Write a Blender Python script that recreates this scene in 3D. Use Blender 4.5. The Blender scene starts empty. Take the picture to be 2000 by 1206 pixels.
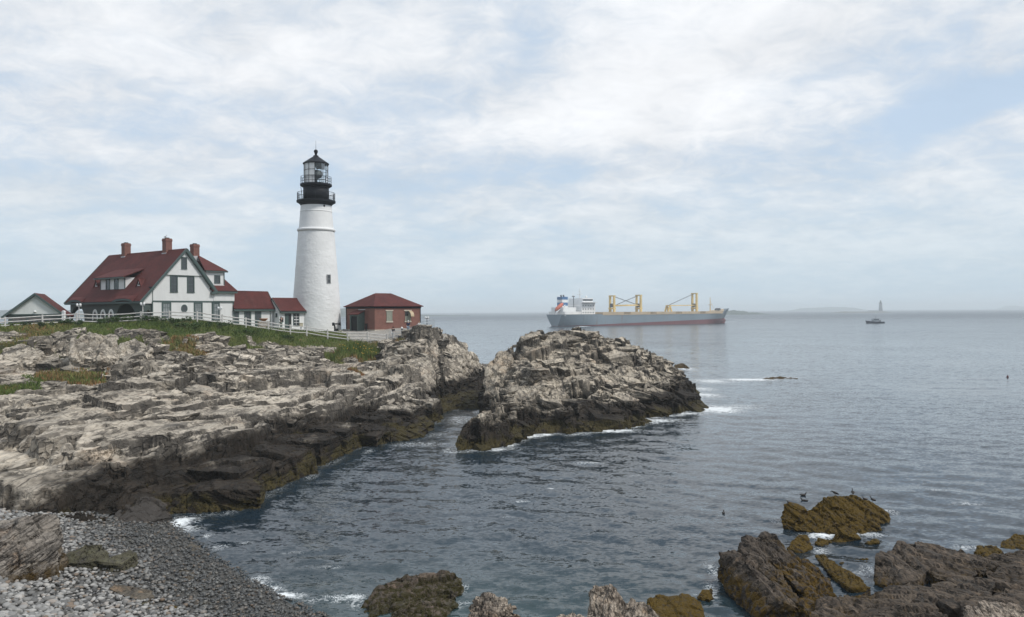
import bpy, bmesh, math, random
import numpy as np
from mathutils import Vector, Matrix

random.seed(7)
rng = np.random.default_rng(7)
S = bpy.context.scene
COL = S.collection
R = math.radians

# ------------------------------------------------------------------ camera
F = 1500.0 / 2000.0                      # focal length in picture widths
ROLL = -0.0065
PITCH = math.atan(5.5 / 1500.0)
CAM_Z = 11.0
cd = bpy.data.cameras.new("camera")
cam = bpy.data.objects.new("camera", cd)
COL.objects.link(cam)
cd.sensor_width = 36.0
cd.lens = 36.0 * F
cd.clip_start = 0.2
cd.clip_end = 60000.0
cam.location = (0, 0, CAM_Z)
CM = Matrix.Rotation(R(90) + PITCH, 4, 'X') @ Matrix.Rotation(ROLL, 4, 'Z')
cam.rotation_euler = CM.to_euler()
S.camera = cam
CR = np.array(CM.to_3x3())


def P(u, v, Y):
    """The point of the place at distance Y that the photograph shows at (u, v)."""
    d = CR @ np.array([(u - 1000.0) / 1500.0, -(v - 603.0) / 1500.0, -1.0])
    t = Y / d[1]
    return np.array([d[0] * t, Y, CAM_Z + d[2] * t])


def W(u, v, z=0.0):
    """Same, for a point known to lie at height z."""
    d = CR @ np.array([(u - 1000.0) / 1500.0, -(v - 603.0) / 1500.0, -1.0])
    t = (z - CAM_Z) / d[2]
    return np.array([d[0] * t, d[1] * t, z])


def PIX(p):
    """Picture position of a point (used only to check the layout)."""
    d = CR.T @ (np.asarray(p, float) - np.array([0, 0, CAM_Z]))
    return (1000 + 1500 * d[0] / -d[2], 603 - 1500 * d[1] / -d[2])


# ------------------------------------------------------------------ light
SUN_DIR = Vector((0.60, -0.20, 0.78)).normalized()
SUN_EL = math.asin(SUN_DIR.z)
SUN_AZ = math.atan2(SUN_DIR.x, SUN_DIR.y)
sl = bpy.data.lights.new("sun", 'SUN')
sl.energy = 2.4
sl.angle = R(10)
sl.color = (1.0, 0.96, 0.9)
so = bpy.data.objects.new("sun", sl)
COL.objects.link(so)
so.rotation_euler = SUN_DIR.to_track_quat('Z', 'Y').to_euler()
so.location = SUN_DIR * 300

S.view_settings.view_transform = 'Standard'
S.view_settings.look = 'None'
S.view_settings.exposure = 0.2
S.view_settings.gamma = 1.0
S.view_settings.use_curve_mapping = False
try:
    S.cycles.use_denoising = True
    S.cycles.max_bounces = 6
    S.cycles.diffuse_bounces = 2
    S.cycles.glossy_bounces = 3
    S.cycles.volume_bounces = 2
    S.cycles.caustics_reflective = False
    S.cycles.caustics_refractive = False
except Exception:
    pass


class NT:
    """Small helper to write node trees."""

    def __init__(self, tree):
        self.t = tree
        self.n = tree.nodes
        self.n.clear()

    def node(self, kind, **kw):
        nd = self.n.new(kind)
        ins = kw.pop('ins', None)
        for k, v in kw.items():
            setattr(nd, k, v)
        if ins:
            for k, v in ins.items():
                self.put(nd.inputs[k], v)
        return nd

    def put(self, sock, v):
        if isinstance(v, bpy.types.NodeSocket):
            self.t.links.new(v, sock)
        elif isinstance(v, (tuple, list)):
            if sock.type == 'RGBA' and len(v) == 3:
                v = tuple(v) + (1.0,)
            sock.default_value = v
        elif isinstance(v, (int, float)):
            sock.default_value = v

    def math(self, op, a, b=0.0, c=0.0, clamp=False):
        nd = self.node('ShaderNodeMath', operation=op, use_clamp=clamp)
        self.put(nd.inputs[0], a); self.put(nd.inputs[1], b); self.put(nd.inputs[2], c)
        return nd.outputs[0]

    def vmath(self, op, a, b=(0, 0, 0), scale=None):
        nd = self.node('ShaderNodeVectorMath', operation=op)
        self.put(nd.inputs[0], a); self.put(nd.inputs[1], b)
        if scale is not None:
            self.put(nd.inputs['Scale'], scale)
        return nd.outputs['Value'] if op in ('LENGTH', 'DOT_PRODUCT', 'DISTANCE') else nd.outputs['Vector']

    def noise(self, vec, scale, detail=4.0, rough=0.55, dist=0.0, lac=2.0, color=False):
        nd = self.node('ShaderNodeTexNoise', ins={'Vector': vec, 'Scale': scale, 'Detail': detail, 'Roughness': rough,
                                                  'Distortion': dist, 'Lacunarity': lac})
        return nd.outputs['Color' if color else 'Fac']

    def voro(self, vec, scale, feature='F1', rnd=1.0, out='Distance'):
        nd = self.node('ShaderNodeTexVoronoi', feature=feature, ins={'Vector': vec, 'Scale': scale, 'Randomness': rnd})
        return nd.outputs[out]

    def ramp(self, fac, stops, interp='LINEAR'):
        nd = self.node('ShaderNodeValToRGB', ins={'Fac': fac})
        cr = nd.color_ramp
        cr.interpolation = interp
        while len(cr.elements) > 1:
            cr.elements.remove(cr.elements[-1])
        cr.elements[0].position = stops[0][0]
        for pos, _ in stops[1:]:
            cr.elements.new(pos)
        for e, (pos, c) in zip(cr.elements, stops):
            if isinstance(c, (int, float)):
                c = (c, c, c)
            e.color = tuple(c)[:3] + (1.0,)
        return nd.outputs['Color']

    def mix(self, fac, a, b, mode='MIX'):
        nd = self.node('ShaderNodeMix', data_type='RGBA', blend_type=mode)
        self.put(nd.inputs[0], fac)
        self.put(nd.inputs[6], a)
        self.put(nd.inputs[7], b)
        return nd.outputs[2]

    def rng(self, v, a, b, c=0.0, d=1.0, smooth=True):
        nd = self.node('ShaderNodeMapRange', interpolation_type='SMOOTHSTEP' if smooth else 'LINEAR',
                       ins={'Value': v, 'From Min': a, 'From Max': b, 'To Min': c, 'To Max': d})
        return nd.outputs[0]

    def mapping(self, vec, rot=(0, 0, 0), scale=(1, 1, 1), loc=(0, 0, 0)):
        nd = self.node('ShaderNodeMapping', ins={'Vector': vec, 'Location': loc, 'Rotation': rot, 'Scale': scale})
        return nd.outputs[0]

    def sep(self, vec):
        nd = self.node('ShaderNodeSeparateXYZ', ins={'Vector': vec})
        return nd.outputs

    def comb(self, x, y, z):
        nd = self.node('ShaderNodeCombineXYZ', ins={'X': x, 'Y': y, 'Z': z})
        return nd.outputs[0]

    def bump(self, h, strength, dist, normal=None):
        nd = self.node('ShaderNodeBump', ins={'Height': h, 'Strength': strength, 'Distance': dist})
        if normal is not None:
            self.put(nd.inputs['Normal'], normal)
        return nd.outputs[0]

    def attr(self, name, out='Fac'):
        return self.node('ShaderNodeAttribute', attribute_name=name).outputs[out]


# ------------------------------------------------------------------ sky
w = bpy.data.worlds.new("World")
S.world = w
w.use_nodes = True
t = NT(w.node_tree)
sky = t.node('ShaderNodeTexSky', sky_type='NISHITA')
sky.sun_disc = False
sky.sun_elevation = SUN_EL
sky.sun_rotation = SUN_AZ
sky.altitude = 10
sky.air_density = 1.0
sky.dust_density = 2.0
sky.ozone_density = 1.5
D = t.node('ShaderNodeTexCoord').outputs['Generated']
D = t.vmath('NORMALIZE', D)
dx, dy, dz = t.sep(D)
dzc = t.math('MAXIMUM', dz, 0.0)
den = t.math('ADD', dzc, 0.24)
pl = t.comb(t.math('DIVIDE', dx, den), t.math('DIVIDE', dy, den), 0.0)
pl = t.mapping(pl, rot=(0, 0, R(-14)), scale=(1.1, 1.15, 1.0))
n1 = t.noise(pl, 1.5, 7.0, 0.56, 0.35)
n2 = t.noise(t.vmath('ADD', pl, (7.3, 2.1, 4.0)), 3.2, 6.0, 0.6, 0.3)
n4 = t.noise(t.vmath('ADD', pl, (2.3, 4.4, 6.0)), 8.5, 5.0, 0.66, 0.6)
n3 = t.noise(t.vmath('ADD', pl, (1.3, 9.1, 2.0)), 0.55, 4.0, 0.5, 0.2)


def sky_blob(u, v, su, sv, rot=0.0):
    """A soft patch of sky around the direction of (u, v), half-widths in picture units."""
    c = CR @ np.array([(u - 1000.0) / 1500.0, -(v - 603.0) / 1500.0, -1.0])
    c = c / np.linalg.norm(c)
    right = np.cross(c, (0, 0, 1.0)); right /= np.linalg.norm(right)
    up = np.cross(right, c)
    r2 = right * math.cos(rot) + up * math.sin(rot)
    u2 = -right * math.sin(rot) + up * math.cos(rot)
    q = t.vmath('SUBTRACT', D, tuple(c))
    a = t.math('DIVIDE', t.vmath('DOT_PRODUCT', q, tuple(r2)), su / 1500.0)
    b = t.math('DIVIDE', t.vmath('DOT_PRODUCT', q, tuple(u2)), sv / 1500.0)
    r = t.math('ADD', t.math('MULTIPLY', a, a), t.math('MULTIPLY', b, b))
    return t.math('POWER', 2.718, t.math('MULTIPLY', r, -1.0))


cov = t.math('ADD', t.math('MULTIPLY', n1, 0.62), t.math('ADD', t.math('MULTIPLY', n2, 0.30), t.math('MULTIPLY', n3, 0.25)))
for (u, v, su, sv, rot, amp) in [
        (1900, 205, 150, 34, 0.25, -0.20), (1770, 235, 70, 30, 0.2, -0.08), (1060, 335, 150, 26, 0.03, -0.15),
        (1040, 85, 45, 50, -0.9, -0.12), (810, 175, 90, 50, -0.4, -0.05), (300, 265, 260, 20, 0.0, -0.07),
        (190, 160, 220, 30, -0.2, -0.02), (640, 200, 160, 30, 0.0, -0.05), (420, 345, 330, 26, 0.0, -0.05),
        (1260, 245, 160, 36, 0.1, -0.05), (1400, 290, 300, 40, 0.1, -0.04), (900, 60, 60, 40, 0.0, -0.06),
        (1500, 60, 420, 110, 0.05, 0.07), (1180, 120, 170, 110, 0.0, 0.07), (680, 110, 240, 110, 0.0, 0.06), (1300, 200, 260, 60, 0.1, 0.05),
        (250, 70, 300, 90, 0.0, 0.09), (1150, 250, 350, 50, 0.0, 0.06), (1250, 400, 600, 60, 0.02, 0.06), (400, 420, 420, 50, 0.0, 0.05), (1350, 330, 350, 40, 0.0, 0.06), (1800, 350, 300, 70, 0.35, 0.06),
        (960, 250, 150, 80, 0.0, 0.06)]:
    cov = t.math('ADD', cov, t.math('MULTIPLY', sky_blob(u, v, su, sv, rot), amp))
cov = t.math('ADD', cov, t.math('MULTIPLY', t.math('SUBTRACT', n4, 0.5), 0.34))
mask = t.rng(cov, 0.38, 0.68)
# thin veil of high cloud everywhere, thicker heaps where the noise is high
veil = t.math('MULTIPLY_ADD', mask, 0.50, 0.49)
shade = t.noise(t.vmath('ADD', pl, (3.0, 5.0, 1.0)), 2.1, 6.0, 0.6, 0.5)
lum = t.math('MULTIPLY_ADD', t.rng(cov, 0.50, 0.86), 1.7, 6.75)
lum = t.math('MULTIPLY', lum, t.math('MULTIPLY_ADD', shade, 0.34, 0.84))
ccol = t.mix(t.rng(cov, 0.42, 0.8), (0.84, 0.94, 1.06), (1.0, 1.02, 1.05))
ccol = t.vmath('SCALE', ccol, scale=lum)
hz = t.rng(dzc, 0.0, 0.22, 1.0, 0.0)                    # grey blue murk towards the horizon
hcol = (5.1, 6.3, 7.1)
blue = t.mix(0.62, sky.outputs[0], (4.5, 6.5, 8.9))
skycol = t.mix(veil, blue, ccol)
skycol = t.mix(t.math('MULTIPLY', hz, 0.70), skycol, hcol)
bg = t.node('ShaderNodeBackground', ins={'Color': skycol, 'Strength': 0.1})
wo = t.node('ShaderNodeOutputWorld')
w.node_tree.links.new(bg.outputs[0], wo.inputs['Surface'])


# ------------------------------------------------------------------ object helpers
def tag(o, label=None, cat=None, group=None, kind=None):
    if label: o['label'] = label
    if cat: o['category'] = cat
    if group: o['group'] = group
    if kind: o['kind'] = kind
    return o


def empty(name, loc=(0, 0, 0), rz=0.0, label=None, cat=None, group=None):
    o = bpy.data.objects.new(name, None)
    o.empty_display_size = 0.3
    COL.objects.link(o)
    o.location = loc
    o.rotation_euler = (0, 0, rz)
    return tag(o, label, cat, group)


def link(name, me, mats=None, parent=None, loc=None):
    o = bpy.data.objects.new(name, me)
    COL.objects.link(o)
    if mats is not None and not me.materials:
        for m in (mats if isinstance(mats, (list, tuple)) else [mats]):
            me.materials.append(m)
    if parent is not None: o.parent = parent
    if loc is not None: o.location = loc
    return o


def mesh_np(name, V, faces, smooth=False):
    """Mesh from an (n,3) array and an (m,3|4) index array."""
    V = np.asarray(V, np.float32); faces = np.asarray(faces, np.int32)
    k = faces.shape[1]
    me = bpy.data.meshes.new(name)
    me.vertices.add(len(V)); me.vertices.foreach_set('co', V.ravel())
    me.loops.add(faces.size); me.loops.foreach_set('vertex_index', faces.ravel())
    me.polygons.add(len(faces))
    me.polygons.foreach_set('loop_start', np.arange(0, faces.size, k, dtype=np.int32))
    me.polygons.foreach_set('loop_total', np.full(len(faces), k, np.int32))
    me.polygons.foreach_set('use_smooth', np.full(len(faces), smooth, bool))
    me.update(calc_edges=True)
    return me


def vattr(me, name, vals):
    a = me.attributes.new(name, 'FLOAT', 'POINT')
    a.data.foreach_set('value', np.asarray(vals, np.float32))


class MB:
    """Collects simple shapes; build() links them as one mesh object."""

    def __init__(self):
        self.bm = bmesh.new()
        self.M = Matrix.Identity(4)

    def face(self, pts):
        vs = [self.bm.verts.new(self.M @ Vector(p)) for p in pts]
        return self.bm.faces.new(vs)

    def box(self, x0, x1, y0, y1, z0, z1):
        v = [self.bm.verts.new(self.M @ Vector(p)) for p in
             [(x0, y0, z0), (x1, y0, z0), (x1, y1, z0), (x0, y1, z0), (x0, y0, z1), (x1, y0, z1), (x1, y1, z1), (x0, y1, z1)]]
        for f in [(0, 3, 2, 1), (4, 5, 6, 7), (0, 1, 5, 4), (1, 2, 6, 5), (2, 3, 7, 6), (3, 0, 4, 7)]:
            self.bm.faces.new([v[i] for i in f])
        return self

    def prism(self, poly, axis, a, b):
        """poly: 2-D outline; extruded along axis ('x','y','z') from a to b."""
        def put(p, h):
            return {'x': (h, p[0], p[1]), 'y': (p[0], h, p[1]), 'z': (p[0], p[1], h)}[axis]
        A = [self.bm.verts.new(self.M @ Vector(put(p, a))) for p in poly]
        B = [self.bm.verts.new(self.M @ Vector(put(p, b))) for p in poly]
        n = len(poly)
        self.bm.faces.new(A[::-1]); self.bm.faces.new(B)
        for i in range(n):
            self.bm.faces.new([A[i], A[(i + 1) % n], B[(i + 1) % n], B[i]])
        return self

    def tube(self, pts, r, n=8, caps=True):
        pts = [Vector(p) for p in pts]
        rs = r if isinstance(r, (list, tuple)) else [r] * len(pts)
        rings = []
        for i, p in enumerate(pts):
            d = (pts[min(i + 1, len(pts) - 1)] - pts[max(i - 1, 0)])
            d = d.normalized() if d.length > 1e-9 else Vector((0, 0, 1))
            ref = Vector((0, 0, 1)) if abs(d.z) < 0.9 else Vector((1, 0, 0))
            a = d.cross(ref).normalized(); b = d.cross(a)
            rings.append([self.bm.verts.new(self.M @ (p + (a * math.cos(2 * math.pi * k / n) + b * math.sin(2 * math.pi * k / n)) * rs[i]))
                          for k in range(n)])
        for A, B in zip(rings, rings[1:]):
            for k in range(n):
                self.bm.faces.new([A[k], A[(k + 1) % n], B[(k + 1) % n], B[k]])
        if caps:
            self.bm.faces.new(rings[0]); self.bm.faces.new(rings[-1][::-1])
        return self

    def lathe(self, prof, n=24, cap=True):
        """prof: (r, z) pairs from bottom to top."""
        rings = []
        for r, z in prof:
            rings.append([self.bm.verts.new(self.M @ Vector((r * math.cos(2 * math.pi * k / n), r * math.sin(2 * math.pi * k / n), z))) for k in range(n)])
        for A, B in zip(rings, rings[1:]):
            for k in range(n):
                self.bm.faces.new([A[k], A[(k + 1) % n], B[(k + 1) % n], B[k]])
        if cap:
            self.bm.faces.new(rings[0][::-1]); self.bm.faces.new(rings[-1])
        return self

    def ball(self, c, r, sub=2, scale=(1, 1, 1)):
        m = self.M @ Matrix.Translation(c) @ Matrix.Diagonal((r * scale[0], r * scale[1], r * scale[2], 1))
        bmesh.ops.create_icosphere(self.bm, subdivisions=sub, radius=1.0, matrix=m)
        return self

    def build(self, name, mat, parent=None, smooth=False, bevel=0.0, loc=None):
        bmesh.ops.recalc_face_normals(self.bm, faces=self.bm.faces)
        if bevel > 0:
            bmesh.ops.bevel(self.bm, geom=list(self.bm.edges), offset=bevel, segments=1, affect='EDGES', clamp_overlap=True)
        me = bpy.data.meshes.new(name)
        self.bm.to_mesh(me); self.bm.free()
        if smooth:
            me.polygons.foreach_set('use_smooth', np.ones(len(me.polygons), bool))
        return link(name, me, mat, parent, loc)


def copy_tree(o, parent=None):
    c = o.copy(); COL.objects.link(c); c.parent = parent
    for ch in [k for k in bpy.data.objects if k.parent == o]:
        copy_tree(ch, c)
    return c


# ------------------------------------------------------------------ numpy noise
def h2(ix, iy, seed):
    n = (ix.astype(np.int64) * 374761393 + iy.astype(np.int64) * 668265263 + seed * 144665) & 0xFFFFFFFF
    n = ((n ^ (n >> 13)) * 1274126177) & 0xFFFFFFFF
    n = ((n ^ (n >> 16)) * 2246822519) & 0xFFFFFFFF
    n = n ^ (n >> 15)
    return (n & 0xFFFFFF).astype(np.float32) / np.float32(0xFFFFFF)


def vnoise(x, y, seed=0):
    ix = np.floor(x); iy = np.floor(y)
    fx = x - ix; fy = y - iy
    fx = fx * fx * (3 - 2 * fx); fy = fy * fy * (3 - 2 * fy)
    a = h2(ix, iy, seed); b = h2(ix + 1, iy, seed); c = h2(ix, iy + 1, seed); d = h2(ix + 1, iy + 1, seed)
    return (a + (b - a) * fx) * (1 - fy) + (c + (d - c) * fx) * fy - 0.5


def fbm(x, y, oct=4, seed=0, gain=0.5):
    s = np.zeros_like(x); a = 1.0
    for o in range(oct):
        s += a * vnoise(x * 2.03 ** o + 13.7 * o, y * 2.03 ** o - 7.1 * o, seed + o)
        a *= gain
    return s


def cells(x, y, seed):
    """Jittered cells: (F1, F2, random a, random b, random c, dx, dy)."""
    ix = np.floor(x); iy = np.floor(y)
    f1 = np.full(x.shape, 9.0, np.float32); f2 = f1.copy()
    bx = np.zeros_like(f1); by = np.zeros_like(f1); ddx = np.zeros_like(f1); ddy = np.zeros_like(f1)
    for i in (-1, 0, 1):
        for j in (-1, 0, 1):
            cx = ix + i; cy = iy + j
            px = x - (cx + 0.1 + 0.8 * h2(cx, cy, seed)); py = y - (cy + 0.1 + 0.8 * h2(cx, cy, seed + 1))
            d = np.sqrt(px * px + py * py)
            near = d < f1
            f2 = np.where(near, f1, np.minimum(f2, d))
            f1 = np.where(near, d, f1)
            bx = np.where(near, cx, bx); by = np.where(near, cy, by)
            ddx = np.where(near, px, ddx); ddy = np.where(near, py, ddy)
    return f1, f2, h2(bx, by, seed + 2), h2(bx, by, seed + 3), h2(bx, by, seed + 4), ddx, ddy


def rock_relief(x, y, seed, strike, levels, dip=0.35, warp=0.5):
    """Jointed, tilted slabs: every cell of a level is a plane of its own height and tilt, with a recessed joint around it."""
    s, c = math.sin(strike), math.cos(strike)
    a = x * s + y * c                       # along the beds
    b = x * c - y * s                       # across the beds
    out = np.zeros(x.shape, np.float32)
    for k, (la, lb, step, groove) in enumerate(levels):
        wa = a + warp * la * 0.5 * fbm(x / la * 0.7 + 3, y / la * 0.7, 2, seed + 50 + k)
        wb = b + warp * lb * 0.9 * fbm(x / la * 0.9, y / la * 0.9 + 8, 2, seed + 60 + k)
        f1, f2, r1, r2, r3, qx, qy = cells(wa / la, wb / lb, seed + 10 * k)
        g = np.clip((f2 - f1) / 0.10, 0, 1)
        out += step * ((r1 - 0.5) * 1.7 + (r2 - 0.5) * 0.9 * qx + (dip + (r3 - 0.5) * 1.5) * qy * 1.15) - groove * (1 - g) ** 1.5
    return out


class TPS:
    """Thin plate spline through scattered heights."""

    def __init__(self, pts, lam=0.02):
        p = np.asarray(pts, float)
        self.p = p[:, :2]
        n = len(p)
        self.sc = 30.0
        q = self.p / self.sc
        d2 = ((q[:, None] - q[None]) ** 2).sum(-1)
        K = np.where(d2 > 0, 0.5 * d2 * np.log(d2 + 1e-12), 0) + lam * np.eye(n)
        A = np.zeros((n + 3, n + 3)); A[:n, :n] = K
        A[:n, n] = 1; A[:n, n + 1:] = q; A[n, :n] = 1; A[n + 1:, :n] = q.T
        rhs = np.zeros(n + 3); rhs[:n] = p[:, 2]
        self.w = np.linalg.solve(A, rhs)

    def __call__(self, x, y):
        sh = np.shape(x)
        x = np.ravel(np.asarray(x, np.float32)) / self.sc; y = np.ravel(np.asarray(y, np.float32)) / self.sc
        out = self.w[-3] + self.w[-2] * x + self.w[-1] * y
        for (px, py), wt in zip(self.p / self.sc, self.w[:-3]):
            d2 = (x - px) ** 2 + (y - py) ** 2
            out += wt * 0.5 * d2 * np.log(d2 + 1e-12)
        return out.reshape(sh)


def poly_sd(x, y, poly):
    """Signed distance to a closed outline, positive inside."""
    poly = np.asarray(poly, float)
    best = np.full(x.shape, 1e9, np.float32); inside = np.zeros(x.shape, bool)
    n = len(poly)
    for i in range(n):
        ax, ay = poly[i]; bx, by = poly[(i + 1) % n]
        ex, ey = bx - ax, by - ay
        tt = np.clip(((x - ax) * ex + (y - ay) * ey) / (ex * ex + ey * ey + 1e-9), 0, 1)
        d = (x - ax - tt * ex) ** 2 + (y - ay - tt * ey) ** 2
        best = np.minimum(best, d)
        cond = (ay > y) != (by > y)
        xi = ax + (y - ay) * ex / (ey if abs(ey) > 1e-9 else 1e-9)
        inside ^= cond & (x < xi)
    return np.where(inside, 1, -1) * np.sqrt(best)


def grid_mesh(name, gx, gy, Z, keep=None, attrs=None, smooth=False, DX=None, DY=None):
    X, Y = np.meshgrid(gx, gy)
    if DX is not None: X = X + DX; Y = Y + DY
    ny, nx = X.shape
    idx = np.arange(nx * ny).reshape(ny, nx)
    q = np.stack([idx[:-1, :-1], idx[:-1, 1:], idx[1:, 1:], idx[1:, :-1]], -1).reshape(-1, 4)
    if keep is not None:
        k = keep[:-1, :-1] & keep[:-1, 1:] & keep[1:, 1:] & keep[1:, :-1]
        q = q[k.ravel()]
    used = np.unique(q)
    remap = np.full(nx * ny, -1, np.int64); remap[used] = np.arange(len(used))
    V = np.stack([X, Y, Z], -1).reshape(-1, 3)[used]
    me = mesh_np(name, V, remap[q], smooth)
    for k, a in (attrs or {}).items():
        vattr(me, k, np.ravel(a)[used])
    return me

# ================================================================== materials
def new_mat(name):
    m = bpy.data.materials.new(name)
    m.use_nodes = True
    return m, NT(m.node_tree)


def finish(t, **ins):
    b = t.node('ShaderNodeBsdfPrincipled')
    for k, v in ins.items():
        t.put(b.inputs[k.replace('_', ' ')], v)
    o = t.node('ShaderNodeOutputMaterial')
    t.t.links.new(b.outputs[0], o.inputs['Surface'])
    return b


def plain(name, col, rough=0.6, var=0.12, scale=6.0, metal=0.0, bump=0.0, bscale=40.0, spec=0.4):
    m, t = new_mat(name)
    p = t.node('ShaderNodeTexCoord').outputs['Object']
    n = t.noise(p, scale, 4.0, 0.6)
    lo = tuple(c * (1 - var) for c in col); hi = tuple(min(1, c * (1 + var)) for c in col)
    c = t.ramp(n, [(0.3, lo), (0.7, hi)])
    kw = {}
    if bump: kw['Normal'] = t.bump(t.noise(p, bscale, 3.0), bump, 0.02)
    finish(t, Base_Color=c, Roughness=rough, Metallic=metal, Specular_IOR_Level=spec, **kw)
    return m


def rock_mat(name, strike, dry=(0.315, 0.28, 0.232), pale=(0.53, 0.475, 0.395), dark=(0.15, 0.14, 0.13), wet=(0.017, 0.0132, 0.0098),
             weed=(0.066, 0.052, 0.018), wet_z=2.35, weed_z=0.9, weed_amt=0.5, rust=0.3, size=1.0, soil=False, zamp=1.7, bumpk=1.0, bedn=None):
    m, t = new_mat(name)
    pos = t.node('ShaderNodeNewGeometry').outputs['Position']
    al = t.mapping(pos, rot=(0, 0, strike), scale=(1.0, 0.22, 1.0))          # stretched along the beds
    px, py, pz = t.sep(pos)
    big = t.noise(pos, 0.16 / size, 3.0, 0.5)
    mid = t.noise(pos, 0.9 / size, 5.0, 0.62, 0.6)
    strat = t.noise(al, 2.6 / size, 5.0, 0.65, 0.4)
    fine = t.noise(pos, 14.0 / size, 4.0, 0.7)
    speck = t.noise(pos, 42.0 / size, 3.0, 0.7)
    # hairline joints: level lines of stretched noise, broken up so that none runs on for ever
    wp = t.vmath('ADD', al, t.vmath('SCALE', t.noise(pos, 1.3 / size, 3.0, color=True), scale=0.45 * size))
    ac = t.mapping(pos, rot=(0, 0, strike), scale=(0.30, 1.0, 1.0))
    k1 = t.math('ABSOLUTE', t.math('SUBTRACT', t.noise(al, 1.25 / size, 3.0, 0.55, 0.2), 0.5))
    k2 = t.math('ABSOLUTE', t.math('SUBTRACT', t.noise(ac, 1.0 / size, 3.0, 0.55, 0.3), 0.5))
    k3 = t.math('ABSOLUTE', t.math('SUBTRACT', t.noise(t.vmath('ADD', al, (5, 2, 7)), 3.4 / size, 3.0, 0.6, 0.2), 0.5))
    gap = t.rng(t.noise(t.vmath('ADD', pos, (9, 9, 1)), 0.8 / size, 3.0, 0.6), 0.40, 0.56, 1.0, 0.0)
    al2 = t.mapping(pos, rot=(0, 0, strike - 0.16), scale=(1.0, 0.06, 0.8))
    k4 = t.math('ABSOLUTE', t.math('SUBTRACT', t.noise(al2, 1.05 / size, 3.0, 0.5), 0.5))
    k1 = t.math('MINIMUM', k1, t.math('MULTIPLY', k4, 1.3))
    j1 = t.math('MAXIMUM', t.rng(t.math('MINIMUM', k1, k2), 0.005, 0.034), t.math('MULTIPLY', gap, 0.8))
    j2 = t.math('MAXIMUM', t.rng(k3, 0.005, 0.04), t.math('MULTIPLY', t.math('SUBTRACT', 1.0, gap), 0.6))
    blv = t.sep(t.node('ShaderNodeTexVoronoi', feature='F1', ins={'Vector': wp, 'Scale': 1.1 / size}).outputs['Color'])[0]
    bl = None
    if bedn is not None:                     # bedding partings seen edge on
        nb = Vector(bedn).normalized(); ta = nb.orthogonal().normalized(); tb = nb.cross(ta)
        qv = t.comb(t.math('MULTIPLY', t.vmath('DOT_PRODUCT', pos, tuple(nb)), 3.4 / size), t.math('MULTIPLY', t.vmath('DOT_PRODUCT', pos, tuple(ta)), 0.34 / size), t.math('MULTIPLY', t.vmath('DOT_PRODUCT', pos, tuple(tb)), 0.34 / size))
        bn_ = t.noise(qv, 1.0, 4.0, 0.6, 0.15)
        bl = t.math('MAXIMUM', t.rng(t.math('ABSOLUTE', t.math('SUBTRACT', bn_, 0.5)), 0.006, 0.035), t.math('MULTIPLY', gap, 0.55))
        bband = t.rng(t.noise(t.vmath('ADD', qv, (3, 1, 8)), 0.7, 3.0, 0.55), 0.35, 0.65)
    tone = t.attr('tone'); stain = t.attr('stain')
    c = t.mix(t.rng(t.math('ADD', t.math('MULTIPLY', big, 0.6), t.math('MULTIPLY', mid, 0.5)), 0.38, 0.72), dry, pale)
    c = t.mix(t.math('MULTIPLY', t.rng(strat, 0.50, 0.70), 0.38), c, dark)
    c = t.mix(0.6, c, t.mix(blv, (0.8, 0.79, 0.78), (1.18, 1.16, 1.14)), 'MULTIPLY')
    c = t.vmath('SCALE', c, scale=t.math('MULTIPLY_ADD', tone, 0.30, 1.0))
    c = t.mix(t.math('MULTIPLY', t.rng(fine, 0.56, 0.74), 0.24), c, dark)
    c = t.mix(t.math('MULTIPLY', t.rng(t.noise(t.vmath('ADD', pos, (31, 7, 2)), 0.35 / size, 6.0, 0.7), 0.56, 0.68), rust), c, (0.36, 0.235, 0.14))
    c = t.mix(t.math('MULTIPLY', t.rng(speck, 0.5, 0.75), 0.18), c, (0.55, 0.52, 0.48))
    lich = t.noise(t.vmath('ADD', al, (11, 3, 8)), 0.55 / size, 6.0, 0.72, 0.8)
    c = t.mix(t.math('MULTIPLY', t.rng(lich, 0.545, 0.63), 0.82), c, (0.06, 0.056, 0.052))
    # steep ground and slab sides mixed darker, broken up by noise
    sm_ = t.math('MULTIPLY', stain, t.rng(t.noise(t.vmath('ADD', pos, (2, 17, 5)), 0.9 / size, 5.0, 0.65), 0.30, 0.50))
    c = t.mix(t.math('MULTIPLY', sm_, 0.88), c, (0.052, 0.047, 0.042))
    # grime held in the joints
    jj = t.math('MULTIPLY', t.math('MULTIPLY_ADD', j1, 0.62, 0.38), t.math('MULTIPLY_ADD', j2, 0.38, 0.62))
    c = t.mix(t.math('SUBTRACT', 1.0, jj), c, (0.045, 0.04, 0.036))
    if bl is not None:
        c = t.mix(0.5, c, t.mix(bband, (0.72, 0.72, 0.73), (1.22, 1.2, 1.17)), 'MULTIPLY')
        c = t.mix(t.math('MULTIPLY', t.math('SUBTRACT', 1.0, bl), 0.85), c, (0.02, 0.018, 0.016))
    # splash zone: black lichen and wet stone, then the rockweed belt at the tide line
    zz = t.math('ADD', pz, t.math('MULTIPLY', t.math('SUBTRACT', t.noise(pos, 0.30 / size, 5.0, 0.62), 0.5), zamp * 2.6))
    zz = t.math('ADD', zz, t.math('MULTIPLY', t.math('SUBTRACT', strat, 0.5), zamp * 0.8))
    wetm = t.rng(zz, wet_z + 0.55, wet_z - 0.45)
    wc = t.mix(t.rng(mid, 0.35, 0.7), wet, (wet[0] * 2.3, wet[1] * 2.3, wet[2] * 2.3))
    wc = t.mix(t.math('MULTIPLY', t.rng(fine, 0.5, 0.7), 0.35), wc, (0.062, 0.055, 0.046))
    wc = t.mix(t.math('SUBTRACT', 1.0, jj), wc, (0.012, 0.011, 0.010))
    c = t.mix(wetm, c, wc)
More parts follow.
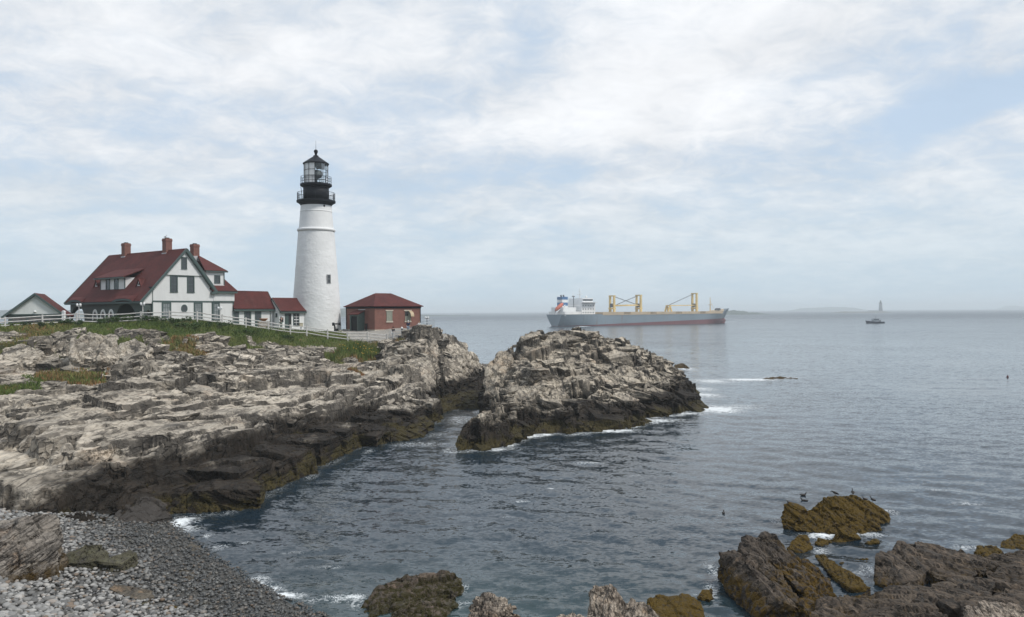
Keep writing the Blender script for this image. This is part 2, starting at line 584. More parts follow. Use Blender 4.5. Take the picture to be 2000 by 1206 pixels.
    wn = t.noise(t.vmath('ADD', pos, (4, 19, 0)), 0.55 / size, 5.0, 0.65, 0.5)
    z2 = t.math('ADD', pz, t.math('MULTIPLY', t.math('SUBTRACT', wn, 0.5), zamp * 2.2))
    weedm = t.math('MULTIPLY', t.rng(z2, weed_z + 0.25, weed_z - 0.25), t.rng(t.noise(pos, 1.9 / size, 4.0, 0.6), 0.62 - weed_amt * 0.5, 0.74 - weed_amt * 0.5))
    wcol = t.mix(t.rng(fine, 0.35, 0.65), (weed[0] * 0.35, weed[1] * 0.38, weed[2] * 0.5), weed)
    c = t.mix(weedm, c, wcol)
    rough = t.math('SUBTRACT', 0.88, t.math('MULTIPLY', wetm, 0.14))
    if soil:
        g = t.attr('soil')
        gm = t.math('MULTIPLY', g, 1.0)
        gc = t.ramp(t.noise(pos, 0.7, 5.0, 0.6), [(0.3, (0.055, 0.075, 0.018)), (0.55, (0.085, 0.095, 0.03)), (0.75, (0.14, 0.105, 0.05))])
        c = t.mix(t.rng(gm, 0.4, 0.6), c, gc)
        gp = t.attr('path')
        pc = t.ramp(t.noise(pos, 3.0, 5.0, 0.6), [(0.3, (0.27, 0.25, 0.22)), (0.7, (0.38, 0.36, 0.33))])
        c = t.mix(t.rng(gp, 0.4, 0.6), c, pc)
    hgt = t.math('ADD', t.math('MULTIPLY', j1, 0.55), t.math('ADD', t.math('MULTIPLY', j2, 0.25), t.math('ADD', t.math('MULTIPLY', strat, 0.55), t.math('ADD', t.math('MULTIPLY', fine, 0.30), t.math('MULTIPLY', blv, 0.5)))))
    if bl is not None: hgt = t.math('ADD', hgt, t.math('MULTIPLY', bl, 1.1))
    nrm = t.bump(hgt, 0.85, 0.16 * size * bumpk)
    finish(t, Base_Color=c, Roughness=rough, Normal=nrm, Specular_IOR_Level=t.math('MULTIPLY_ADD', wetm, 0.0, 0.12))
    return m


M_head = rock_mat('headland_rock', R(-12), soil=True, size=1.7, bumpk=0.75)
M_isle = rock_mat('island_rock', R(18), dry=(0.34, 0.295, 0.235), pale=(0.52, 0.46, 0.37), wet_z=2.2, weed_z=0.75, weed_amt=0.55, size=1.6, bumpk=0.75)


# ================================================================== headland
HEAD_TOP = [(-30, 645, 77), (10, 642, 80), (83, 637, 82), (150, 633, 84), (213, 634, 85), (275, 630, 86), (331, 628, 87), (385, 629, 88), (434, 635, 90),
            (480, 640, 93), (524, 647, 95), (567, 653, 97), (599, 655, 98), (640, 663, 99), (679, 668, 99), (718, 667, 99.5), (757, 665, 100)]
ctrl = [tuple(P(*q)) for q in HEAD_TOP]
# plateau behind the fence (world heights)
for x, y, z in [(-75, 92, 9.3), (-62, 94, 9.5), (-62, 106, 9.2), (-48, 98, 9.6), (-43, 92, 9.75), (-37, 101, 9.2), (-52, 104, 9.5), (-33, 106, 8.7), (-29, 111, 8.35),
                (-24, 108, 8.3), (-19, 105, 8.3), (-13, 111, 8.4), (-22, 113, 8.4), (-50, 120, 8.5), (-30, 125, 7.5), (-90, 110, 8.5), (-80, 125, 8), (-16, 119, 7.5)]:
    ctrl.append((x, y, z))
# the bare ledges, column by column
for u, lst in {
    -60: [(1000, 36), (930, 40), (860, 46), (790, 53), (730, 61), (690, 69), (660, 75)],
    60: [(1000, 36), (940, 38.5), (880, 43), (800, 52), (740, 60.5), (700, 68), (662, 76)],
    180: [(985, 38.5), (950, 40), (890, 43.5), (815, 51), (755, 59), (715, 66), (690, 73), (652, 80)],
    320: [(955, 43.5), (900, 46), (840, 51), (770, 59), (720, 66.5), (690, 73), (662, 79), (640, 84)],
    460: [(915, 47), (860, 52), (800, 59), (750, 66), (715, 73), (690, 80), (662, 87)],
    580: [(895, 52.5), (840, 58.5), (785, 66), (740, 74), (708, 81), (690, 88), (668, 95)],
    680: [(860, 59.5), (805, 66), (755, 75), (715, 84), (700, 90), (684, 96)],
    760: [(815, 69.5), (765, 75), (720, 83), (696, 90), (676, 97)],
    825: [(770, 78), (715, 85), (675, 92), (648, 97)],
    846: [(720, 88), (668, 95), (642, 99)],
    880: [(672, 104), (690, 101)],
    905: [(670, 107), (700, 103)],
    922: [(690, 110)],
}.items():
    for v, Y in lst:
        ctrl.append(tuple(P(u, v, Y)))
ctrl += [(-6, 116, 4.0), (-10, 122, 6), (-4.6, 121, 2.2)]
head_tps = TPS(ctrl, 0.004)

shore = [W(u, v)[:2] for u, v in [(200, 1012), (330, 1003), (440, 1000), (520, 965), (580, 935), (600, 922), (660, 895), (690, 878), (720, 870),
                                   (745, 860), (800, 848), (850, 822)]]
shore = [np.array((-60.0, 27.0)), np.array((-24.5, 29.5)), np.array((-20.5, 35.0))] + shore[1:] + [np.array(q) for q in
         [(-9.1, 84), (-9.0, 89), (-8.2, 94), (-6.6, 100), (-5.2, 106), (-4.3, 112), (-3.6, 119), (-5, 128), (-30, 134), (-110, 140), (-120, 60)]]
shore = np.array([q[:2] for q in shore])

grass_edge_u = np.array([-400, 0, 130, 215, 300, 335, 400, 470, 560, 640, 735, 748, 760, 2000])
grass_edge_y = np.array([75, 77.5, 80, 80.8, 83.2, 79.8, 84.0, 87.6, 92.6, 96.4, 98.4, 101, 140, 160])


def grass_amount(x, y):
    """1 on the turf behind the cliff edge, 0 on bare rock; ragged edge."""
    u = 1000 + 1500 * x / np.maximum(y, 1)
    e = np.interp(u, grass_edge_u, grass_edge_y) + 1.6 * fbm(x * 0.35, y * 0.35, 3, 91) + 0.9 * fbm(x * 1.3, y * 1.3, 2, 95)
    g = np.clip((y - e) / 1.2 + 0.5, 0, 1)
    return g


def soft_patch(x, y, cx, cy, rx, ry, rot=0.0):
    c, s = math.cos(rot), math.sin(rot)
    a = ((x - cx) * c + (y - cy) * s) / rx; b = (-(x - cx) * s + (y - cy) * c) / ry
    return np.clip(1.25 - np.sqrt(a * a + b * b) + 0.5 * fbm(x * 0.8, y * 0.8, 3, 77), 0, 1)


def path_amount(x, y):
    """The bare stone and gravel point round the brick house."""
    pt = poly_sd(x, y, np.array([(-20.5, 99.4), (-17.0, 99.6), (-12.5, 104), (-9.6, 103), (-9.2, 106.5), (-11, 112), (-12, 117), (-22, 116), (-24.5, 108)]))
    return np.clip(pt / 0.6 + 0.5 + 0.5 * fbm(x * 0.8, y * 0.8, 2, 5), 0, 1)


HEAD_STRIKE = R(10)
gx = np.concatenate([np.arange(-112, -63, 0.45), np.arange(-63, -2.9, 0.115)])
gy = np.concatenate([np.arange(30, 102, 0.115), np.arange(102, 134, 0.3)])
X, Y = [a.astype(np.float32) for a in np.meshgrid(gx, gy)]
wedge = (X / Y > -0.80) & (Y > 30)
base = np.zeros_like(X)
sel = wedge.ravel()
bb = base.ravel(); bb[sel] = head_tps(X.ravel()[sel], Y.ravel()[sel]); base = bb.reshape(X.shape)
sd = poly_sd(X, Y, shore)
# rough patches: the joints are bolder on the upper crags and on the steep flank of the point
uu = 1000 + 1500 * X / Y
crag = np.clip((base - 5.3) / 1.4, 0, 1) * np.clip((9.2 - base) / 0.8, 0, 1) * np.clip((800 - uu) / 60, 0, 1)
rel_b = rock_relief(X, Y, 11, HEAD_STRIKE, [(9.0, 3.2, 0.62, 0.25), (3.6, 1.35, 0.30, 0.18)], dip=0.5)
rel_f = rock_relief(X, Y, 31, HEAD_STRIKE + 0.12, [(1.5, 0.62, 0.135, 0.09), (0.62, 0.30, 0.06, 0.04)], dip=0.55)
rel_c = rock_relief(X, Y, 71, HEAD_STRIKE + 1.2, [(3.4, 2.2, 0.85, 0.3), (1.3, 0.9, 0.34, 0.12)], dip=0.2)
smooth_zone = np.clip(fbm(X * 0.09, Y * 0.09, 2, 41) * 2.0 + 0.85, 0.35, 1.25)
g = np.maximum(grass_amount(X, Y), 0)
pth = path_amount(X, Y)
g = g * (1 - pth)
bare = np.clip(1 - np.maximum(g, pth) * 1.0, 0.0, 1)
edge_y = np.interp(uu, grass_edge_u, grass_edge_y)
brow = np.clip((edge_y - Y) / 5.0, 0.0, 1)                 # 0 at the turf, 1 well below it
rel_f = rel_f * smooth_zone


def terrace(z, h, ph, sharp):
    q = z / h + ph
    f = q - np.floor(q)
    return (np.floor(q) + np.clip((f - 0.5) * sharp + 0.5, 0, 1) - ph) * h


def bedded(z, X, Y, seed, strike, k1, k2, h1, h2_, mixa, mixb, la=8.0, lb=3.6):
    """Turns a smooth slope into stepped ledges: thick beds, then thinner ones, each block at its own level."""
    s, c = math.sin(strike), math.cos(strike)
    wx = X + 1.4 * fbm(X * 0.16, Y * 0.16, 3, seed + 7); wy = Y + 1.4 * fbm(X * 0.16 + 9, Y * 0.16, 3, seed + 8)
    a = wx * s + wy * c; b = wx * c - wy * s
    _, _, p1, p2, _, _, _ = cells(a / la, b / lb, seed)
    t1 = terrace(z + k1 * b, h1, p1 * 0.85, 8.0) - k1 * b
    z1 = z + (t1 - z) * mixa
    _, _, p3, p4, _, _, _ = cells(a / (la * 0.30), b / (lb * 0.32), seed + 20)
    t2 = terrace(z1 + k2 * b, h2_, p3 * 0.9, 6.5) - k2 * b
    return z1 + (t2 - z1) * mixb


zb = base - 0.25 + (0.35 * rel_b + 0.5 * fbm(X * 0.11, Y * 0.11, 3, 21)) * (0.35 + 0.65 * brow)
mid_smooth = np.clip(1.15 - np.sqrt(((uu - 520) / 330) ** 2 + ((base - 4.2) / 2.2) ** 2), 0, 1)      # the broad clean slabs in the middle
zr = bedded(zb, X, Y, 201, HEAD_STRIKE, 0.10, -0.06, 1.6, 0.42, 0.85, 0.6, 10.0, 4.2)
fr = np.random.default_rng(909)
for k in range(46):                        # long open fractures, some with one side dropped
    fx_, fy_ = fr.uniform(-46, -8), fr.uniform(40, 100)
    if fx_ / fy_ < -0.7 or fx_ / fy_ > -0.1: continue
    an = HEAD_STRIKE + (fr.normal(0.0, 0.10) if k % 3 else fr.normal(0.75, 0.12)); ln_ = fr.uniform(4, 12)
    sx_, cx_ = math.sin(an), math.cos(an)
    al_ = (X - fx_) * sx_ + (Y - fy_) * cx_; pp = (X - fx_) * cx_ - (Y - fy_) * sx_ + 0.35 * rel_b + 0.25 * fbm(X * 0.5, Y * 0.5, 2, 930 + k)
    wn = np.clip((ln_ - np.abs(al_)) / 1.5, 0, 1)
    zr = zr - wn * (np.exp(-(pp / 0.17) ** 2) * fr.uniform(0.35, 0.8) + np.where((pp > 0) & (pp < 2.5), (1 - pp / 2.5), 0) * fr.uniform(0, 0.4))
zr = zr + 0.38 * rel_f * (1 - 0.7 * mid_smooth) + rel_c * crag * 0.75 * (0.3 + 0.7 * brow) - 0.25 * crag * brow
Z = base * (1 - bare) + zr * bare + 0.06 * fbm(X * 0.9, Y * 0.9, 3, 3) * (1 - bare)
jag = rock_relief(X, Y, 231, HEAD_STRIKE, [(5.0, 3.4, 1.0, 0.0), (1.9, 1.5, 0.42, 0.0)], dip=0.0)
cliff_sd = sd + jag * 1.2 + 0.6 * fbm(X * 0.2, Y * 0.2, 3, 17)
toe = np.clip(cliff_sd, -3, 0) * 1.1
cl = np.where(cliff_sd > 0, cliff_sd * np.where(uu > 735, 2.2, 3.6) + 0.1, toe)
cl_b = bedded(np.maximum(cl, 0), X, Y, 241, HEAD_STRIKE, 0.05, 0.05, 1.5, 0.6, 0.9, 0.6, 5.0, 3.0)
cl = np.where(cl > 0.05, cl_b + 0.35 * rel_f, cl)
Z = np.minimum(Z, cl)
# the pinnacle at the railing end, standing up with sheer sides
pin = poly_sd(X, Y, np.array([W(800, 0, 0)[:2] * 0 + (-12.8, 96.5), (-10.2, 96.6), (-9.0, 98.5), (-9.15, 102.5), (-10.6, 103.8), (-13, 101)]))
Z = np.where(pin > 0, np.maximum(Z, np.minimum(8.95 + 0.5 * rel_b, Z + pin * 6)), Z)
# weed covered rubble floor of the gully
gul = poly_sd(X, Y, np.array([(-9.4, 84), (-8.6, 95), (-6.2, 106), (-5, 122), (-1.5, 122), (-3.0, 108), (-3.2, 96), (-4.0, 87.5)]))
gz = np.clip((Y - 85) * 0.075, -0.4, 2.6) + rel_f * 1.5 + 0.3 * fbm(X * 0.7, Y * 0.7, 3, 23)
Z = np.where(gul > -0.8, np.maximum(Z, gz + np.minimum(gul, 0) * 1.5), Z)
keep = wedge & (Z > -1.0)
head_soil = np.maximum(g, 0)
for cx, cy, rx, ry, rot in [tuple(P(130, 716, 64.5)[:2]) + (3.6, 3.0, 0.3), tuple(P(20, 748, 58)[:2]) + (2.5, 1.5, 0.2), tuple(P(40, 684, 71)[:2]) + (5, 2.2, 0.1),
                            tuple(P(690, 695, 93)[:2]) + (3.2, 3.6, 0.5), tuple(P(655, 715, 87)[:2]) + (1.5, 2.5, 0.2), tuple(P(360, 655, 79)[:2]) + (2.8, 2.5, 0.2),
                            tuple(P(470, 665, 87)[:2]) + (3.4, 1.6, 0.3), tuple(P(250, 668, 77)[:2]) + (2.0, 1.0, 0.2), tuple(P(100, 660, 78)[:2]) + (5.0, 1.5, 0.2)]:
    sp = soft_patch(X, Y, cx, cy, rx, ry, rot)
    head_soil = np.maximum(head_soil, sp * (pin < 0))
ga, gb = np.gradient(Z, gy, gx)
side_dark_h = np.clip((np.sqrt(ga * ga + gb * gb) - 0.55) / 0.6, 0, 1) * np.clip(0.85 + 1.2 * fbm(X * 0.12, Y * 0.12, 3, 801), 0, 1)  # darkening grows with the slope, varied by noise
me = grid_mesh('headland', gx, gy, Z, keep, {'soil': head_soil, 'path': pth, 'stain': side_dark_h})
headland = link('headland', me, M_head)
tag(headland, 'pale jointed rock ledges of the headland below the lighthouse', None, None, 'structure')

_HX0, _HY = gx, gy
_HZ = Z


def ground(x, y):
    """Height of the headland at a point."""
    i = int(np.clip(np.searchsorted(gx_h, x) - 1, 0, len(gx_h) - 2)); j = int(np.clip(np.searchsorted(gy_h, y) - 1, 0, len(gy_h) - 2))
    fx = (x - gx_h[i]) / (gx_h[i + 1] - gx_h[i]); fy = (y - gy_h[j]) / (gy_h[j + 1] - gy_h[j])
    return float((Z_h[j, i] * (1 - fx) + Z_h[j, i + 1] * fx) * (1 - fy) + (Z_h[j + 1, i] * (1 - fx) + Z_h[j + 1, i + 1] * fx) * fy)


gx_h, gy_h, Z_h, soil_h, keep_h, sd_h, pth_h, brow_h, mids_h = gx, gy, Z, head_soil, keep, sd, pth, brow, mid_smooth

# ================================================================== island
isle_ctrl = [tuple(P(*q)) for q in [
    (962, 712, 86), (975, 700, 88), (1000, 675, 91), (1040, 655, 95), (1090, 647, 97), (1130, 649, 97.5), (1150, 655, 97), (1190, 668, 96), (1250, 692, 96), (1300, 716, 98), (1330, 736, 98), (1355, 752, 98),
    (1050, 700, 86), (1050, 725, 82), (1000, 720, 84), (990, 760, 78), (1100, 690, 89), (1100, 730, 82), (1050, 780, 74.5), (1150, 700, 90), (1150, 770, 78), (1200, 735, 86), (1250, 760, 83), (1320, 765, 88),
    (1100, 830, 70), (1010, 800, 70), (960, 800, 68), (950, 832, 62.5), (920, 818, 63), (900, 835, 62), (1200, 795, 75), (1240, 812, 74.5), (1290, 790, 81.5), (1340, 790, 84.5), (1370, 792, 86.5)]]
isle_ctrl += [(5, 106, 6.0), (12, 108, 5), (20, 108, 2.2), (24.5, 108, 0.8), (0, 104, 6.5), (-1.5, 98, 6.0)]
isle_tps = TPS(isle_ctrl, 0.004)
isle_shore = [W(u, v)[:2] for u, v in [(887, 882), (930, 880), (975, 870), (1005, 862), (1020, 848), (1060, 842), (1110, 850), (1170, 842), (1245, 832), (1252, 818), (1290, 813), (1320, 812),
                                        (1340, 803), (1368, 800), (1362, 784)]]
isle_shore += [np.array(q) for q in [(22.6, 97), (24.0, 104), (25.2, 108.5), (25.4, 112), (20, 114), (8, 114), (-1.5, 110), (-2.6, 102), (-3.2, 93), (-2.9, 84), (-2.4, 74), (-3.4, 67)]]
isle_shore = np.array([q[:2] for q in isle_shore])
gx = np.arange(-6.5, 34, 0.105); gy = np.arange(57, 116, 0.125)
X, Y = [a.astype(np.float32) for a in np.meshgrid(gx, gy)]
sd = poly_sd(X, Y, isle_shore)
near = sd > -2.5
base = np.full(X.shape, -2, np.float32)
base[near] = isle_tps(X[near], Y[near])
IS = R(-24)
rel_b = rock_relief(X, Y, 111, IS, [(6.5, 2.6, 0.75, 0.3), (2.6, 1.2, 0.36, 0.2)], dip=-0.35)
rel_f = rock_relief(X, Y, 131, IS + 0.2, [(1.2, 0.55, 0.13, 0.09), (0.55, 0.28, 0.06, 0.04)], dip=-0.4)
rel_c = rock_relief(X, Y, 151, IS + 1.0, [(2.6, 1.8, 0.9, 0.3)], dip=0.3)
zb = base + 0.5 * rel_b + 0.4 * fbm(X * 0.13, Y * 0.13, 3, 121)
Z = bedded(zb, X, Y, 261, IS, -0.30, -0.2, 1.5, 0.45, 0.75, 0.55, 9.0, 3.0)
Z = Z + 0.5 * rel_f + rel_c * 0.55 * np.clip((6.6 - base) / 2.0, 0.1, 1)
jag = rock_relief(X, Y, 271, IS, [(4.0, 3.0, 1.0, 0.0), (1.6, 1.3, 0.42, 0.0)], dip=0.0)
csd = sd + jag * 1.0 + 0.5 * fbm(X * 0.25, Y * 0.25, 3, 117)
cl = np.where(csd > 0, csd * 1.6 + 0.1, np.clip(csd, -3, 0) * 1.2)
cl_b = bedded(np.maximum(cl, 0), X, Y, 281, IS, -0.1, 0.1, 1.3, 0.5, 0.85, 0.6, 3.5, 2.2)
cl = np.where(cl > 0.05, cl_b + 0.35 * rel_f, cl)
Z = np.minimum(Z, cl)
Z = np.where(sd > 0.6, np.maximum(Z, 0.12 + 0.25 * np.minimum(sd, 2) + rel_f * 0.8), Z)
ga, gb = np.gradient(Z, gy, gx)
side_dark_i = np.clip((np.sqrt(ga * ga + gb * gb) - 0.8) / 0.7, 0, 1) * np.clip(0.8 + 1.2 * fbm(X * 0.15, Y * 0.15, 3, 803), 0, 1)  # same slope-driven darkening for the islet
me = grid_mesh('rock_island', gx, gy, Z, (Z > -0.9) & near, {'stain': side_dark_i})
island = link('rock_island', me, M_isle)
tag(island, 'pale craggy rock islet with dark weedy foot standing off the headland', None, None, 'structure')
gx_i, gy_i, Z_i = gx, gy, Z

# ================================================================== sea
shores_all = [shore, isle_shore]
th = np.concatenate([np.linspace(-math.pi, -0.84, 40, endpoint=False), np.linspace(-0.84, 0.76, 400, endpoint=False), np.linspace(0.76, math.pi, 40)])
r1 = 8 * np.exp(np.arange(0, 1, 1 / 40.) * math.log(20 / 8.))
r2 = 20 * np.exp(np.arange(0, 1, 1 / 325.) * math.log(260 / 20.))
r3 = 260 * np.exp(np.linspace(0, 1, 90) * math.log(12000 / 260.))
rr = np.concatenate([[0.5], r1, r2, r3])
TH, RR = np.meshgrid(th, rr)
SX = (RR * np.sin(TH)).astype(np.float32); SY = (RR * np.cos(TH)).astype(np.float32)
H = np.zeros_like(SX)
wr = np.random.default_rng(5)
wind = R(200)
for k in range(64):
    lam = 0.55 * (9.0 / 0.55) ** (k / 63.0)
    a = wind + wr.normal(0, 0.55)
    kx, ky = math.sin(a) * 2 * math.pi / lam, math.cos(a) * 2 * math.pi / lam
    amp = 0.0066 * lam ** 0.66 * (1.0 if lam < 1.3 else (1.3 / lam) ** 0.85)
    cell = RR * 0.0065
    fade = np.clip((lam / cell - 3.2) / 3.0, 0, 1) * np.clip((420 - RR) / 200, 0, 1)
    ph = kx * SX + ky * SY + wr.uniform(0, 6.28)
    H += amp * fade * (np.sin(ph) + 0.30 * np.sin(2 * ph + 1.57))
dist_land = np.full(SX.shape, -60, np.float32)
nearsea = (RR < 170) & (RR > 19) & (np.abs(TH) < 0.9)
dl = np.maximum(poly_sd(SX[nearsea], SY[nearsea], shore), poly_sd(SX[nearsea], SY[nearsea], isle_shore))
dist_land[nearsea] = dl
calm = np.clip(-dist_land / 6.0, 0.45, 1) * (0.75 + 0.5 * np.clip(fbm(SX * 0.04, SY * 0.04, 2, 301) + 0.5, 0, 1))
H *= calm
foam = np.zeros_like(SX)


def foam_at(u, v, ru, rv, amt, rot=0.0):
    """Broken white water lying on the sea around a place, sizes in metres across and away."""
    c = W(u, v)
    s, cc = math.sin(rot), math.cos(rot)
    a = ((SX - c[0]) * cc + (SY - c[1]) * s) / ru; b = (-(SX - c[0]) * s + (SY - c[1]) * cc) / rv
    q = np.exp(-(a * a + b * b)) * amt
    np.maximum(foam, q, out=foam)


for f in [(1035, 852, 1.1, 1.0, 0.95), (1065, 850, 0.8, 0.9, 0.95), (1190, 842, 2.6, 1.1, 0.9), (1255, 822, 2.0, 2.0, 0.95), (1285, 822, 2.5, 1.6, 0.75), (960, 878, 2.2, 0.8, 0.75), (985, 870, 1.0, 0.9, 0.9),
          (1400, 800, 2.4, 3.2, 0.95), (1420, 797, 3.5, 2.0, 0.7), (1345, 808, 2.0, 1.2, 0.8), (1378, 772, 2.0, 3.0, 0.8), (1390, 745, 3.0, 4.0, 0.75), (1370, 760, 2, 3, 0.7), (1460, 742, 4.5, 2.4, 0.9), (1520, 738, 4.0, 2.2, 0.62),
          (1335, 720, 2.0, 5.0, 0.8), (1440, 793, 4, 1.5, 0.5),
          (1137, 638.0, 5, 9, 0.9), (1434, 629.6, 6, 12, 0.9), (1400, 632.2, 10, 5, 0.6),
          (350, 1022, 0.9, 1.5, 0.9), (370, 1035, 0.8, 0.8, 0.7), (500, 1140, 0.55, 0.8, 0.95), (525, 1152, 0.6, 0.5, 1.0), (560, 1164, 0.7, 0.4, 0.95), (660, 1170, 0.9, 0.35, 0.75), (690, 1167, 0.5, 0.3, 0.75), (620, 1175, 0.6, 0.2, 0.6),
          (820, 868, 2.6, 1.3, 0.5), (850, 850, 2, 2, 0.42), (1020, 980, 0.5, 0.25, 0.8), (1075, 955, 0.4, 0.2, 0.7), (990, 1010, 0.5, 0.2, 0.6),
          (1610, 1048, 1.0, 0.45, 0.85), (1700, 1045, 0.9, 0.5, 0.75), (1560, 1062, 0.5, 0.3, 0.7), (1740, 1000, 0.5, 0.6, 0.55), (1690, 1120, 0.5, 0.6, 0.5), (1390, 1150, 0.3, 0.8, 0.5), (905, 1180, 0.4, 0.5, 0.5),
          (1398, 1120, 0.35, 1.6, 0.6), (1380, 1165, 0.5, 0.5, 0.6), (1650, 1120, 0.5, 1.0, 0.5), (1705, 1118, 0.35, 1.0, 0.6), (1530, 1072, 0.6, 0.4, 0.6), (1600, 1075, 0.5, 0.6, 0.6), (1520, 1020, 0.5, 0.6, 0.5), (905, 1150, 0.3, 0.7, 0.5), (700, 1180, 0.4, 0.7, 0.6), (1890, 1070, 0.7, 0.5, 0.6),
          (610, 930, 0.6, 1.6, 0.5), (720, 882, 0.6, 1.8, 0.5), (900, 820, 1.5, 4, 0.5), (640, 1110, 0.9, 0.25, 0.5), (570, 1080, 0.8, 0.2, 0.5), (480, 1060, 0.6, 0.3, 0.5), (430, 1070, 0.5, 0.5, 0.6), (405, 1050, 0.4, 0.5, 0.6), (1150, 905, 1.2, 0.4, 0.55), (1240, 930, 0.8, 0.3, 0.5),
          (1890, 985, 1.0, 0.3, 0.55), (1850, 960, 1.4, 0.4, 0.5), (1960, 1000, 0.8, 0.25, 0.5), (1800, 945, 0.8, 0.2, 0.45)]:
    foam_at(f[0], f[1], f[2] * (1.35 if f[2] > 0.9 else 1.1), f[3] * (1.35 if f[2] > 0.9 else 1.1), *f[4:])
lap = np.clip(1 - np.abs(dist_land + 0.3) / 1.5, 0, 1) * 0.62
lap *= np.clip((SX + 16) / 10, 0.55, 1.0) * (0.6 + 0.8 * np.clip(fbm(SX * 0.25, SY * 0.25, 3, 431) + 0.4, 0, 1))
foam = np.maximum(foam, lap)
ship_a, ship_b = np.array((24.6, 550.0)), np.array((184.0, 650.0))
foam = np.maximum(foam, 0.0)
H += 0.10 * foam * np.clip(fbm(SX * 1.7, SY * 1.7, 3, 401) + 0.25, 0, 1) * (RR < 170)
idx = np.arange(SX.size).reshape(SX.shape)
q = np.stack([idx[:-1, :-1], idx[:-1, 1:], idx[1:, 1:], idx[1:, :-1]], -1).reshape(-1, 4)
me = mesh_np('sea', np.stack([SX, SY, H], -1).reshape(-1, 3), q, True)
vattr(me, 'foam', foam.ravel())
shal = np.exp(-((SX + 2.0) ** 2 / 90 + (SY - 26) ** 2 / 60)) * 0.9
vattr(me, 'shallow', shal.ravel())
m, t = new_mat('sea_water')
pos = t.node('ShaderNodeNewGeometry').outputs['Position']
rdist = t.vmath('LENGTH', pos)
w1 = t.mapping(pos, rot=(0, 0, R(20)), scale=(0.55, 1.0, 1.0))
farf = t.rng(rdist, 60, 420)
wa = t.noise(w1, 2.2, 5.0, 0.65, 0.3)
wb = t.noise(w1, 0.55, 4.0, 0.6, 0.3)
wc_ = t.noise(w1, 0.12, 5.0, 0.6, 0.3)
# slopes of the ripples, taken straight from noise so that they hold at any distance
sl1 = t.vmath('SUBTRACT', t.noise(w1, 1.7, 3.0, 0.6, 0.3, color=True), (0.5, 0.5, 0.5))
sl2 = t.vmath('SUBTRACT', t.noise(t.vmath('ADD', w1, (3, 8, 1)), 6.5, 3.0, 0.6, color=True), (0.5, 0.5, 0.5))
sl3 = t.vmath('SUBTRACT', t.noise(t.vmath('ADD', w1, (7, 2, 4)), 0.22, 4.0, 0.6, color=True), (0.5, 0.5, 0.5))
gust = t.math('MULTIPLY_ADD', t.rng(t.noise(pos, 0.035, 4.0, 0.6, 0.6), 0.3, 0.7), 0.7, 0.44)
sv = t.vmath('ADD', t.vmath('SCALE', sl1, scale=t.math('MULTIPLY_ADD', farf, 0.55, 0.50)), t.vmath('ADD', t.vmath('SCALE', sl2, scale=0.62), t.vmath('SCALE', sl3, scale=t.math('MULTIPLY', farf, 0.22))))
sv = t.vmath('MULTIPLY', t.vmath('SCALE', sv, scale=gust), (1.0, 1.0, 0.0))
nrm = t.vmath('NORMALIZE', t.vmath('ADD', t.node('ShaderNodeNewGeometry').outputs['Normal'], sv))
ft = t.attr('foam')
f1 = t.noise(pos, 1.4, 6.0, 0.72, 0.6); f2 = t.noise(pos, 5.5, 4.0, 0.7, 0.4)
fn = t.math('ADD', t.math('MULTIPLY', f1, 0.62), t.math('MULTIPLY', f2, 0.38))
fm = t.rng(t.math('ADD', fn, t.math('MULTIPLY', ft, 0.44)), 0.70, 0.90)
lace = t.math('ABSOLUTE', t.math('SUBTRACT', t.noise(pos, 2.3, 4.0, 0.6, 1.2), 0.5))
fm = t.math('MAXIMUM', fm, t.math('MULTIPLY', t.rng(lace, 0.035, 0.0), t.rng(ft, 0.15, 0.55, 0.0, 0.8)))
fm = t.math('MULTIPLY', fm, t.rng(ft, 0.04, 0.2))
fm = t.math('MAXIMUM', fm, t.math('MULTIPLY', t.rng(ft, 0.3, 0.8), t.rng(rdist, 300, 450)))
shl = t.attr('shallow')
patch = t.noise(pos, 0.012, 4.0, 0.6, 0.8)
deep = t.mix(t.rng(patch, 0.35, 0.65), (0.011, 0.021, 0.031), (0.017, 0.031, 0.044))
wcol = t.mix(shl, deep, (0.026, 0.048, 0.050))
col = t.mix(fm, wcol, (0.72, 0.75, 0.76))
finish(t, Base_Color=col, Roughness=t.math('ADD', t.math('ADD', t.math('MULTIPLY_ADD', farf, 0.10, 0.035), t.rng(rdist, 200, 1600, 0.0, 0.24)), t.math('MULTIPLY', fm, 0.6)), IOR=1.333, Normal=nrm)
sea = link('sea', me, m)
tag(sea, 'grey blue sea with small wind ripples and foam along the rocks', None, None, 'structure')

# ================================================================== loose and jointed blocks
def h3(a, b, c, seed):
    return h2(a + 57 * c, b - 131 * c, seed)


def vnoise3(p, seed):
    i = np.floor(p); f = p - i; f = f * f * (3 - 2 * f)
    out = 0
    for dx_ in (0, 1):
        for dy_ in (0, 1):
            for dz_ in (0, 1):
                wgt = (f[:, 0] if dx_ else 1 - f[:, 0]) * (f[:, 1] if dy_ else 1 - f[:, 1]) * (f[:, 2] if dz_ else 1 - f[:, 2])
                out = out + wgt * h3(i[:, 0] + dx_, i[:, 1] + dy_, i[:, 2] + dz_, seed)
    return out - 0.5


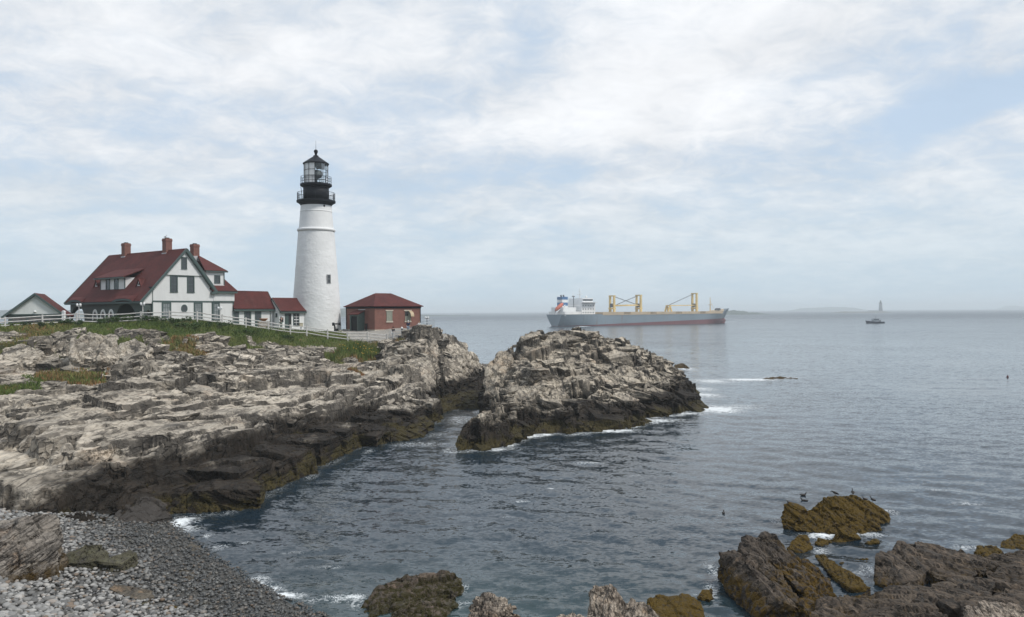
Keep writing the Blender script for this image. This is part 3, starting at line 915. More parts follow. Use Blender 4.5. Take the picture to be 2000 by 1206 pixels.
def cells3(p, seed):
    i = np.floor(p)
    f1 = np.full(len(p), 9.0); f2 = f1.copy(); rr_ = np.zeros(len(p)); r2_ = np.zeros(len(p))
    for a in (-1, 0, 1):
        for b in (-1, 0, 1):
            for c in (-1, 0, 1):
                k = i + (a, b, c)
                q = k + 0.15 + 0.7 * np.stack([h3(k[:, 0], k[:, 1], k[:, 2], seed + s) for s in (0, 1, 2)], 1)
                d = np.linalg.norm(p - q, axis=1)
                near_ = d < f1
                f2 = np.where(near_, f1, np.minimum(f2, d)); f1 = np.where(near_, d, f1)
                rr_ = np.where(near_, h3(k[:, 0], k[:, 1], k[:, 2], seed + 5), rr_)
                r2_ = np.where(near_, h3(k[:, 0], k[:, 1], k[:, 2], seed + 6), r2_)
    return f1, f2, rr_, r2_


def hull_mesh(pts):
    """Convex hull of points as (verts, tris)."""
    bm = bmesh.new()
    for p in pts: bm.verts.new(p)
    r = bmesh.ops.convex_hull(bm, input=list(bm.verts))
    bmesh.ops.delete(bm, geom=list({v for v in r['geom_interior'] + r['geom_unused'] if isinstance(v, bmesh.types.BMVert)}), context='VERTS')
    bmesh.ops.triangulate(bm, faces=list(bm.faces))
    bmesh.ops.recalc_face_normals(bm, faces=bm.faces)
    bm.verts.ensure_lookup_table(); bm.verts.index_update()
    V = np.array([v.co[:] for v in bm.verts]); T = np.array([[v.index for v in f.verts] for f in bm.faces])
    bm.free()
    return V, T


def block_variant(seed):
    """An angular slab of about unit half-size, as rock parts along its joints: near-rectangular with broken corners."""
    r = np.random.default_rng(seed)
    pts = []
    sh = r.normal(0, 0.16, 2)
    for sx in (-1, 1):
        for sy in (-1, 1):
            for sz in (-1, 1):
                p = np.array([sx, sy, sz], float) * (1 - np.abs(r.normal(0, 0.10, 3)))
                p[:2] += sh * p[2]
                if r.random() < 0.55:           # broken corner: three points instead of one
                    k = r.uniform(0.15, 0.7, 3)
                    for ax in range(3):
                        q = p.copy(); q[ax] -= np.sign(p[ax]) * k[ax]; pts.append(q)
                else:
                    pts.append(p)
    return hull_mesh(pts)


BLOCKS = [block_variant(900 + k) for k in range(36)]
BLOCK_ME = {}


def rot_from(ax_long, up):
    up = np.asarray(up, float); up /= np.linalg.norm(up)
    a = np.asarray(ax_long, float); a = a - up * (a @ up); a /= np.linalg.norm(a)
    return np.stack([np.cross(a, up), a, up], 1)        # columns: across, along, up


def block_attrs(V, T, r):
    """Darkening of the sides of the slab and a tone of its own, per face."""
    n = np.cross(V[T[:, 1]] - V[T[:, 0]], V[T[:, 2]] - V[T[:, 0]])
    n /= np.linalg.norm(n, axis=1)[:, None] + 1e-9
    side = np.clip((0.68 - np.abs(n[:, 2])) / 0.25, 0, 1) * r.uniform(0.45, 1.0)
    return side, np.full(len(T), r.uniform(-1, 0.8))


def fattr(me, name, vals):
    a = me.attributes.new(name, 'FLOAT', 'FACE')
    a.data.foreach_set('value', np.asarray(vals, np.float32))


def detailed(V, T, seed):
    """A closer version of a slab, its faces chipped and its edges broken."""
    bm = bmesh.new()
    vs = [bm.verts.new(v) for v in V]
    for f in T: bm.faces.new([vs[i] for i in f])
    for _ in range(4):
        e = [x for x in bm.edges if x.calc_length() > 0.42]
        if not e: break
        bmesh.ops.subdivide_edges(bm, edges=e, cuts=1)
        bmesh.ops.triangulate(bm, faces=[f for f in bm.faces if len(f.verts) > 3])
    bm.normal_update(); bm.verts.index_update()
    p = np.array([v.co[:] for v in bm.verts]); n = np.array([v.normal[:] for v in bm.verts])
    T2 = np.array([[v.index for v in f.verts] for f in bm.faces]); bm.free()
    f1, f2, r1, _ = cells3(p / np.array([0.55, 0.75, 0.35]), seed)
    d = (r1 - 0.5) * 0.15 - np.clip(1 - (f2 - f1) / 0.12, 0, 1) * 0.06 + 0.10 * vnoise3(p / 0.5, seed + 3)
    return p + n * d[:, None], T2


def scatter_blocks(gx, gy, Z, weight, n, strike, seed, size_rng, lift, mat, parent, n_single, zcap=None, wid=(0.45, 0.8), thick=(0.22, 0.5)):
    r = np.random.default_rng(seed)
    gyv, gxv = np.gradient(Z, gy, gx)
    wgt = np.clip(weight, 0, None).ravel().astype(float)
    # cells are of unequal size: weight by area
    ar = np.outer(np.gradient(gy), np.gradient(gx)).ravel()
    wgt *= ar; wgt /= wgt.sum()
    pick = r.choice(len(wgt), n, p=wgt)
    X, Y = np.meshgrid(gx, gy)
    items = []
    for i in pick:
        j, k = divmod(i, len(gx))
        x, y, z = X[j, k], Y[j, k], Z[j, k]
        L = size_rng[0] * (size_rng[1] / size_rng[0]) ** (r.random() ** 1.6)
        sc = np.array([L * r.uniform(*wid), L, L * r.uniform(*thick)]) * 0.5
        m = int(max(2, L / 0.25))
        j0, j1, k0, k1 = max(j - m, 0), min(j + m + 1, len(gy)), max(k - m, 0), min(k + m + 1, len(gx))
        gxm, gym = np.clip(gxv[j0:j1, k0:k1], -1.2, 1.2).mean(), np.clip(gyv[j0:j1, k0:k1], -1.2, 1.2).mean()
        zm = Z[j0:j1, k0:k1].mean()
        up = np.array([-gxm * 0.55, -gym * 0.55, 1.0]) + r.normal(0, 0.10, 3) * np.array([1, 1, 0])
        a = strike + r.normal(0, 0.16) + (math.pi / 2 if r.random() < 0.2 else 0)
        Rm = rot_from((math.sin(a), math.cos(a), 0), up)
        c = np.array([x, y, 0.5 * (z + zm) - sc[2] * (1 - r.uniform(*lift))])
        if zcap is not None: c[2] = min(c[2], z + zcap[j, k] - sc[2])
        items.append((L * L / (x * x + y * y), int(r.integers(len(BLOCKS))), Rm * sc, c))
    items.sort(key=lambda q: -q[0])
    for q in items[:n_single]:
        V, T = BLOCKS[q[1]]
        # blocks share a few meshes; scale and turn are the object's own
        key = (q[1], mat.name)
        if key not in BLOCK_ME:
            V, T = detailed(V, T, 40 + q[1])
            me = mesh_np('rock_block', V, T, False); me.materials.append(mat); BLOCK_ME[key] = me
            s1, s2 = block_attrs(V, T, r); fattr(me, 'stain', s1); fattr(me, 'tone', s2)
        o = bpy.data.objects.new('rock_block', BLOCK_ME[key]); COL.objects.link(o); o.parent = parent
        M4 = np.eye(4); M4[:3, :3] = q[2]; M4[:3, 3] = q[3]
        o.matrix_basis = Matrix(M4.tolist())
    vs, fs, off, a1, a2 = [], [], 0, [], []
    for q in items[n_single:]:
        V, T = BLOCKS[q[1]]
        s1, s2 = block_attrs(V, T, r); a1.append(s1); a2.append(s2)
        vs.append(V @ q[2].T + q[3]); fs.append(T + off); off += len(V)
    if vs:
        o = link('rock_rubble', mesh_np('rock_rubble', np.concatenate(vs), np.concatenate(fs), False), mat, parent)
        fattr(o.data, 'stain', np.concatenate(a1)); fattr(o.data, 'tone', np.concatenate(a2))
        tag(o, kind='stuff')


def slope_of(gx, gy, Z):
    a, b = np.gradient(Z, gy, gx)
    return np.sqrt(a * a + b * b)


Xh, Yh = np.meshgrid(gx_h, gy_h)
uh = 1000 + 1500 * Xh / Yh
sl_h = np.clip(slope_of(gx_h, gy_h, Z_h), 0, 3)
barem = np.clip(1 - 1.6 * soil_h, 0, 1) * np.clip(1 - 2 * pth_h, 0, 1) * keep_h * (Z_h > 0.1) * (Yh < 121) * (uh > -120)
patchy = np.clip(fbm(Xh.astype(np.float32) * 0.13, Yh.astype(np.float32) * 0.13, 3, 501) * 2.4 + 0.55, 0.05, 1.5)
upper = np.clip((Z_h - 5.2) / 1.0, 0, 1) * (uh < 790)
flank = np.where((uh > 735) & (Z_h > 3.0), 0.35, 1.0)
barem = barem * flank
low = np.clip((2.6 - Z_h) / 0.8, 0, 1)
cap = 0.12 + 0.9 * brow_h
scatter_blocks(gx_h, gy_h, Z_h, barem * patchy * (1 - 0.8 * mids_h) * (0.12 + 0.5 * sl_h) * (0.5 + 0.3 * upper + 0.8 * low), 560, HEAD_STRIKE, 1, (0.9, 3.4), (0.15, 0.6), M_head, headland, 190, cap)
scatter_blocks(gx_h, gy_h, Z_h, barem * patchy * (1 - 0.85 * mids_h) * (0.1 + 0.7 * sl_h) * (0.25 + upper), 1700, HEAD_STRIKE, 2, (0.35, 1.3), (0.2, 0.8), M_head, headland, 0, cap, (0.5, 0.9), (0.3, 0.7))
scatter_blocks(gx_h, gy_h, Z_h, barem * upper * (0.1 + 0.5 * sl_h), 420, HEAD_STRIKE + 0.9, 3, (0.8, 2.4), (0.3, 0.9), M_head, headland, 90, cap, (0.6, 0.95), (0.5, 0.95))
Xi, Yi = np.meshgrid(gx_i, gy_i)
sl_i = np.clip(slope_of(gx_i, gy_i, Z_i), 0, 3)
wi = (Z_i > 0.1) * (0.15 + 0.5 * sl_i)
wi = wi * np.clip(1.35 - Z_i / 7.0, 0.25, 1)
scatter_blocks(gx_i, gy_i, Z_i, wi, 250, R(-24), 4, (1.0, 3.8), (0.3, 0.9), M_isle, island, 150, None, (0.5, 0.9), (0.35, 0.75))
scatter_blocks(gx_i, gy_i, Z_i, wi, 700, R(-24), 5, (0.4, 1.4), (0.3, 0.9), M_isle, island, 0, None, (0.5, 0.9), (0.35, 0.75))


# ================================================================== crags: hulls broken along their bedding
def crag_mesh(pts, seed, edge=0.12, bed=(0.5, -0.2, 0.8), amp=0.10, bed_t=0.22, cell=0.7, round_=0.0):
    """Hull of pts, finely divided, then broken: beds of unequal reach, joint blocks standing proud, joints recessed."""
    pts = np.asarray(pts, float)
    V, T = hull_mesh(pts)
    bm = bmesh.new()
    vs = [bm.verts.new(v) for v in V]
    for f in T: bm.faces.new([vs[i] for i in f])
    for _ in range(9):
        e = [x for x in bm.edges if x.calc_length() > edge]
        if not e: break
        bmesh.ops.subdivide_edges(bm, edges=e, cuts=1)
        bmesh.ops.triangulate(bm, faces=[f for f in bm.faces if len(f.verts) > 3])
    for _ in range(2 if round_ > 0.3 else 1):
        bmesh.ops.smooth_vert(bm, verts=bm.verts, factor=0.5 if round_ > 0.3 else 0.3, use_axis_x=True, use_axis_y=True, use_axis_z=True)
    bm.normal_update()
    bm.verts.index_update()
    p = np.array([v.co[:] for v in bm.verts]); n = np.array([v.normal[:] for v in bm.verts])
    T = np.array([[v.index for v in f.verts] for f in bm.faces])
    bm.free()
    b = np.asarray(bed, float); b /= np.linalg.norm(b)
    a = np.cross(b, (0.1, 1, 0.05)); a /= np.linalg.norm(a); c = np.cross(b, a)
    q = p + 0.35 * cell * np.stack([vnoise3(p / cell * 0.8 + o, seed + o) for o in (1, 2, 3)], 1)
    L = np.stack([q @ a, q @ c, q @ b], 1)
    tl = L[:, 2] / bed_t + 0.5 * vnoise3(p / 0.9, seed + 9)
    fl = np.floor(tl); ff = tl - fl
    rl = h2(fl, fl * 0 + 3, seed + 11)
    lay = (rl - 0.5) * amp * 1.7 - np.clip(1 - np.minimum(ff, 1 - ff) / 0.16, 0, 1) * amp * 0.6
    f1, f2, r1, r2 = cells3(L / np.array([cell * 1.5, cell, cell * 0.55]), seed + 20)
    blk = (r1 - 0.5) * amp * 2.2 - np.clip(1 - (f2 - f1) / 0.10, 0, 1) * amp * 0.8
    f1, f2, r3, r4 = cells3(L / np.array([cell * 0.5, cell * 0.36, cell * 0.2]), seed + 40)
    blk2 = (r3 - 0.5) * amp * 0.55 - np.clip(1 - (f2 - f1) / 0.12, 0, 1) * amp * 0.18
    big = vnoise3(p / (cell * 2.2) + 5, seed + 60) * amp * 2.0
    d = (lay + blk + blk2) * (1 - round_) + big + vnoise3(p / 0.14, seed + 70) * amp * 0.12
    return mesh_np('crag', p + n * d[:, None], T, False)


def U(lst):
    """Hull corners from (u, v, Y) triples; each also gets a foot below it."""
    out = []
    for q in lst:
        p = P(*q[:3])
        out.append(p)
        if len(q) > 3:
            out.append(np.array([p[0], p[1], q[3]]))
    return out


M_near = rock_mat('shore_rock_brown', R(25), dry=(0.066, 0.052, 0.041), pale=(0.115, 0.092, 0.072), dark=(0.030, 0.026, 0.023), wet=(0.024, 0.020, 0.017), weed=(0.115, 0.068, 0.012),
                  wet_z=0.35, weed_z=0.75, weed_amt=0.42, rust=0.2, size=0.45, zamp=0.55, bumpk=0.4, bedn=(-0.65, -0.3, 0.6))
M_ledge_near = rock_mat('shore_ledge_brown', R(25), dry=(0.074, 0.057, 0.043), pale=(0.125, 0.099, 0.076), dark=(0.030, 0.026, 0.023), wet=(0.024, 0.020, 0.017), weed=(0.115, 0.068, 0.012),
                        wet_z=0.1, weed_z=0.28, weed_amt=0.4, rust=0.2, size=0.45, zamp=0.35, bumpk=0.4, bedn=(-0.45, -0.35, 0.75))
M_weed = rock_mat('weedy_rock', R(40), dry=(0.050, 0.036, 0.014), pale=(0.10, 0.066, 0.018), dark=(0.026, 0.021, 0.013), wet=(0.018, 0.014, 0.009), weed=(0.105, 0.066, 0.011),
                  wet_z=0.35, weed_z=1.7, weed_amt=0.5, rust=0.3, size=0.36, zamp=0.5, bumpk=0.5)
M_dry = rock_mat('dry_shore_rock', R(70), dry=(0.25, 0.205, 0.165), pale=(0.40, 0.35, 0.29), dark=(0.17, 0.14, 0.12), wet_z=-5, weed_z=-5, rust=0.55, size=0.32, bumpk=0.4, bedn=(0.85, -0.3, 0.4))
M_green = rock_mat('green_weed_rock', R(30), dry=(0.085, 0.066, 0.056), pale=(0.15, 0.11, 0.092), dark=(0.04, 0.035, 0.03), wet=(0.030, 0.030, 0.018), weed=(0.045, 0.038, 0.012),
                   wet_z=0.15, weed_z=0.5, weed_amt=0.42, rust=0.25, size=0.36, zamp=0.45, bumpk=0.45)
M_wetdark = rock_mat('dark_wet_stone', R(10), dry=(0.030, 0.027, 0.025), pale=(0.050, 0.045, 0.041), dark=(0.018, 0.016, 0.015), wet_z=-5, weed_z=-5, rust=0.1, size=0.5, bumpk=0.4)
M_moss = rock_mat('mossy_stone', R(10), dry=(0.060, 0.058, 0.034), pale=(0.105, 0.10, 0.066), dark=(0.030, 0.030, 0.018), wet_z=-5, weed_z=-5, rust=0.25, size=0.3, bumpk=0.5)
M_boul = rock_mat('beach_boulder', R(10), dry=(0.075, 0.064, 0.05), pale=(0.12, 0.105, 0.082), dark=(0.04, 0.037, 0.03), wet_z=-5, weed_z=-5, rust=0.4, size=0.3, bumpk=0.5)
M_slab = rock_mat('beach_outcrop', R(-60), dry=(0.17, 0.15, 0.13), pale=(0.28, 0.255, 0.225), dark=(0.06, 0.055, 0.05), wet=(0.05, 0.034, 0.015), weed=(0.075, 0.048, 0.016), wet_z=2.2, weed_z=2.6, weed_amt=0.3,
                  rust=0.5, size=0.55, zamp=0.5, bumpk=0.35, bedn=(-0.33, -0.22, 0.92))


def outcrop(name, label, cat, slabs, mat, seed, group=None, part='slab', **kw):
    """A rock outcrop standing in one piece, its slabs parts of it."""
    if len(slabs) == 1:
        me = crag_mesh(U(slabs[0]), seed, **kw); me.name = name
        return tag(link(name, me, mat), label, cat, group)
    root = empty(name, tuple(np.mean(U(slabs[0]), 0)), 0, label, cat, group)
    root.location.z = 0
    for k, s_ in enumerate(slabs):
        me = crag_mesh(U(s_), seed + 7 * k, **kw)
        o = link(part, me, mat, root)
        o.matrix_parent_inverse = Matrix.Translation(-root.location)
    return root


B1 = (-0.75, -0.25, 0.55)
outcrop('shore_outcrop', 'dark brown slabby outcrop with golden weed on its sheer seaward face', 'rock', [
    [(1396, 1130, 31.6, -.8), (1404, 1078, 31.6), (1432, 1072, 31.9), (1468, 1108, 29.2), (1520, 1172, 26.7), (1480, 1206, 26.9, -.8), (1440, 1180, 28.6, -.8), (1500, 1110, 30.6, -.8), (1560, 1190, 26.5, -.8)],
    [(1440, 1066, 32.6), (1458, 1052, 33.2, -.8), (1470, 1062, 33.6, -.8), (1500, 1090, 31.8), (1545, 1150, 28.6), (1575, 1200, 26.6), (1585, 1206, 26.2, -.8), (1470, 1100, 30.8, -.8)],
    [(1462, 1052, 33.4), (1492, 1044, 33.9), (1512, 1050, 34.2, -.8), (1528, 1072, 33.6), (1560, 1100, 32.0), (1600, 1150, 29.3, -.8), (1560, 1150, 29.0)],
    [(1530, 1080, 33.0), (1570, 1092, 32.6, -.8), (1600, 1108, 31.8), (1617, 1128, 31.0, -.8), (1634, 1180, 28.4, -.8), (1600, 1206, 27.0, -.8), (1560, 1140, 30.0)],
    [(1540, 1170, 27.8), (1590, 1160, 28.6), (1630, 1190, 27.6, -.8), (1600, 1225, 26.0, -.8), (1530, 1215, 26.0, -.8)],
], M_near, 1100, edge=0.13, bed=B1, amp=0.10, bed_t=0.2, cell=0.75)
B2 = (-0.45, -0.35, 0.8)
outcrop('shore_ledge', 'broad brown grey ledge of cracked tilted slabs in the right corner', 'rock', [
    [(1713, 1141, 30.6, -.8), (1713, 1084, 31.6), (1757, 1060, 33.2), (1788, 1056, 34.0), (1800, 1062, 34.4, -.8), (1830, 1100, 31.8), (1790, 1135, 29.8, -.8), (1744, 1146, 30.1, -.8)],
    [(1786, 1058, 33.8), (1846, 1068, 34.0, -.8), (1886, 1077, 33.4, -.8), (1950, 1104, 31.6), (1900, 1128, 30.2), (1830, 1130, 30.2, -.8), (1800, 1108, 31.2)],
    [(1640, 1188, 28.2, -.8), (1682, 1164, 28.6), (1776, 1140, 29.3), (1830, 1150, 28.6), (1800, 1190, 26.4), (1720, 1215, 25.8), (1650, 1212, 26.6, -.8), (1830, 1206, 26, -.8)],
    [(1575, 1206, 26.2, -.8), (1600, 1180, 27.6), (1650, 1160, 28.9), (1700, 1150, 29.7, -.8), (1690, 1190, 27.3), (1620, 1228, 25.6, -.8)],
    [(1745, 1206, 25.4, -.8), (1770, 1180, 26.5), (1803, 1163, 27.0), (1850, 1200, 25.0), (1870, 1225, 24.2, -.8), (1760, 1240, 24, -.8)],
    [(1820, 1140, 29.2), (1880, 1128, 29.8, -.8), (1940, 1130, 29.4), (1925, 1170, 27.6), (1860, 1190, 26.6), (1830, 1170, 27.4, -.8), (1935, 1180, 27, -.8)],
    [(1925, 1120, 30.4), (1985, 1098, 31.6, -.8), (2060, 1090, 31.8, -.8), (2080, 1150, 28.6), (1990, 1170, 27.8, -.8), (1930, 1150, 28.8, -.8)],
    [(1880, 1180, 26.8), (1960, 1150, 28.2), (2060, 1150, 28.0), (2080, 1220, 25.0, -.8), (1950, 1215, 25.4, -.8), (1880, 1205, 25.8, -.8)],
    [(1905, 1092, 32.3, -.8), (1960, 1078, 33.4), (2030, 1078, 33.3), (2050, 1110, 31.5, -.8), (1960, 1110, 31.4, -.8)],
], M_ledge_near, 1300, edge=0.14, bed=B2, amp=0.095, bed_t=0.24, cell=0.85)
outcrop('weedy_rock', 'golden weed covered rock in the water with sea birds perched along its top', 'rock', [
    [(1527, 1030, 38.6, -.6), (1530, 988, 39.4), (1543, 983, 39.6), (1568, 998, 39.6), (1600, 1010, 39.0), (1590, 1036, 38.2, -.6), (1560, 990, 41, -.6)],
    [(1590, 992, 40.0), (1612, 972, 40.0), (1632, 963, 39.8), (1668, 969, 40.0), (1704, 981, 40.2), (1738, 1004, 40.2, -.6), (1736, 1026, 39.4, -.6), (1690, 1030, 38.2), (1600, 1030, 38.4, -.6), (1640, 985, 42, -.6), (1700, 1000, 42, -.6)],
    [(1550, 1036, 38.0, -.6), (1556, 1004, 39.2), (1612, 984, 39.8), (1632, 1010, 39.0), (1622, 1042, 37.6, -.6)],
    [(1612, 1040, 37.4, -.6), (1625, 1022, 37.8), (1660, 1012, 38.4), (1720, 1022, 38.6), (1716, 1038, 38.2, -.6), (1680, 1046, 37.4, -.6)],
    [(1618, 1060, 36.2, -.6), (1630, 1038, 36.7), (1655, 1033, 36.9), (1678, 1044, 36.9), (1680, 1056, 36.6, -.6), (1650, 1062, 36.2, -.6), (1650, 1030, 38, -.6)],
], M_weed, 1500, edge=0.11, amp=0.085, bed_t=0.2, cell=0.6, part='ledge')
outcrop('green_boulder', 'low boulder draped in green weed with a pinkish bare top in the shallows', 'rock', [
    [(706, 1190, 28.6, -.6), (740, 1142, 29.8), (790, 1122, 31.0), (880, 1119, 31.2), (903, 1128, 31.0, -.6), (903, 1160, 29.8, -.6), (800, 1165, 29.2), (720, 1206, 27.6, -.6)],
    [(770, 1206, 27.2, -.6), (800, 1172, 28.6), (840, 1162, 29.2), (885, 1160, 29.4), (900, 1180, 28.8, -.6), (850, 1212, 27.2, -.6), (740, 1215, 27.2, -.6)],
], M_green, 1700, edge=0.10, amp=0.10, bed=(0.3, -0.5, 0.8), bed_t=0.2, cell=0.7)
outcrop('dark_boulder', 'smooth dark brown weedy boulder between the pale crag and the outcrop', 'rock', [
    [(1268, 1206, 26.6, -.8), (1266, 1172, 27.6), (1285, 1161, 28.2), (1345, 1160, 28.4), (1368, 1176, 28.0), (1372, 1206, 26.8, -.8), (1350, 1215, 26.2, -.8), (1290, 1220, 26.0, -.8), (1330, 1165, 29.4, -.8)]],
    M_weed, 1800, edge=0.10, amp=0.06, cell=0.6, round_=0.2)
for k, (lab, pts, mt) in enumerate([
    ('small weedy rock at the foot of the dark brown outcrop', [(1364, 1166, 29.2, -.5), (1372, 1152, 29.8), (1392, 1150, 30.0), (1398, 1166, 29.4, -.5), (1385, 1172, 29.0, -.5)], M_weed),
    ('knobbly weed covered rock breaking the surf behind the dark outcrop', [(1538, 1070, 35.2, -.5), (1546, 1055, 35.6), (1560, 1045, 36.0), (1580, 1050, 36.0), (1588, 1068, 35.4, -.5), (1565, 1082, 34.8, -.5), (1566, 1046, 37, -.5)], M_weed),
    ('tiny round weedy rock awash beside the bird rock', [(1592, 1062, 36.0, -.4), (1600, 1053, 36.3), (1612, 1055, 36.4), (1618, 1064, 35.9, -.4), (1604, 1068, 35.7, -.4)], M_weed),
    ('low dark rock awash right of the bird rock', [(1690, 1060, 36.0, -.4), (1700, 1056, 36.2), (1716, 1053, 36.6), (1718, 1059, 36.2, -.4), (1702, 1064, 35.8, -.4)], M_weed),
    ('flat raft of dark rockweed afloat between outcrop and ledge', [(1640, 1100, 33.2, -.3), (1660, 1094, 33.8), (1690, 1091, 34.0), (1702, 1096, 33.7, -.3), (1680, 1106, 33.0, -.3), (1650, 1107, 32.9, -.3)], M_weed),
    ('golden topped rock at the far right edge above the cracked ledge', [(1950, 1072, 35.3, -.5), (1958, 1055, 36.0), (1985, 1044, 36.8), (2030, 1046, 36.6), (2040, 1075, 35.0, -.5), (1990, 1082, 34.5, -.5)], M_weed),
    ('low golden weed bank along the back of the cracked ledge', [(1905, 1084, 34.2, -.5), (1910, 1068, 35.0), (1945, 1066, 35.2), (1962, 1078, 34.6, -.5), (1930, 1092, 33.6, -.5)], M_weed),
    ('strip of dark weedy rubble in the gap beside the outcrop', [(1592, 1085, 34.2, -.4), (1606, 1082, 34.3), (1640, 1110, 32.2), (1680, 1135, 30.8), (1700, 1148, 30.0, -.4), (1660, 1150, 29.8, -.4), (1620, 1120, 31.6, -.4)], M_weed),
]):
    outcrop('shore_rock', lab, 'rock', [pts], mt, 1900 + 9 * k, 'small rocks awash among the near outcrops', edge=0.09, amp=0.05, cell=0.4, bed_t=0.14)
# the dry crags on our own shore, close under the viewpoint
outcrop('pale_crag', 'pale jagged dry rock at the bottom edge left of centre', 'rock', [
    [(908, 1225, 17.2, 2.5), (920, 1192, 17.8), (945, 1170, 18.0), (965, 1174, 18.1), (1000, 1182, 18.0), (1004, 1225, 17.4, 2.5), (950, 1240, 16.6, 2.5), (955, 1172, 19, 2.5)]], M_dry, 2000, edge=0.06, amp=0.10, cell=0.28, bed_t=0.1, bed=(0.2, 0.2, 1))
outcrop('tan_crag', 'tall tan brown cracked rock at the bottom edge right of centre', 'rock', [
    [(1146, 1225, 18.2, 2.5), (1150, 1160, 18.8), (1158, 1146, 19.0), (1195, 1145, 19.1), (1212, 1160, 19.0), (1225, 1185, 18.6), (1235, 1230, 17.8, 2.5), (1180, 1250, 17.2, 2.5), (1180, 1150, 20.2, 2.5)],
    [(1205, 1180, 18.8), (1235, 1172, 19.2), (1262, 1185, 19.0), (1290, 1206, 18.6, 2.5), (1230, 1230, 17.8, 2.5), (1280, 1200, 19.6, 2.5)],
    [(1060, 1230, 17.2, 2.5), (1090, 1206, 17.8), (1130, 1197, 18.2), (1160, 1206, 18.0), (1165, 1240, 17.0, 2.5), (1120, 1200, 19, 2.5)]], M_dry, 2050, edge=0.065, amp=0.055, cell=0.35, bed_t=0.12, bed=(0.9, -0.3, 0.35))
outcrop('whitish_crag', 'whitish weathered rock in the extreme bottom right corner', 'rock', [
    [(1860, 1230, 18.6, 2.5), (1885, 1195, 19.2), (1920, 1175, 19.6), (1965, 1182, 19.6), (2030, 1200, 19.2), (2040, 1250, 18, 2.5), (1930, 1260, 17.6, 2.5), (1950, 1180, 20.6, 2.5)]], M_dry, 2080, edge=0.07, amp=0.06, cell=0.35, bed_t=0.12)

# our own shore under the viewpoint, just below the picture
gx = np.arange(-14, 26, 0.35); gy = np.arange(-14, 26.5, 0.35)
X, Y = [a.astype(np.float32) for a in np.meshgrid(gx, gy)]
line = 8.7 - 0.415 * np.clip(Y, -14, 40)
line = np.where(Y < 3, 7.3 + 0.0 * Y, np.minimum(line, 7.3))
line = line - np.clip(Y - 19, 0, 9) * 0.30
Z = line + 0.5 * rock_relief(X, Y, 611, R(60), [(4.0, 1.6, 0.5, 0.2), (1.4, 0.7, 0.2, 0.1)]) - 0.25
Z -= np.clip(-X - 8, 0, 6) * 0.5
near_shore = link('near_shore', grid_mesh('near_shore', gx, gy, Z, Z > -0.9), M_dry)
tag(near_shore, 'rocky shore under the viewpoint', None, None, 'structure')

# ================================================================== shingle beach
bctrl = [tuple(W(u, v)) for u, v in [(640, 1206), (590, 1178), (500, 1140), (440, 1105), (390, 1062), (350, 1030), (335, 1008)]]
bctrl += [tuple(P(0, 1206, 20.6)), tuple(P(200, 1206, 22.2)), tuple(P(400, 1206, 24.8)), tuple(P(120, 1110, 27.2)), tuple(P(0, 1140, 24.9)), tuple(P(250, 1100, 29.3)), tuple(P(150, 1040, 33.6)), tuple(P(250, 1020, 38.0)),
          tuple(P(120, 1015, 35)), (-12, 15, 4.6), (-6, 18, 2.7), (-2, 24, 0.3), (-3, 20, 1.5), (-19, 22, 4.2), (-6.0, 33, -1.1), (-12, 41, -1.1), (-3, 27.5, -0.6)]
beach_tps = TPS(bctrl, 0.01)
gx = np.arange(-27, 1.5, 0.16); gy = np.arange(12, 44, 0.16)
X, Y = [a.astype(np.float32) for a in np.meshgrid(gx, gy)]
Z = beach_tps(X, Y) + 0.05 * fbm(X * 0.8, Y * 0.8, 3, 9) - 0.05
m, t = new_mat('beach_grit')
pos = t.node('ShaderNodeNewGeometry').outputs['Position']
finish(t, Base_Color=t.ramp(t.noise(pos, 9.0, 5.0, 0.7), [(0.3, (0.035, 0.033, 0.03)), (0.7, (0.10, 0.095, 0.085))]), Roughness=0.8, Normal=t.bump(t.voro(pos, 14.0), 0.8, 0.05))
sdb = poly_sd(X, Y, shore)
Z = Z - np.clip(sdb - 0.3, 0, 3) * 1.5
beach = link('shingle_beach', grid_mesh('shingle_beach', gx, gy, Z, (Z > -0.6) & (X / Y > -0.85) & (sdb < 1.6), smooth=True), m)
tag(beach, 'steep beach of grey sea rounded cobbles', None, None, 'structure')

m, t = new_mat('cobble_stone')
pos = t.node('ShaderNodeNewGeometry').outputs['Position']
oi = t.node('ShaderNodeObjectInfo')
tint = t.attr('tint')
wetz = t.math('ADD', t.sep(pos)[2], t.math('MULTIPLY', t.math('SUBTRACT', t.noise(pos, 0.35, 4.0, 0.6), 0.5), 1.3))
wet = t.rng(wetz, 2.05, 0.7)
dryc = t.ramp(tint, [(0.0, (0.055, 0.055, 0.055)), (0.25, (0.15, 0.147, 0.14)), (0.55, (0.26, 0.256, 0.247)), (0.8, (0.36, 0.352, 0.335)), (0.9, (0.16, 0.115, 0.08)), (1.0, (0.42, 0.41, 0.39))])
wetc = t.ramp(tint, [(0.0, (0.016, 0.017, 0.017)), (0.4, (0.042, 0.043, 0.042)), (0.8, (0.085, 0.084, 0.078)), (0.9, (0.09, 0.06, 0.035)), (1.0, (0.16, 0.16, 0.15))])
c = t.mix(wet, dryc, wetc)
c = t.mix(t.math('MULTIPLY', t.rng(t.noise(pos, 30.0, 4.0, 0.7), 0.45, 0.7), 0.25), c, (0.08, 0.08, 0.075))
wk = t.rng(t.noise(t.vmath('ADD', pos, (5, 5, 0)), 0.8, 5.0, 0.65), 0.60, 0.70)
c = t.mix(t.math('MULTIPLY', wk, 0.7), c, (0.03, 0.026, 0.014))
finish(t, Base_Color=c, Roughness=t.math('SUBTRACT', 0.75, t.math('MULTIPLY', wet, 0.4)), Normal=t.bump(t.noise(pos, 22.0, 3.0), 0.25, 0.02))
M_cob = m


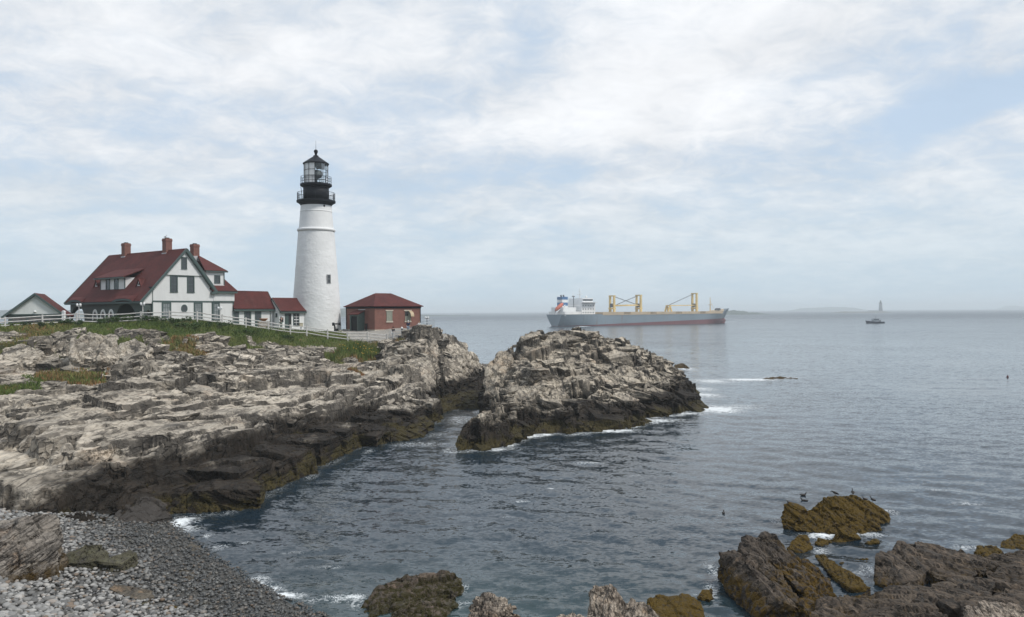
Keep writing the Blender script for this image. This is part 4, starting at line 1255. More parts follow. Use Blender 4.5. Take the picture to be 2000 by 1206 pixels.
def ico(sub):
    bm = bmesh.new(); bmesh.ops.create_icosphere(bm, subdivisions=sub, radius=1.0)
    bm.verts.index_update()
    V = np.array([v.co[:] for v in bm.verts]); T = np.array([[v.index for v in f.verts] for f in bm.faces]); bm.free()
    return V, T


ICO2, ICO1 = ico(2), ico(1)
cr = np.random.default_rng(33)
cob = []
n_try = 42000
bx = cr.uniform(-28, 0.5, n_try); by = 13.5 + (42 - 13.5) * cr.random(n_try)
bz = beach_tps(bx, by)
ub = 1000 + 1500 * bx / by; vb = 610 + (CAM_Z - bz) * 1500 / by
ok = (bz > -0.35) & (bz < 5) & (ub > -90) & (ub < 720) & (vb < 1290) & (vb > 975)
sdh = poly_sd(bx.astype(np.float32), by.astype(np.float32), shore)
ok &= sdh < 1.2
for x, y, z in zip(bx[ok], by[ok], bz[ok]):
    up_ = np.clip((z - 0.2) / 2.6, 0, 1)
    r = (0.044 + 0.024 * up_) * min(1.75, math.exp(cr.normal(0, 0.38)))
    cob.append((r / y, x, y, z, r))
cob.sort(key=lambda q: -q[0])
shapes = []
for k in range(14):
    V = ICO2[0].copy(); rq = np.random.default_rng(60 + k)
    V = V * (1 + 0.16 * vnoise3(V * 1.3 + 7 * k, k)[:, None] + 0.1 * vnoise3(V * 2.4 + 3 * k, k + 30)[:, None])
    me = mesh_np('cobble', V, ICO2[1], True); me.materials.append(M_cob)
    vattr(me, 'tint', np.full(len(V), rq.random() * 0.7 + 0.15)); shapes.append(me)
for k, (_, x, y, z, r) in enumerate(cob[:300]):
    o = bpy.data.objects.new('cobble', shapes[int(cr.integers(14))]); COL.objects.link(o); o.parent = beach
    o.location = (x, y, z + r * 0.25); o.scale = (r * cr.uniform(1.0, 1.5), r * cr.uniform(0.85, 1.15), r * cr.uniform(0.6, 0.8)); o.rotation_euler = (cr.normal(0, 0.2), cr.normal(0, 0.2), cr.uniform(0, 6.28))
vs, fs, ts, off = [], [], [], 0
for k, (_, x, y, z, r) in enumerate(cob[300:]):
    V, T = ICO2 if k < 350 else ICO1
    sc = np.array([r * cr.uniform(1.0, 1.5), r * cr.uniform(0.85, 1.15), r * cr.uniform(0.6, 0.8)])
    a = cr.uniform(0, 6.28); ca, sa = math.cos(a), math.sin(a)
    q = V * sc * (1 + 0.12 * np.sin(V @ cr.normal(0, 2.0, 3)))[:, None]
    q = np.stack([q[:, 0] * ca - q[:, 1] * sa, q[:, 0] * sa + q[:, 1] * ca, q[:, 2] + q[:, 0] * cr.normal(0, 0.15)], 1) + (x, y, z + r * 0.25)
    vs.append(q); fs.append(T + off); off += len(V); ts.append(np.full(len(V), cr.random()))
o = link('cobbles', mesh_np('cobbles', np.concatenate(vs), np.concatenate(fs), True), M_cob, beach)
vattr(o.data, 'tint', np.concatenate(ts)); tag(o, kind='stuff')

for k, (lab, pts, mt, kw) in enumerate([
    ('long mossy rock lying against the pale outcrop on the cobbles', [(122, 1098, 27.6, 1.5), (130, 1082, 28.2), (165, 1064, 28.9), (200, 1062, 29.2), (215, 1080, 28.8, 1.2), (190, 1096, 28.0, 1.2), (150, 1100, 27.6, 1.4)], M_moss, {}),
    ('flat greenish slab half sunk in the cobbles beside the mossy rock', [(190, 1098, 28.0, 1.0), (215, 1085, 28.8), (255, 1074, 29.6), (268, 1082, 29.4, .6), (235, 1102, 28.4, .6)], M_moss, {}),
    ('smooth tan rock awash where the cobbles meet the sea', [(332, 1076, 35.0, -.3), (345, 1066, 35.6), (375, 1062, 36.0), (394, 1068, 35.8, -.3), (385, 1076, 35.2, -.3), (350, 1080, 34.8, -.3)], M_boul, dict(round_=0.9, amp=0.02)),
    ('rounded grey green boulder on the wet cobbles', [(322, 1136, 29.2, .0), (332, 1118, 30.2), (352, 1111, 30.7), (372, 1113, 30.7), (386, 1130, 29.8, .0), (365, 1142, 29.0, .0)], M_boul, dict(round_=0.4)),
    ('rusty brown broken slab lying across the cobbles', [(214, 1150, 25.9, 1.0), (222, 1140, 26.3), (250, 1148, 26.1), (298, 1152, 26.4), (300, 1166, 25.9, .8), (270, 1172, 25.3, .9), (240, 1162, 25.5, 1.0)], M_boul, dict(amp=0.03)),
    ('small greenish stone below the rusty slab', [(262, 1192, 24.6, .9), (270, 1178, 25.1), (292, 1170, 25.5), (306, 1188, 24.9, .8), (285, 1198, 24.4, .8)], M_moss, {}),
    ('smooth blue grey boulder near the bottom edge of the beach', [(356, 1184, 26.2, .4), (366, 1171, 26.8), (382, 1169, 26.9), (394, 1182, 26.4, .3), (376, 1190, 26.0, .3)], M_boul, dict(round_=0.8, amp=0.02)),
    ('dark weedy lump on the cobbles at the bottom edge', [(308, 1206, 24.6, .6), (318, 1190, 25.2), (342, 1186, 25.5), (356, 1204, 24.9, .5), (330, 1214, 24.3, .5)], M_weed, {}),
    ('low dark smooth rock at the foot of the ledges above the beach', [(210, 1024, 37.6, .0), (240, 990, 39.4), (285, 968, 41.0), (325, 985, 41.2), (338, 1010, 40.6, -.3), (300, 1016, 39.4, -.3), (250, 1026, 38, .0), (290, 975, 43, -.3)], M_wetdark, dict(round_=0.1, amp=0.10, cell=0.8)),
]):
    kw2 = dict(edge=0.09, amp=0.045, cell=0.4, bed_t=0.14); kw2.update(kw)
    outcrop('beach_rock', lab, 'rock', [pts], mt, 2200 + 11 * k, 'larger rocks lying on the shingle beach', **kw2)
outcrop('beach_outcrop', 'pale grey outcrop with slanting rust streaked beds at the left edge', 'rock', [
    [(-60, 1150, 24.2, 1.8), (-50, 1055, 25.0), (20, 1028, 25.8), (70, 1012, 26.4), (102, 1006, 26.8), (112, 1020, 26.8), (112, 1100, 26.4, 1.2), (70, 1125, 25.4, 1.6), (0, 1148, 24.6, 1.8), (60, 1020, 28.5, 1.2), (-40, 1030, 28, 1.2)],
    [(100, 1025, 27.0), (122, 1040, 27.6, 1.0), (126, 1075, 27.4, 1.0), (104, 1096, 26.6, 1.2), (105, 1020, 28.2, 1.0)]],
    M_slab, 2400, edge=0.075, amp=0.10, bed=(-0.35, -0.30, 0.85), bed_t=0.34, cell=1.1)

# ================================================================== the larger buttresses and slabs of headland and islet


def buttress(parent, mat, pts, seed, foot=None, **kw):
    q = []
    for p in pts:
        w_ = P(*p[:3]); q.append(w_)
        if len(p) > 3: q.append(np.array([w_[0], w_[1], p[3]]))
    k_ = dict(edge=0.24, amp=0.16, bed=(0.75, -0.1, 0.6), bed_t=0.45, cell=1.5); k_.update(kw)
    me = crag_mesh(q, seed, **k_); me.name = 'buttress'
    return link('buttress', me, mat, parent)


for k, (pts, kw) in enumerate([
    ([(798, 676, 97, 2), (826, 648, 98.4), (846, 641, 99.4), (859, 642, 100.2), (862, 668, 100.4, 2), (850, 722, 95, 2), (814, 730, 91, 2), (838, 641, 102)], {}),
    ([(740, 790, 74.5, 0), (752, 745, 80), (800, 700, 89), (846, 692, 93, 0), (852, 770, 86.5, 0), (842, 812, 81, -.5), (790, 832, 72.5, -.5), (815, 760, 82)], dict(bed=(0.85, -0.2, 0.45))),
    ([(862, 676, 103, 0), (880, 664, 105.5), (912, 669, 107), (914, 676, 107, 0), (900, 745, 98, 0), (872, 760, 95, 0), (868, 700, 99)], {}),
    ([(905, 680, 107, 0), (925, 690, 109), (940, 714, 110.5, 0), (925, 745, 106, 0), (900, 760, 100, 0)], {}),
    ([(690, 850, 64.8, -.5), (700, 815, 68), (752, 792, 72), (792, 806, 73, -.5), (782, 846, 69.5, -.5), (720, 868, 64, -.5)], dict(amp=0.13)),
    ([(600, 905, 55.5, -.5), (612, 872, 57), (660, 848, 61), (712, 852, 64, -.5), (706, 880, 62.2, -.5), (655, 898, 58, -.5)], dict(amp=0.13)),
    ([(520, 958, 47.4, -.5), (532, 905, 49.0), (575, 890, 51.2), (606, 902, 53, -.5), (585, 936, 51.0, -.5)], dict(amp=0.13, edge=0.18)),
    ([(330, 1000, 42.2, -.4), (352, 955, 43.6), (440, 920, 47), (525, 905, 49.4, -.4), (520, 955, 47.6, -.4), (440, 1000, 42.8, -.4), (480, 930, 46)], dict(amp=0.13, edge=0.18)),
    ([(-40, 1020, 36, 0), (-30, 948, 38.2), (80, 936, 39.4), (215, 935, 40.6), (256, 958, 40.2, 0), (238, 1000, 38.8, 0), (120, 1012, 37.0, 0)], dict(amp=0.16, edge=0.15, cell=1.1, bed=(-0.3, -0.4, 0.85))),
    ([(100, 935, 39.8, 1), (120, 905, 41.2), (165, 880, 43), (232, 872, 44.6), (242, 890, 44.4, 1), (205, 925, 41.8, 1)], dict(amp=0.09, edge=0.16, bed=(-0.2, -0.3, 0.9))),
    ([(136, 700, 67.5, 4), (142, 664, 69.5), (175, 648, 71.5), (222, 660, 72.4), (226, 700, 69.5, 4), (180, 706, 68, 4)], dict(edge=0.2, amp=0.2, cell=1.2)),
    ([(228, 702, 69.5, 4.5), (232, 676, 71), (262, 664, 72.6), (300, 680, 72.2, 4.5), (285, 704, 70, 4.5)], dict(edge=0.2, amp=0.16, cell=1.1)),
    ([(0, 832, 49, 2.5), (-10, 800, 51.5), (60, 782, 53), (120, 800, 53, 2.5), (95, 845, 49.5, 2.5)], dict(edge=0.18, amp=0.2, cell=1.0)),
    ([(405, 838, 53.5, 2), (415, 818, 55), (470, 812, 56.5), (480, 835, 55, 2), (440, 850, 53, 2)], dict(edge=0.18, amp=0.06, bed=(0.3, -0.5, 0.8), cell=2.0)),
    ([(0, 700, 66, 5), (5, 680, 68), (45, 672, 70), (85, 690, 69, 5), (60, 712, 66.5, 5)], dict(edge=0.2, amp=0.16, cell=1.0)),
]):
    buttress(headland, M_head, pts, 3000 + 13 * k, **kw)
for k, (pts, kw) in enumerate([
    ([(890, 880, 60.8, -.5), (902, 828, 62.8), (925, 815, 64), (975, 822, 64.5), (1008, 850, 63.5, -.5), (990, 868, 62.4, -.5), (930, 882, 60.8, -.5)], dict(edge=0.2)),
    ([(944, 790, 80, 0), (948, 712, 87), (975, 692, 90), (1000, 676, 92.5), (1002, 740, 86, 0), (985, 800, 76, 0)], {}),
    ([(1082, 690, 92.5, 5), (1088, 664, 94.5), (1102, 654, 96.5), (1138, 652, 97.5), (1148, 672, 96, 5), (1140, 690, 94, 5)], dict(amp=0.1)),
    ([(1120, 842, 69.6, -.5), (1132, 800, 73), (1172, 785, 75.5), (1225, 800, 75.8), (1250, 826, 74.8, -.5), (1190, 838, 71.8, -.5)], dict(amp=0.1, bed=(0.5, -0.5, 0.7))),
    ([(1268, 812, 78.5, -.5), (1262, 770, 83), (1290, 745, 87), (1318, 770, 86), (1322, 808, 82, -.5)], dict(amp=0.12)),
    ([(1312, 800, 82.5, -.5), (1308, 762, 88), (1335, 748, 92), (1358, 772, 91), (1366, 800, 85.5, -.5), (1340, 804, 83.5, -.5)], dict(amp=0.12)),
    ([(1180, 770, 79.5, 0), (1172, 735, 84.5), (1225, 712, 90), (1272, 740, 88, 0), (1250, 785, 80, 0)], dict(amp=0.16)),
    ([(1000, 800, 71, 0), (1010, 765, 76), (1080, 745, 80), (1120, 780, 76.5, 0), (1070, 815, 71.5, 0)], dict(amp=0.18)),
    ([(1322, 798, 84.5, -.5), (1340, 776, 88.5), (1372, 784, 88.5), (1390, 799, 86, -.5), (1372, 806, 84, -.5), (1335, 806, 83, -.5)], dict(amp=0.10, edge=0.2)),
    ([(1040, 848, 68.3, -.5), (1052, 826, 70.5), (1095, 822, 71.5), (1118, 842, 70, -.5), (1080, 850, 68.6, -.5)], dict(amp=0.10, edge=0.2)),
    ([(1015, 735, 82, 2), (1050, 690, 88.5), (1110, 682, 91.5), (1165, 705, 90, 2), (1120, 750, 82, 2), (1060, 760, 80, 2)], dict(amp=0.07, bed=(-0.3, -0.5, 0.8), cell=2.2)),
]):
    k2 = dict(bed=(-0.55, -0.25, 0.75)); k2.update(kw)
    buttress(island, M_isle, pts, 3500 + 13 * k, **k2)
tag(link('awash_reef', crag_mesh([tuple(W(1490, 741)[:2]) + (0.05,), tuple(W(1520, 737)[:2]) + (0.16,), tuple(W(1560, 740)[:2]) + (0.06,), tuple(W(1540, 743)[:2]) + (-0.5,), tuple(W(1500, 744)[:2]) + (-0.5,), tuple(W(1520, 733)[:2]) + (-0.5,)], 3900, edge=0.25, amp=0.08), M_near),
    'dark reef barely awash in white water right of the islet', 'rock')
tag(link('awash_reef', crag_mesh([tuple(W(1318, 716)[:2]) + (0.3,), tuple(W(1335, 716.5)[:2]) + (0.7,), tuple(W(1348, 721)[:2]) + (0.1,), tuple(W(1330, 721)[:2]) + (-0.5,), tuple(W(1315, 722)[:2]) + (-0.5,)], 3910, edge=0.3, amp=0.1), M_near),
    'thin dark reef showing behind the right end of the islet', 'rock')

# the sheer joint blocks that end the ledges above the cove
kr = np.random.default_rng(4242)
line_ = np.array([W(u, v)[:2] for u, v in [(340, 1003), (440, 998), (520, 962), (582, 933), (605, 918), (660, 893), (690, 877), (722, 868), (748, 858), (800, 846), (846, 824)]])
seg = np.linalg.norm(np.diff(line_, axis=0), axis=1); cum = np.concatenate([[0], np.cumsum(seg)])
s_ = 0.6; k = 0
while s_ < cum[-1] - 1.0:
    wd = kr.uniform(1.8, 4.4)
    i = min(int(np.searchsorted(cum, s_ + wd / 2) - 1), len(seg) - 1)
    d_ = (line_[i + 1] - line_[i]) / seg[i]; n_ = np.array([-d_[1], d_[0]])          # n_ points inland, to the left of the run
    if n_ @ np.array([-1.0, 0.3]) < 0: n_ = -n_
    c_ = line_[i] + d_ * (s_ + wd / 2 - cum[i]) + n_ * kr.uniform(-0.35, 0.35)
    dp = kr.uniform(2.2, 3.8); zt = kr.uniform(0.9, 2.1); tilt = kr.uniform(0.0, 0.35)
    pts = []
    for a_ in (-0.5, 0.5):
        for b_ in (0.0, 1.0):
            q = c_ + d_ * (a_ * wd * kr.uniform(0.88, 1.06)) + n_ * (b_ * dp)
            pts += [np.array([q[0], q[1], zt + tilt * b_ + kr.normal(0, 0.08)]), np.array([q[0], q[1], -0.8]) - np.array([n_[0], n_[1], 0]) * (0.15 if b_ == 0 else 0)]
    me = crag_mesh(pts, 4300 + k, edge=0.22, amp=0.11, bed=(0.35, -0.1, 0.9), bed_t=0.5, cell=1.6); me.name = 'ledge_block'
    link('ledge_block', me, M_head, headland)
    s_ += wd * kr.uniform(0.85, 1.25); k += 1

# ================================================================== buildings: materials
def clap_mat(name, col, pitch=0.115):
    m, t = new_mat(name)
    p = t.node('ShaderNodeTexCoord').outputs['Object']
    z = t.sep(p)[2]
    fr = t.math('FRACT', t.math('DIVIDE', z, pitch))
    ln = t.rng(fr, 0.0, 0.10, 0.0, 1.0)
    n = t.noise(t.mapping(p, scale=(1, 1, 0.3)), 1.6, 5.0, 0.65)
    c = t.ramp(n, [(0.25, tuple(k * 0.90 for k in col)), (0.6, col)])
    c = t.mix(t.math('MULTIPLY', t.math('SUBTRACT', 1.0, ln), 0.30), c, (0.25, 0.26, 0.26))
    finish(t, Base_Color=c, Roughness=0.55, Normal=t.bump(fr, 0.5, 0.03))
    return m


M_white = clap_mat('white_clapboard', (0.74, 0.745, 0.74))
M_plainwhite = plain('white_paint', (0.74, 0.745, 0.74), 0.5, 0.05, 3.0)
M_greenw = clap_mat('green_shingle', (0.055, 0.078, 0.074), 0.16)
M_green_t = plain('green_trim', (0.058, 0.088, 0.084), 0.5, 0.1)
M_dark = plain('shade_and_dark_fittings', (0.02, 0.022, 0.024), 0.9, 0.2)  # shade inside openings put into the colour; also plain dark board, pipe, door
M_iron = plain('black_iron', (0.009, 0.011, 0.016), 0.6, 0.25, 3.0, spec=0.2)
M_lead = plain('lead_flashing', (0.42, 0.42, 0.43), 0.6, 0.2)
M_fence = plain('weathered_wood', (0.50, 0.485, 0.465), 0.8, 0.22, 2.5, bump=0.2)
M_steel = plain('galvanised_rail', (0.34, 0.36, 0.38), 0.45, 0.15, 5.0, metal=0.3)
M_cream = plain('cream_stone', (0.50, 0.45, 0.37), 0.8, 0.15)
M_tan = plain('tan_metal', (0.42, 0.33, 0.21), 0.6, 0.15)

m, t = new_mat('window_glass')
finish(t, Base_Color=(0.055, 0.062, 0.068), Roughness=0.06, IOR=1.5, Specular_IOR_Level=0.6)
M_glass = m
m, t = new_mat('blind_glass')
finish(t, Base_Color=t.ramp(t.noise(t.node('ShaderNodeTexCoord').outputs['Object'], 1.5, 2.0), [(0.35, (0.16, 0.18, 0.185)), (0.65, (0.26, 0.28, 0.285))]), Roughness=0.12, Specular_IOR_Level=0.6)
M_blind = m

m, t = new_mat('red_shingle')
p = t.node('ShaderNodeTexCoord').outputs['Object']
z = t.sep(p)[2]
rowf = t.math('FRACT', t.math('DIVIDE', z, 0.135))
big = t.noise(p, 0.55, 5.0, 0.6); sm = t.noise(p, 5.5, 3.0, 0.7)
c = t.ramp(big, [(0.3, (0.066, 0.0185, 0.017)), (0.7, (0.105, 0.027, 0.024))])
c = t.mix(0.8, c, t.ramp(sm, [(0.3, 0.62), (0.7, 1.3)]), 'MULTIPLY')
wx_ = t.noise(t.mapping(p, scale=(1, 1, 0.25)), 1.1, 5.0, 0.7)
c = t.mix(t.math('MULTIPLY', t.rng(wx_, 0.56, 0.72), 0.35), c, (0.12, 0.06, 0.05))
c = t.mix(t.math('MULTIPLY', t.rng(rowf, 0.12, 0.0), 0.5), c, (0.03, 0.008, 0.008))
finish(t, Base_Color=c, Roughness=0.82, Normal=t.bump(rowf, 0.5, 0.03), Specular_IOR_Level=0.25)
M_roof = m

m, t = new_mat('red_brick')
p = t.node('ShaderNodeTexCoord').outputs['Object']
px, py, pz = t.sep(p)
bv = t.comb(t.math('ADD', px, py), pz, 0.0)
br = t.node('ShaderNodeTexBrick', ins={'Vector': bv, 'Scale': 1.0, 'Mortar Size': 0.008, 'Brick Width': 0.22, 'Row Height': 0.075, 'Color1': (0.150, 0.054, 0.042, 1), 'Color2': (0.20, 0.077, 0.058, 1), 'Mortar': (0.24, 0.15, 0.12, 1)})
c = t.mix(0.55, br.outputs['Color'], t.ramp(t.noise(p, 1.3, 6.0, 0.65), [(0.3, 0.62), (0.7, 1.2)]), 'MULTIPLY')
finish(t, Base_Color=c, Roughness=0.85, Normal=t.bump(br.outputs['Fac'], -0.4, 0.01))
M_brick = m


def win(parent, M, w, h, trim=0.11, cols=2, rows=4, tm=None, glass=None, bar=0.028, name='window'):
    """A window standing proud of its wall: frame (part), pane and sash (sub-parts). M: foot centre, outward is -y."""
    tm = tm or M_green_t
    b = MB(); b.M = M
    x = w / 2
    b.box(-x, -x + trim, -0.07, 0.02, 0, h).box(x - trim, x, -0.07, 0.02, 0, h).box(-x + trim, x - trim, -0.065, 0.02, h - trim, h - 0.002)
    b.box(-x - 0.03, x + 0.03, -0.10, 0.02, -0.06, -0.001)
    fr = b.build(name, tm, parent)
    b = MB(); b.M = M
    b.box(-x + trim, x - trim, -0.018, 0.01, 0.001, h - trim).build('pane', glass or M_glass, fr)
    b = MB(); b.M = M
    hi = h - trim; iw = w - 2 * trim
    for i in range(1, cols): b.box(-iw / 2 + iw * i / cols - bar / 2, -iw / 2 + iw * i / cols + bar / 2, -0.034, -0.0185, 0.02, hi - 0.02)
    for j in range(1, rows):
        k = bar * (2.0 if rows % 2 == 0 and j == rows // 2 else 1)
        b.box(-iw / 2, iw / 2, -0.04, -0.019, hi * j / rows - k / 2, hi * j / rows + k / 2)
    b.build('sash', tm if bar < 0.04 else M_plainwhite, fr)
    return fr


T_ = Matrix.Translation
FRONT = Matrix.Identity(4)
LEFTW = Matrix.Rotation(R(-90), 4, 'Z')          # a wall that looks towards -x


def plate(b, pts, th=0.14):
    """A roof plane of thickness th below the given outline."""
    pts = [Vector(p) for p in pts]
    n = (pts[1] - pts[0]).cross(pts[2] - pts[0]).normalized()
    if n.z < 0: n = -n
    A = [b.bm.verts.new(b.M @ p) for p in pts]; B = [b.bm.verts.new(b.M @ (p - n * th)) for p in pts]
    b.bm.faces.new(A); b.bm.faces.new(B[::-1])
    for i in range(len(pts)):
        j = (i + 1) % len(pts)
        b.bm.faces.new([A[i], B[i], B[j], A[j]])


def beam(b, p, q, w, h):
    """A board from p to q, h tall, w thick."""
    p, q = Vector(p), Vector(q)
    d = q - p
    s = d.cross(Vector((0, 0, 1)))
    s = s.normalized() * (w / 2) if s.length > 1e-6 else Vector((w / 2, 0, 0))
    u_ = s.cross(d).normalized() * (h / 2)
    if u_.z < 0: u_ = -u_
    vs = [b.bm.verts.new(b.M @ (c + i * s + j * u_)) for c in (p, q) for i, j in ((-1, -1), (1, -1), (1, 1), (-1, 1))]
    for f in [(0, 3, 2, 1), (4, 5, 6, 7), (0, 1, 5, 4), (1, 2, 6, 5), (2, 3, 7, 6), (3, 0, 4, 7)]:
        b.bm.faces.new([vs[i] for i in f])


# ================================================================== keepers' house
HB = 9.6
house = empty('keepers_house', (-43.1, 92.0, HB), R(55), 'large white clapboard house with a long red roof, green trim and three brick chimneys', 'house')
LH = 17.9
# walls
MB().prism([(0.0, -1.6), (8.2, -1.6), (8.2, 4.55), (4.3, 9.3), (-1.25, 3.0), (-1.25, 2.62), (0, 2.62)], 'y', 0.0, 0.25).build('gable_wall', M_white, house)
MB().prism([(0.35, 6.14), (7.05, 6.14), (4.3, 9.22), (1.55, 6.14)][:1] + [(1.52, 6.14), (6.92, 6.14), (4.3, 9.22)], 'y', -0.09, -0.002).build('gable_skirt', M_white, house) if False else \
    MB().prism([(1.55, 6.14), (6.9, 6.14), (4.3, 9.2)], 'y', -0.09, -0.002).build('gable_skirt', M_white, house)
MB().box(8.2, 11.2, 0.06, 9.8, -1.6, 4.3).build('wing_wall', M_white, house)
MB().box(8.21, 11.29, -0.06, 0.055, 3.0, 4.2).build('wing_band', M_white, house)
MB().box(1.6, 8.0, 0.3, LH - 0.4, -1.6, 3.6).build('core_wall', M_plainwhite, house)
b = MB(); b.prism([(1.0, 3.3), (7.8, 3.3), (7.8, 4.9), (4.3, 9.2), (1.0, 5.5)], 'y', LH - 0.5, LH - 0.3); b.build('back_gable', M_white, house)


def arch_wall(b, segs, top, th, y0, y1, zlow=-1.6, n=12):
    """Wall panel between y0 and y1 pierced by arches (yc, half width, spring height, rise)."""
    edges = sorted(segs, key=lambda q: q[0])
    cur = y0
    for yc, hw, sp, rise in edges:
        b.box(-th, 0, cur, yc - hw, zlow, top)
        for k in range(n):
            a0 = math.pi * k / n; a1 = math.pi * (k + 1) / n
            ya, yb = yc - hw * math.cos(a0), yc - hw * math.cos(a1)
            za, zb_ = sp + rise * math.sin(a0), sp + rise * math.sin(a1)
            lo = [(-th, ya, za), (-th, yb, zb_), (0, yb, zb_), (0, ya, za)]
            hi = [(-th, ya, top), (-th, yb, top), (0, yb, top), (0, ya, top)]
            v = [b.bm.verts.new(b.M @ Vector(p)) for p in lo + hi]
            for f in [(0, 1, 2, 3), (4, 7, 6, 5), (0, 4, 5, 1), (3, 2, 6, 7)]: b.bm.faces.new([v[i] for i in f])
        cur = yc + hw
    b.box(-th, 0, cur, y1, zlow, top)


b = MB(); b.M = T_((-1.05, 0, 0)); arch_wall(b, [(3.7, 2.2, 0.9, 1.75), (15.45, 1.75, 0.7, 1.75)], 3.0, 0.18, 0.0, LH - 0.5); b.build('porch_wall', M_greenw, house)
b = MB(); b.M = T_((-1.05, LH - 0.5, 0)) @ Matrix.Rotation(R(-90), 4, 'Z'); arch_wall(b, [(1.25, 1.1, 0.6, 1.5)], 3.0, 0.18, 0.001, 2.65); b.build('porch_end_wall', M_greenw, house)
b = MB(); b.M = T_((-1.05, 0.13, 0)) @ Matrix.Rotation(R(-90), 4, 'Z'); arch_wall(b, [(0.55, 0.42, 1.1, 0.75)], 2.6, 0.13, 0.001, 1.05); b.build('porch_front_arch', M_greenw, house)
MB().box(0.0, 1.6, 1.0, 1.2, -1.6, 3.0).build('porch_cheek_wall', M_plainwhite, house)
MB().box(-0.95, 1.58, 6.0, 13.4, -1.6, 2.95).build('porch_room', M_greenw, house)
MB().box(-1.2, 1.6, 0.2, LH - 0.5, -1.7, -0.15).build('porch_floor', M_fence, house)
MB().box(1.0, 1.55, 1.8, 2.6, -0.15, 2.1).build('porch_door', M_plainwhite, house)
# roofs
b = MB()
plate(b, [(-1.55, -0.35, 2.93), (-1.55, LH + 0.3, 2.93), (4.3, LH + 0.3, 9.5), (4.3, -0.35, 9.5)], 0.16)
plate(b, [(8.35, -0.35, 4.47), (8.35, LH + 0.3, 4.47), (4.3, LH + 0.3, 9.5), (4.3, -0.35, 9.5)], 0.16)
roof = b.build('roof', M_roof, house)
b = MB()
plate(b, [(7.9, -0.4, 4.3), (11.6, -0.4, 4.3), (9.4, 5.0, 9.05), (4.7, 5.0, 9.05)], 0.14)
plate(b, [(11.6, -0.4, 4.3), (11.6, 10.4, 4.3), (9.4, 5.0, 9.05)], 0.14)
plate(b, [(7.9, 10.4, 4.3), (11.6, 10.4, 4.3), (9.4, 5.0, 9.05), (4.7, 5.0, 9.05)], 0.14)
b.build('wing_roof', M_roof, house)
b = MB()
plate(b, [(7.1, 0.08, 6.92), (10.45, 0.08, 6.92), (8.9, 4.6, 9.22)], 0.1)
plate(b, [(10.45, 0.08, 6.92), (10.45, 6.5, 6.92), (8.9, 4.6, 9.22)], 0.1)
b.build('dormer_roof', M_roof, house)
MB().box(7.3, 10.1, 0.4, 4.5, 5.0, 6.82).build('dormer_wall', M_white, house)
b = MB(); b.box(7.2, 10.45, 0.06, 0.3, 6.72, 6.86); b.box(10.0, 10.13, 0.36, 0.5, 5.1, 6.72); b.build('dormer_trim', M_green_t, house)
win(house, T_((9.05, 0.4, 5.35)), 0.85, 1.0, 0.1, 2, 2)
# green rakes, cornices, belts, corner boards
for p0, p1, w0, h0 in [((-1.62, -0.36, 2.76), (4.3, -0.36, 9.34), 0.1, 0.28), ((4.3, -0.36, 9.34), (8.5, -0.36, 4.12), 0.1, 0.36), ((4.3, -0.20, 9.05), (8.42, -0.20, 3.95), 0.34, 0.12), ((-1.62, LH + 0.3, 2.76), (4.3, LH + 0.3, 9.34), 0.1, 0.28)]:
    b = MB(); beam(b, p0, p1, w0, h0); b.build('rake_board', M_green_t, house)
b = MB(); b.box(-1.66, -1.48, -0.3, LH + 0.2, 2.62, 2.86); b.box(7.95, 11.55, -0.40, -0.06, 4.0, 4.22); b.box(11.3, 11.62, -0.2, 10.2, 4.0, 4.22); b.box(7.75, 8.45, -0.42, -0.05, 3.85, 4.1)
b.build('cornice', M_green_t, house)
b = MB(); b.box(-0.02, 8.2, -0.05, 0.02, 2.80, 2.98); b.box(8.2, 11.25, -0.07, 0.05, 2.82, 2.99); b.build('belt_board', M_green_t, house)
for q in [(-0.06, 0.1, -0.04, 0.05, -1.5, 2.8), (0.02, 0.08, -0.05, 0.02, 2.98, 4.6), (8.1, 8.25, -0.05, 0.05, -1.5, 2.82), (11.1, 11.24, 0.0, 0.1, -1.5, 2.82)]:
    MB().box(*q).build('corner_board', M_green_t, house)
b = MB(); b.box(-0.45, 0.25, -0.30, -0.05, 4.45, 4.62); b.box(-0.15, 0.15, -0.22, -0.05, 4.25, 4.45); b.build('rake_bracket', M_iron, house)
b = MB()
for k in range(44): b.box(1.62 + k * 0.12, 1.68 + k * 0.12, -0.115, -0.095, 6.03, 6.14)
b.build('skirt_teeth', M_green_t, house)
for yc, hw in ((3.7, 2.4), (15.45, 1.95)):           # arched eyebrows of the eaves over the porch arches
    b = MB()
    for k in range(14):
        a0, a1 = math.pi * k / 14, math.pi * (k + 1) / 14
        beam(b, (-1.6, yc - hw * math.cos(a0), 2.70 + 0.42 * math.sin(a0)), (-1.6, yc - hw * math.cos(a1), 2.70 + 0.42 * math.sin(a1)), 0.2, 0.2)
    b.build('eyebrow_trim', M_green_t, house)
    b = MB()
    for k in range(14):
        a0, a1 = math.pi * k / 14, math.pi * (k + 1) / 14
        y0_, y1_ = yc - hw * math.cos(a0), yc - hw * math.cos(a1); z0_, z1_ = 2.84 + 0.42 * math.sin(a0), 2.84 + 0.42 * math.sin(a1)
        v = [b.bm.verts.new(Vector(q)) for q in [(-1.72, y0_, z0_), (-1.72, y1_, z1_), (-0.95, y1_, max(z1_ + 0.3, 3.62)), (-0.95, y0_, max(z0_ + 0.3, 3.62))]]
        b.bm.faces.new(v)
    b.build('eyebrow_roof', M_roof, house)
